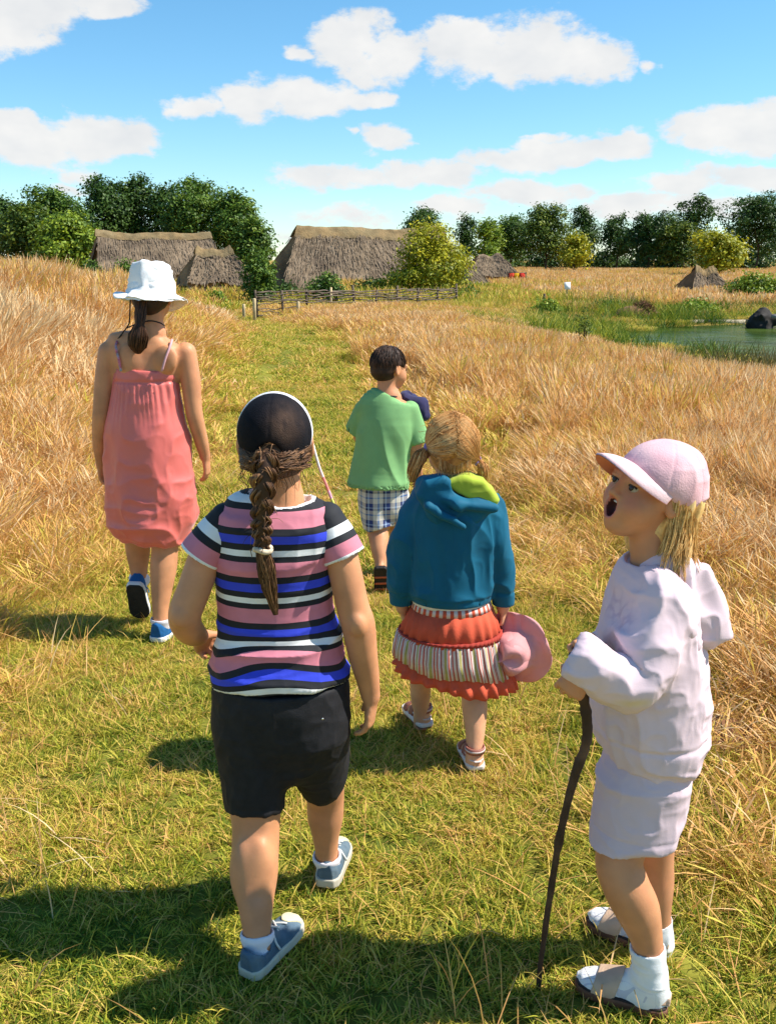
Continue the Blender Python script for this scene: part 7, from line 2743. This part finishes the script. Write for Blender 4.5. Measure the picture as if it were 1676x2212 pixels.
# ------------------------------------------------------------------ the tall girl in the coral dress and white hat
def person_dress():
    o = put_person('tall child in white bucket hat and coral strap dress walking ahead, seen from behind', P(330, 1350, 3.86))
    hc = P(328, 645, 3.88)
    R = frame((-0.06, 1, -0.06))
    s = 0.96
    F = Field((-1.28, 3.60, 0.0), (-.66, 4.16, 1.58), .0052)
    head(F, hc, R, s)
    nb = P(326, 722, 3.86)
    F.put(p_cone(hc + R @ np.array([0, -.02, -.045]), nb, .047, .052), .025)
    F.put(p_loft([R_(722, 296, 358, 3.86, .05), R_(740, 244, 404, 3.86, .062), R_(768, 232, 408, 3.86, .076), R_(830, 248, 386, 3.86, .085), R_(930, 255, 385, 3.86, .085), R_(1040, 245, 400, 3.86, .10), R_(1110, 250, 400, 3.86, .10)]), .025)
    for q in (-1, 1):    # shoulder blades
        F.put(p_ell(P(318 + q * 42, 775, 3.79), (.042, .018, .055)), .03)
    la = [(P(236, 760, 3.86), .043), (P(227, 820, 3.855), .041), (P(221, 880, 3.85), .037), (P(218, 910, 3.855), .0345), (P(216, 960, 3.89), .030), (P(220, 1000, 3.92), .0235)]
    F.put(limb(la), .018)
    hand(F, P(220, 1003, 3.922), P(228, 1036, 3.945) - P(220, 1003, 3.922), (.85, -.35, .0), 1.0, (.42, .62, .5), thumb=1)
    ra = [(P(402, 762, 3.86), .043), (P(412, 820, 3.855), .041), (P(418, 878, 3.85), .036), (P(424, 910, 3.855), .034), (P(436, 955, 3.88), .029), (P(443, 985, 3.90), .0235)]
    F.put(limb(ra), .018)
    hand(F, P(444, 988, 3.902), P(449, 1030, 3.915) - P(444, 988, 3.902), (-.95, .1, .05), 1.0, (.25, .4, .4), thumb=-1)
    ll = [(P(297, 1110, 3.90), .075), (P(298, 1170, 3.93), .056), (P(299, 1195, 3.935), .052), (P(300, 1225, 3.93), .041), (P(302, 1250, 3.915), .034), (P(300, 1262, 3.91), .034)]
    lr = [(P(358, 1110, 3.85), .078), (P(357, 1180, 3.83), .058), (P(354, 1225, 3.81), .057), (P(350, 1270, 3.785), .046), (P(347, 1320, 3.76), .034), (P(348, 1345, 3.755), .034)]
    F.put(limb(ll), .02)
    F.put(limb(lr), .02)
    V, Fc = F.mesh()
    V = relax(V, Fc, 1)
    add('body', V, Fc, SKIN, o, attrs={'sk': .06 * np.abs(vnoise(V, 9, 4))})
    # dress
    coral = mat('coral_viscose', (.70, .150, .125), rough=.45, var=.05, vscale=8, bump=.10, bscale=200, bdist=.003, sheen=0.30, spec=.6)
    b = MATS['coral_viscose'].node_tree.nodes['Principled BSDF']
    b.inputs['Sheen Tint'].default_value = (1, .82, .90, 1)
    b.inputs['Sheen Roughness'].default_value = .35
    G = Field((-1.24, 3.58, .26), (-.72, 4.16, 1.24), .006)
    nd = [R_(800, 247, 386, 3.86, .092), R_(826, 246, 388, 3.86, .096), R_(860, 244, 392, 3.86, .104), R_(920, 239, 400, 3.86, .114), R_(1000, 235, 411, 3.86, .128), R_(1080, 235, 421, 3.86, .140), R_(1135, 239, 427, 3.86, .142), R_(1168, 254, 418, 3.86, .130), R_(1186, 268, 404, 3.855, .115)]
    G.put(p_loft(nd, flat=(True, True)), 0)
    e = nd[-1]
    G.put(p_loft([(e[0], e[1], e[2] + .03, e[3] - .012, e[4] - .012), (e[0], e[1], e[2] - .02, e[3] - .008, e[4] - .008)], flat=(True, True)), 0, 's')
    e = nd[0]
    G.put(p_loft([(e[0], e[1], e[2] - .012, e[3] - .006, e[4] - .007), (e[0], e[1], e[2] + .03, e[3] - .005, e[4] - .006)], flat=(True, True)), 0, 's')
    V, Fc = G.mesh()
    V = relax(V, Fc, 2)
    z1 = nd[1][2]
    be = sstep(z1 + .005, z1 - .03, V[:, 2])
    N_ = vnormals(V, Fc)
    V = V - N_ * (.005 * np.exp(-((V[:, 2] - z1) / .006) ** 2))[:, None]
    ang = np.arctan2(V[:, 1] - 3.86, V[:, 0] - nd[3][0])
    V = V + N_ * (be * .0030 * np.sin(ang * 34 + 2 * np.sin(ang * 5)) * sstep(z1 - .22, z1 - .02, V[:, 2]))[:, None]
    sl_ = V[:, 0] + V[:, 2] * .22
    V = V + N_ * (be * .016 * (1 - 2 * np.abs(vnoise(np.c_[sl_, V[:, 1], V[:, 2] * .30], 9, 95))) * sstep(z1, z1 - .25, V[:, 2]))[:, None]
    V = folds(V, Fc, .012, (6, 6, 11), 97, .75, sstep(.70, .42, V[:, 2]))
    V = folds(V, Fc, .004, (14, 14, 12), 98, .8)
    dr = add('dress', V, Fc, coral, o)
    # straps over the shoulders
    def over(pts, rad, m_, nm, lift=.004):
        V, Fc = tube(catmull(pts, 14), rad, 7)
        add(nm, V, Fc, m_, dr)
    over([P(262, 802, 3.765), P(257, 775, 3.768), P(251, 748, 3.785), P(256, 733, 3.83)], .0055, mat('print_strap', (.30, .32, .38), rough=.8, var=.4, vscale=60, col2=(.60, .12, .16), mix_scale=40), 'strap')
    over([P(350, 802, 3.762), P(358, 775, 3.765), P(368, 748, 3.785), P(372, 734, 3.83)], .0050, mat('pink_strap', (.62, .34, .36), rough=.8), 'strap')
    # hat cord
    cord = mat('dark_cord', (.03, .022, .018), rough=.8)
    V, Fc = tube(catmull([hc + R @ np.array([-.075, -.045, .01]), P(281, 680, 3.80), P(279, 700, 3.80), P(268, 716, 3.81), P(256, 732, 3.815)], 16), .0030, 6)
    add('hat_cord', V, Fc, cord, o)
    V, Fc = tube(catmull([P(276, 708, 3.82), P(300, 698, 3.805), P(325, 693, 3.795), P(345, 697, 3.80), P(356, 703, 3.82)], 16), .0028, 6)
    add('neck_cord', V, Fc, cord, o)
    # bucket hat
    white = mat('white_hat_cotton', (.80, .80, .80), rough=.9, var=.03, bump=.2, bscale=150, bdist=.003)
    Rh = R @ np.array(Matrix.Rotation(math.radians(3), 3, 'Y')) @ np.array(Matrix.Rotation(math.radians(-6), 3, 'X'))
    pro = [(.001, .150), (.034, .150), (.056, .145), (.070, .132), (.080, .106), (.086, .070), (.091, .036), (.094, .028), (.108, .014), (.124, .002), (.138, -.006), (.1405, -.009), (.137, -.010), (.122, -.003), (.104, .009), (.089, .024), (.083, .060), (.074, .130), (.06, .140), (.001, .143)]
    pro = [(max(.001, r_ * 1.04), h) for r_, h in catmull(pro, 90)]
    V, Fc = lathe(pro, 110, Rh, hc + R @ np.array([0, -.016, -.006]), lambda a, r_, i: np.clip((r_ - .095) / .045, 0, 1) * (.012 * np.cos(2 * a + .4) + .006 * np.sin(3 * a + 1) + .022 * np.exp(-((np.mod(a - 3.25 + np.pi, 2 * np.pi) - np.pi) / .35) ** 2)))
    V = folds(V, Fc, .0075, (10, 10, 26), 99, .8)
    V = folds(V, Fc, .003, (24, 24, 40), 101, .7)
    hat = add('bucket_hat', V, Fc, white, o)
    # ponytail
    hm = hair_mat('dark_brown_hair', (.014, .008, .006), (.045, .020, .012), (.20, .085, .035))
    G = Field(hc - .14, hc + .12, .0045)
    G.put(p_ell(hc + R @ np.array([0, -.022, .018]) * s, (.078, .090, .078), R), 0)
    G.put(p_ell(hc + R @ np.array([-.006, -.070, -.028]) * s, (.048, .038, .038), R), .03)
    G.cut(hc + R @ np.array([0, .03, 0]), R @ np.array([0, 1, 0]))
    G.cut(hc + R @ np.array([0, -.04, .012]), R @ np.array([0, -.35, 1]))
    V, Fc = G.mesh()
    add('hair', relax(V, Fc, 1), Fc, hm, o, attrs={'hv': np.clip(.3 + .2 * fbm(V, 50, 2, 3), 0, 1)})
    tp = [hc + R @ np.array([-.018, -.105, -.006]), P(304, 678, 3.755), P(302, 700, 3.745), P(300, 725, 3.745), P(298, 748, 3.755), P(300, 764, 3.765)]
    b_ = bundle(tp, [.020, .022, .018, .038, .034, .006], 300, 16, 5, .6, .0015, frizz=.16)
    hair_tubes('ponytail', b_, .0024, hm, o, 31)
    V, Fc = tube(catmull(tp, 16), np.interp(np.linspace(0, 1, 16), np.linspace(0, 1, 6), [.014, .014, .012, .022, .020, .004]), 8)
    add('ponytail_core', V, Fc, hm, o, attrs={'hv': np.full(len(V), .15)})
    # shoes
    blue = mat('blue_canvas', (.010, .10, .27), rough=.8, var=.15, vscale=30, bump=.2, bscale=250, bdist=.002)
    wr = mat('white_rubber', (.76, .74, .70), rough=.6, var=.06)
    tr = mat('black_tread', (.020, .020, .024), rough=.8, var=.2, vscale=40, bump=.5, bscale=80)
    lc = mat('blue_lace', (.03, .26, .42), rough=.8)
    L = .225
    for an, fw, up in ((P(300, 1258, 3.91), (-.06, .50, -.86), (0, .86, .5)), (P(349, 1348, 3.755), (.24, 1, -.02), (0, 0, 1))):
        Rf = frame(fw, up)
        heel = an - Rf @ np.array([0, .24 * L, .28 * L])
        sh = bpy.data.objects.new('shoe', None)
        sh.location = [float(x) for x in (heel - np.array(o.location))]
        link(sh, o)
        sneaker(sh, L, Rf, heel, blue, wr, tr, wr, .0035, laces=lc)
        add('sock', *sock(an + Rf[:, 2] * .030, an, heel + Rf @ np.array([0, .26 * L, .18 * L]), .0385), mat('white_sock', None), o)


person_teal()
person_green()
person_dress()
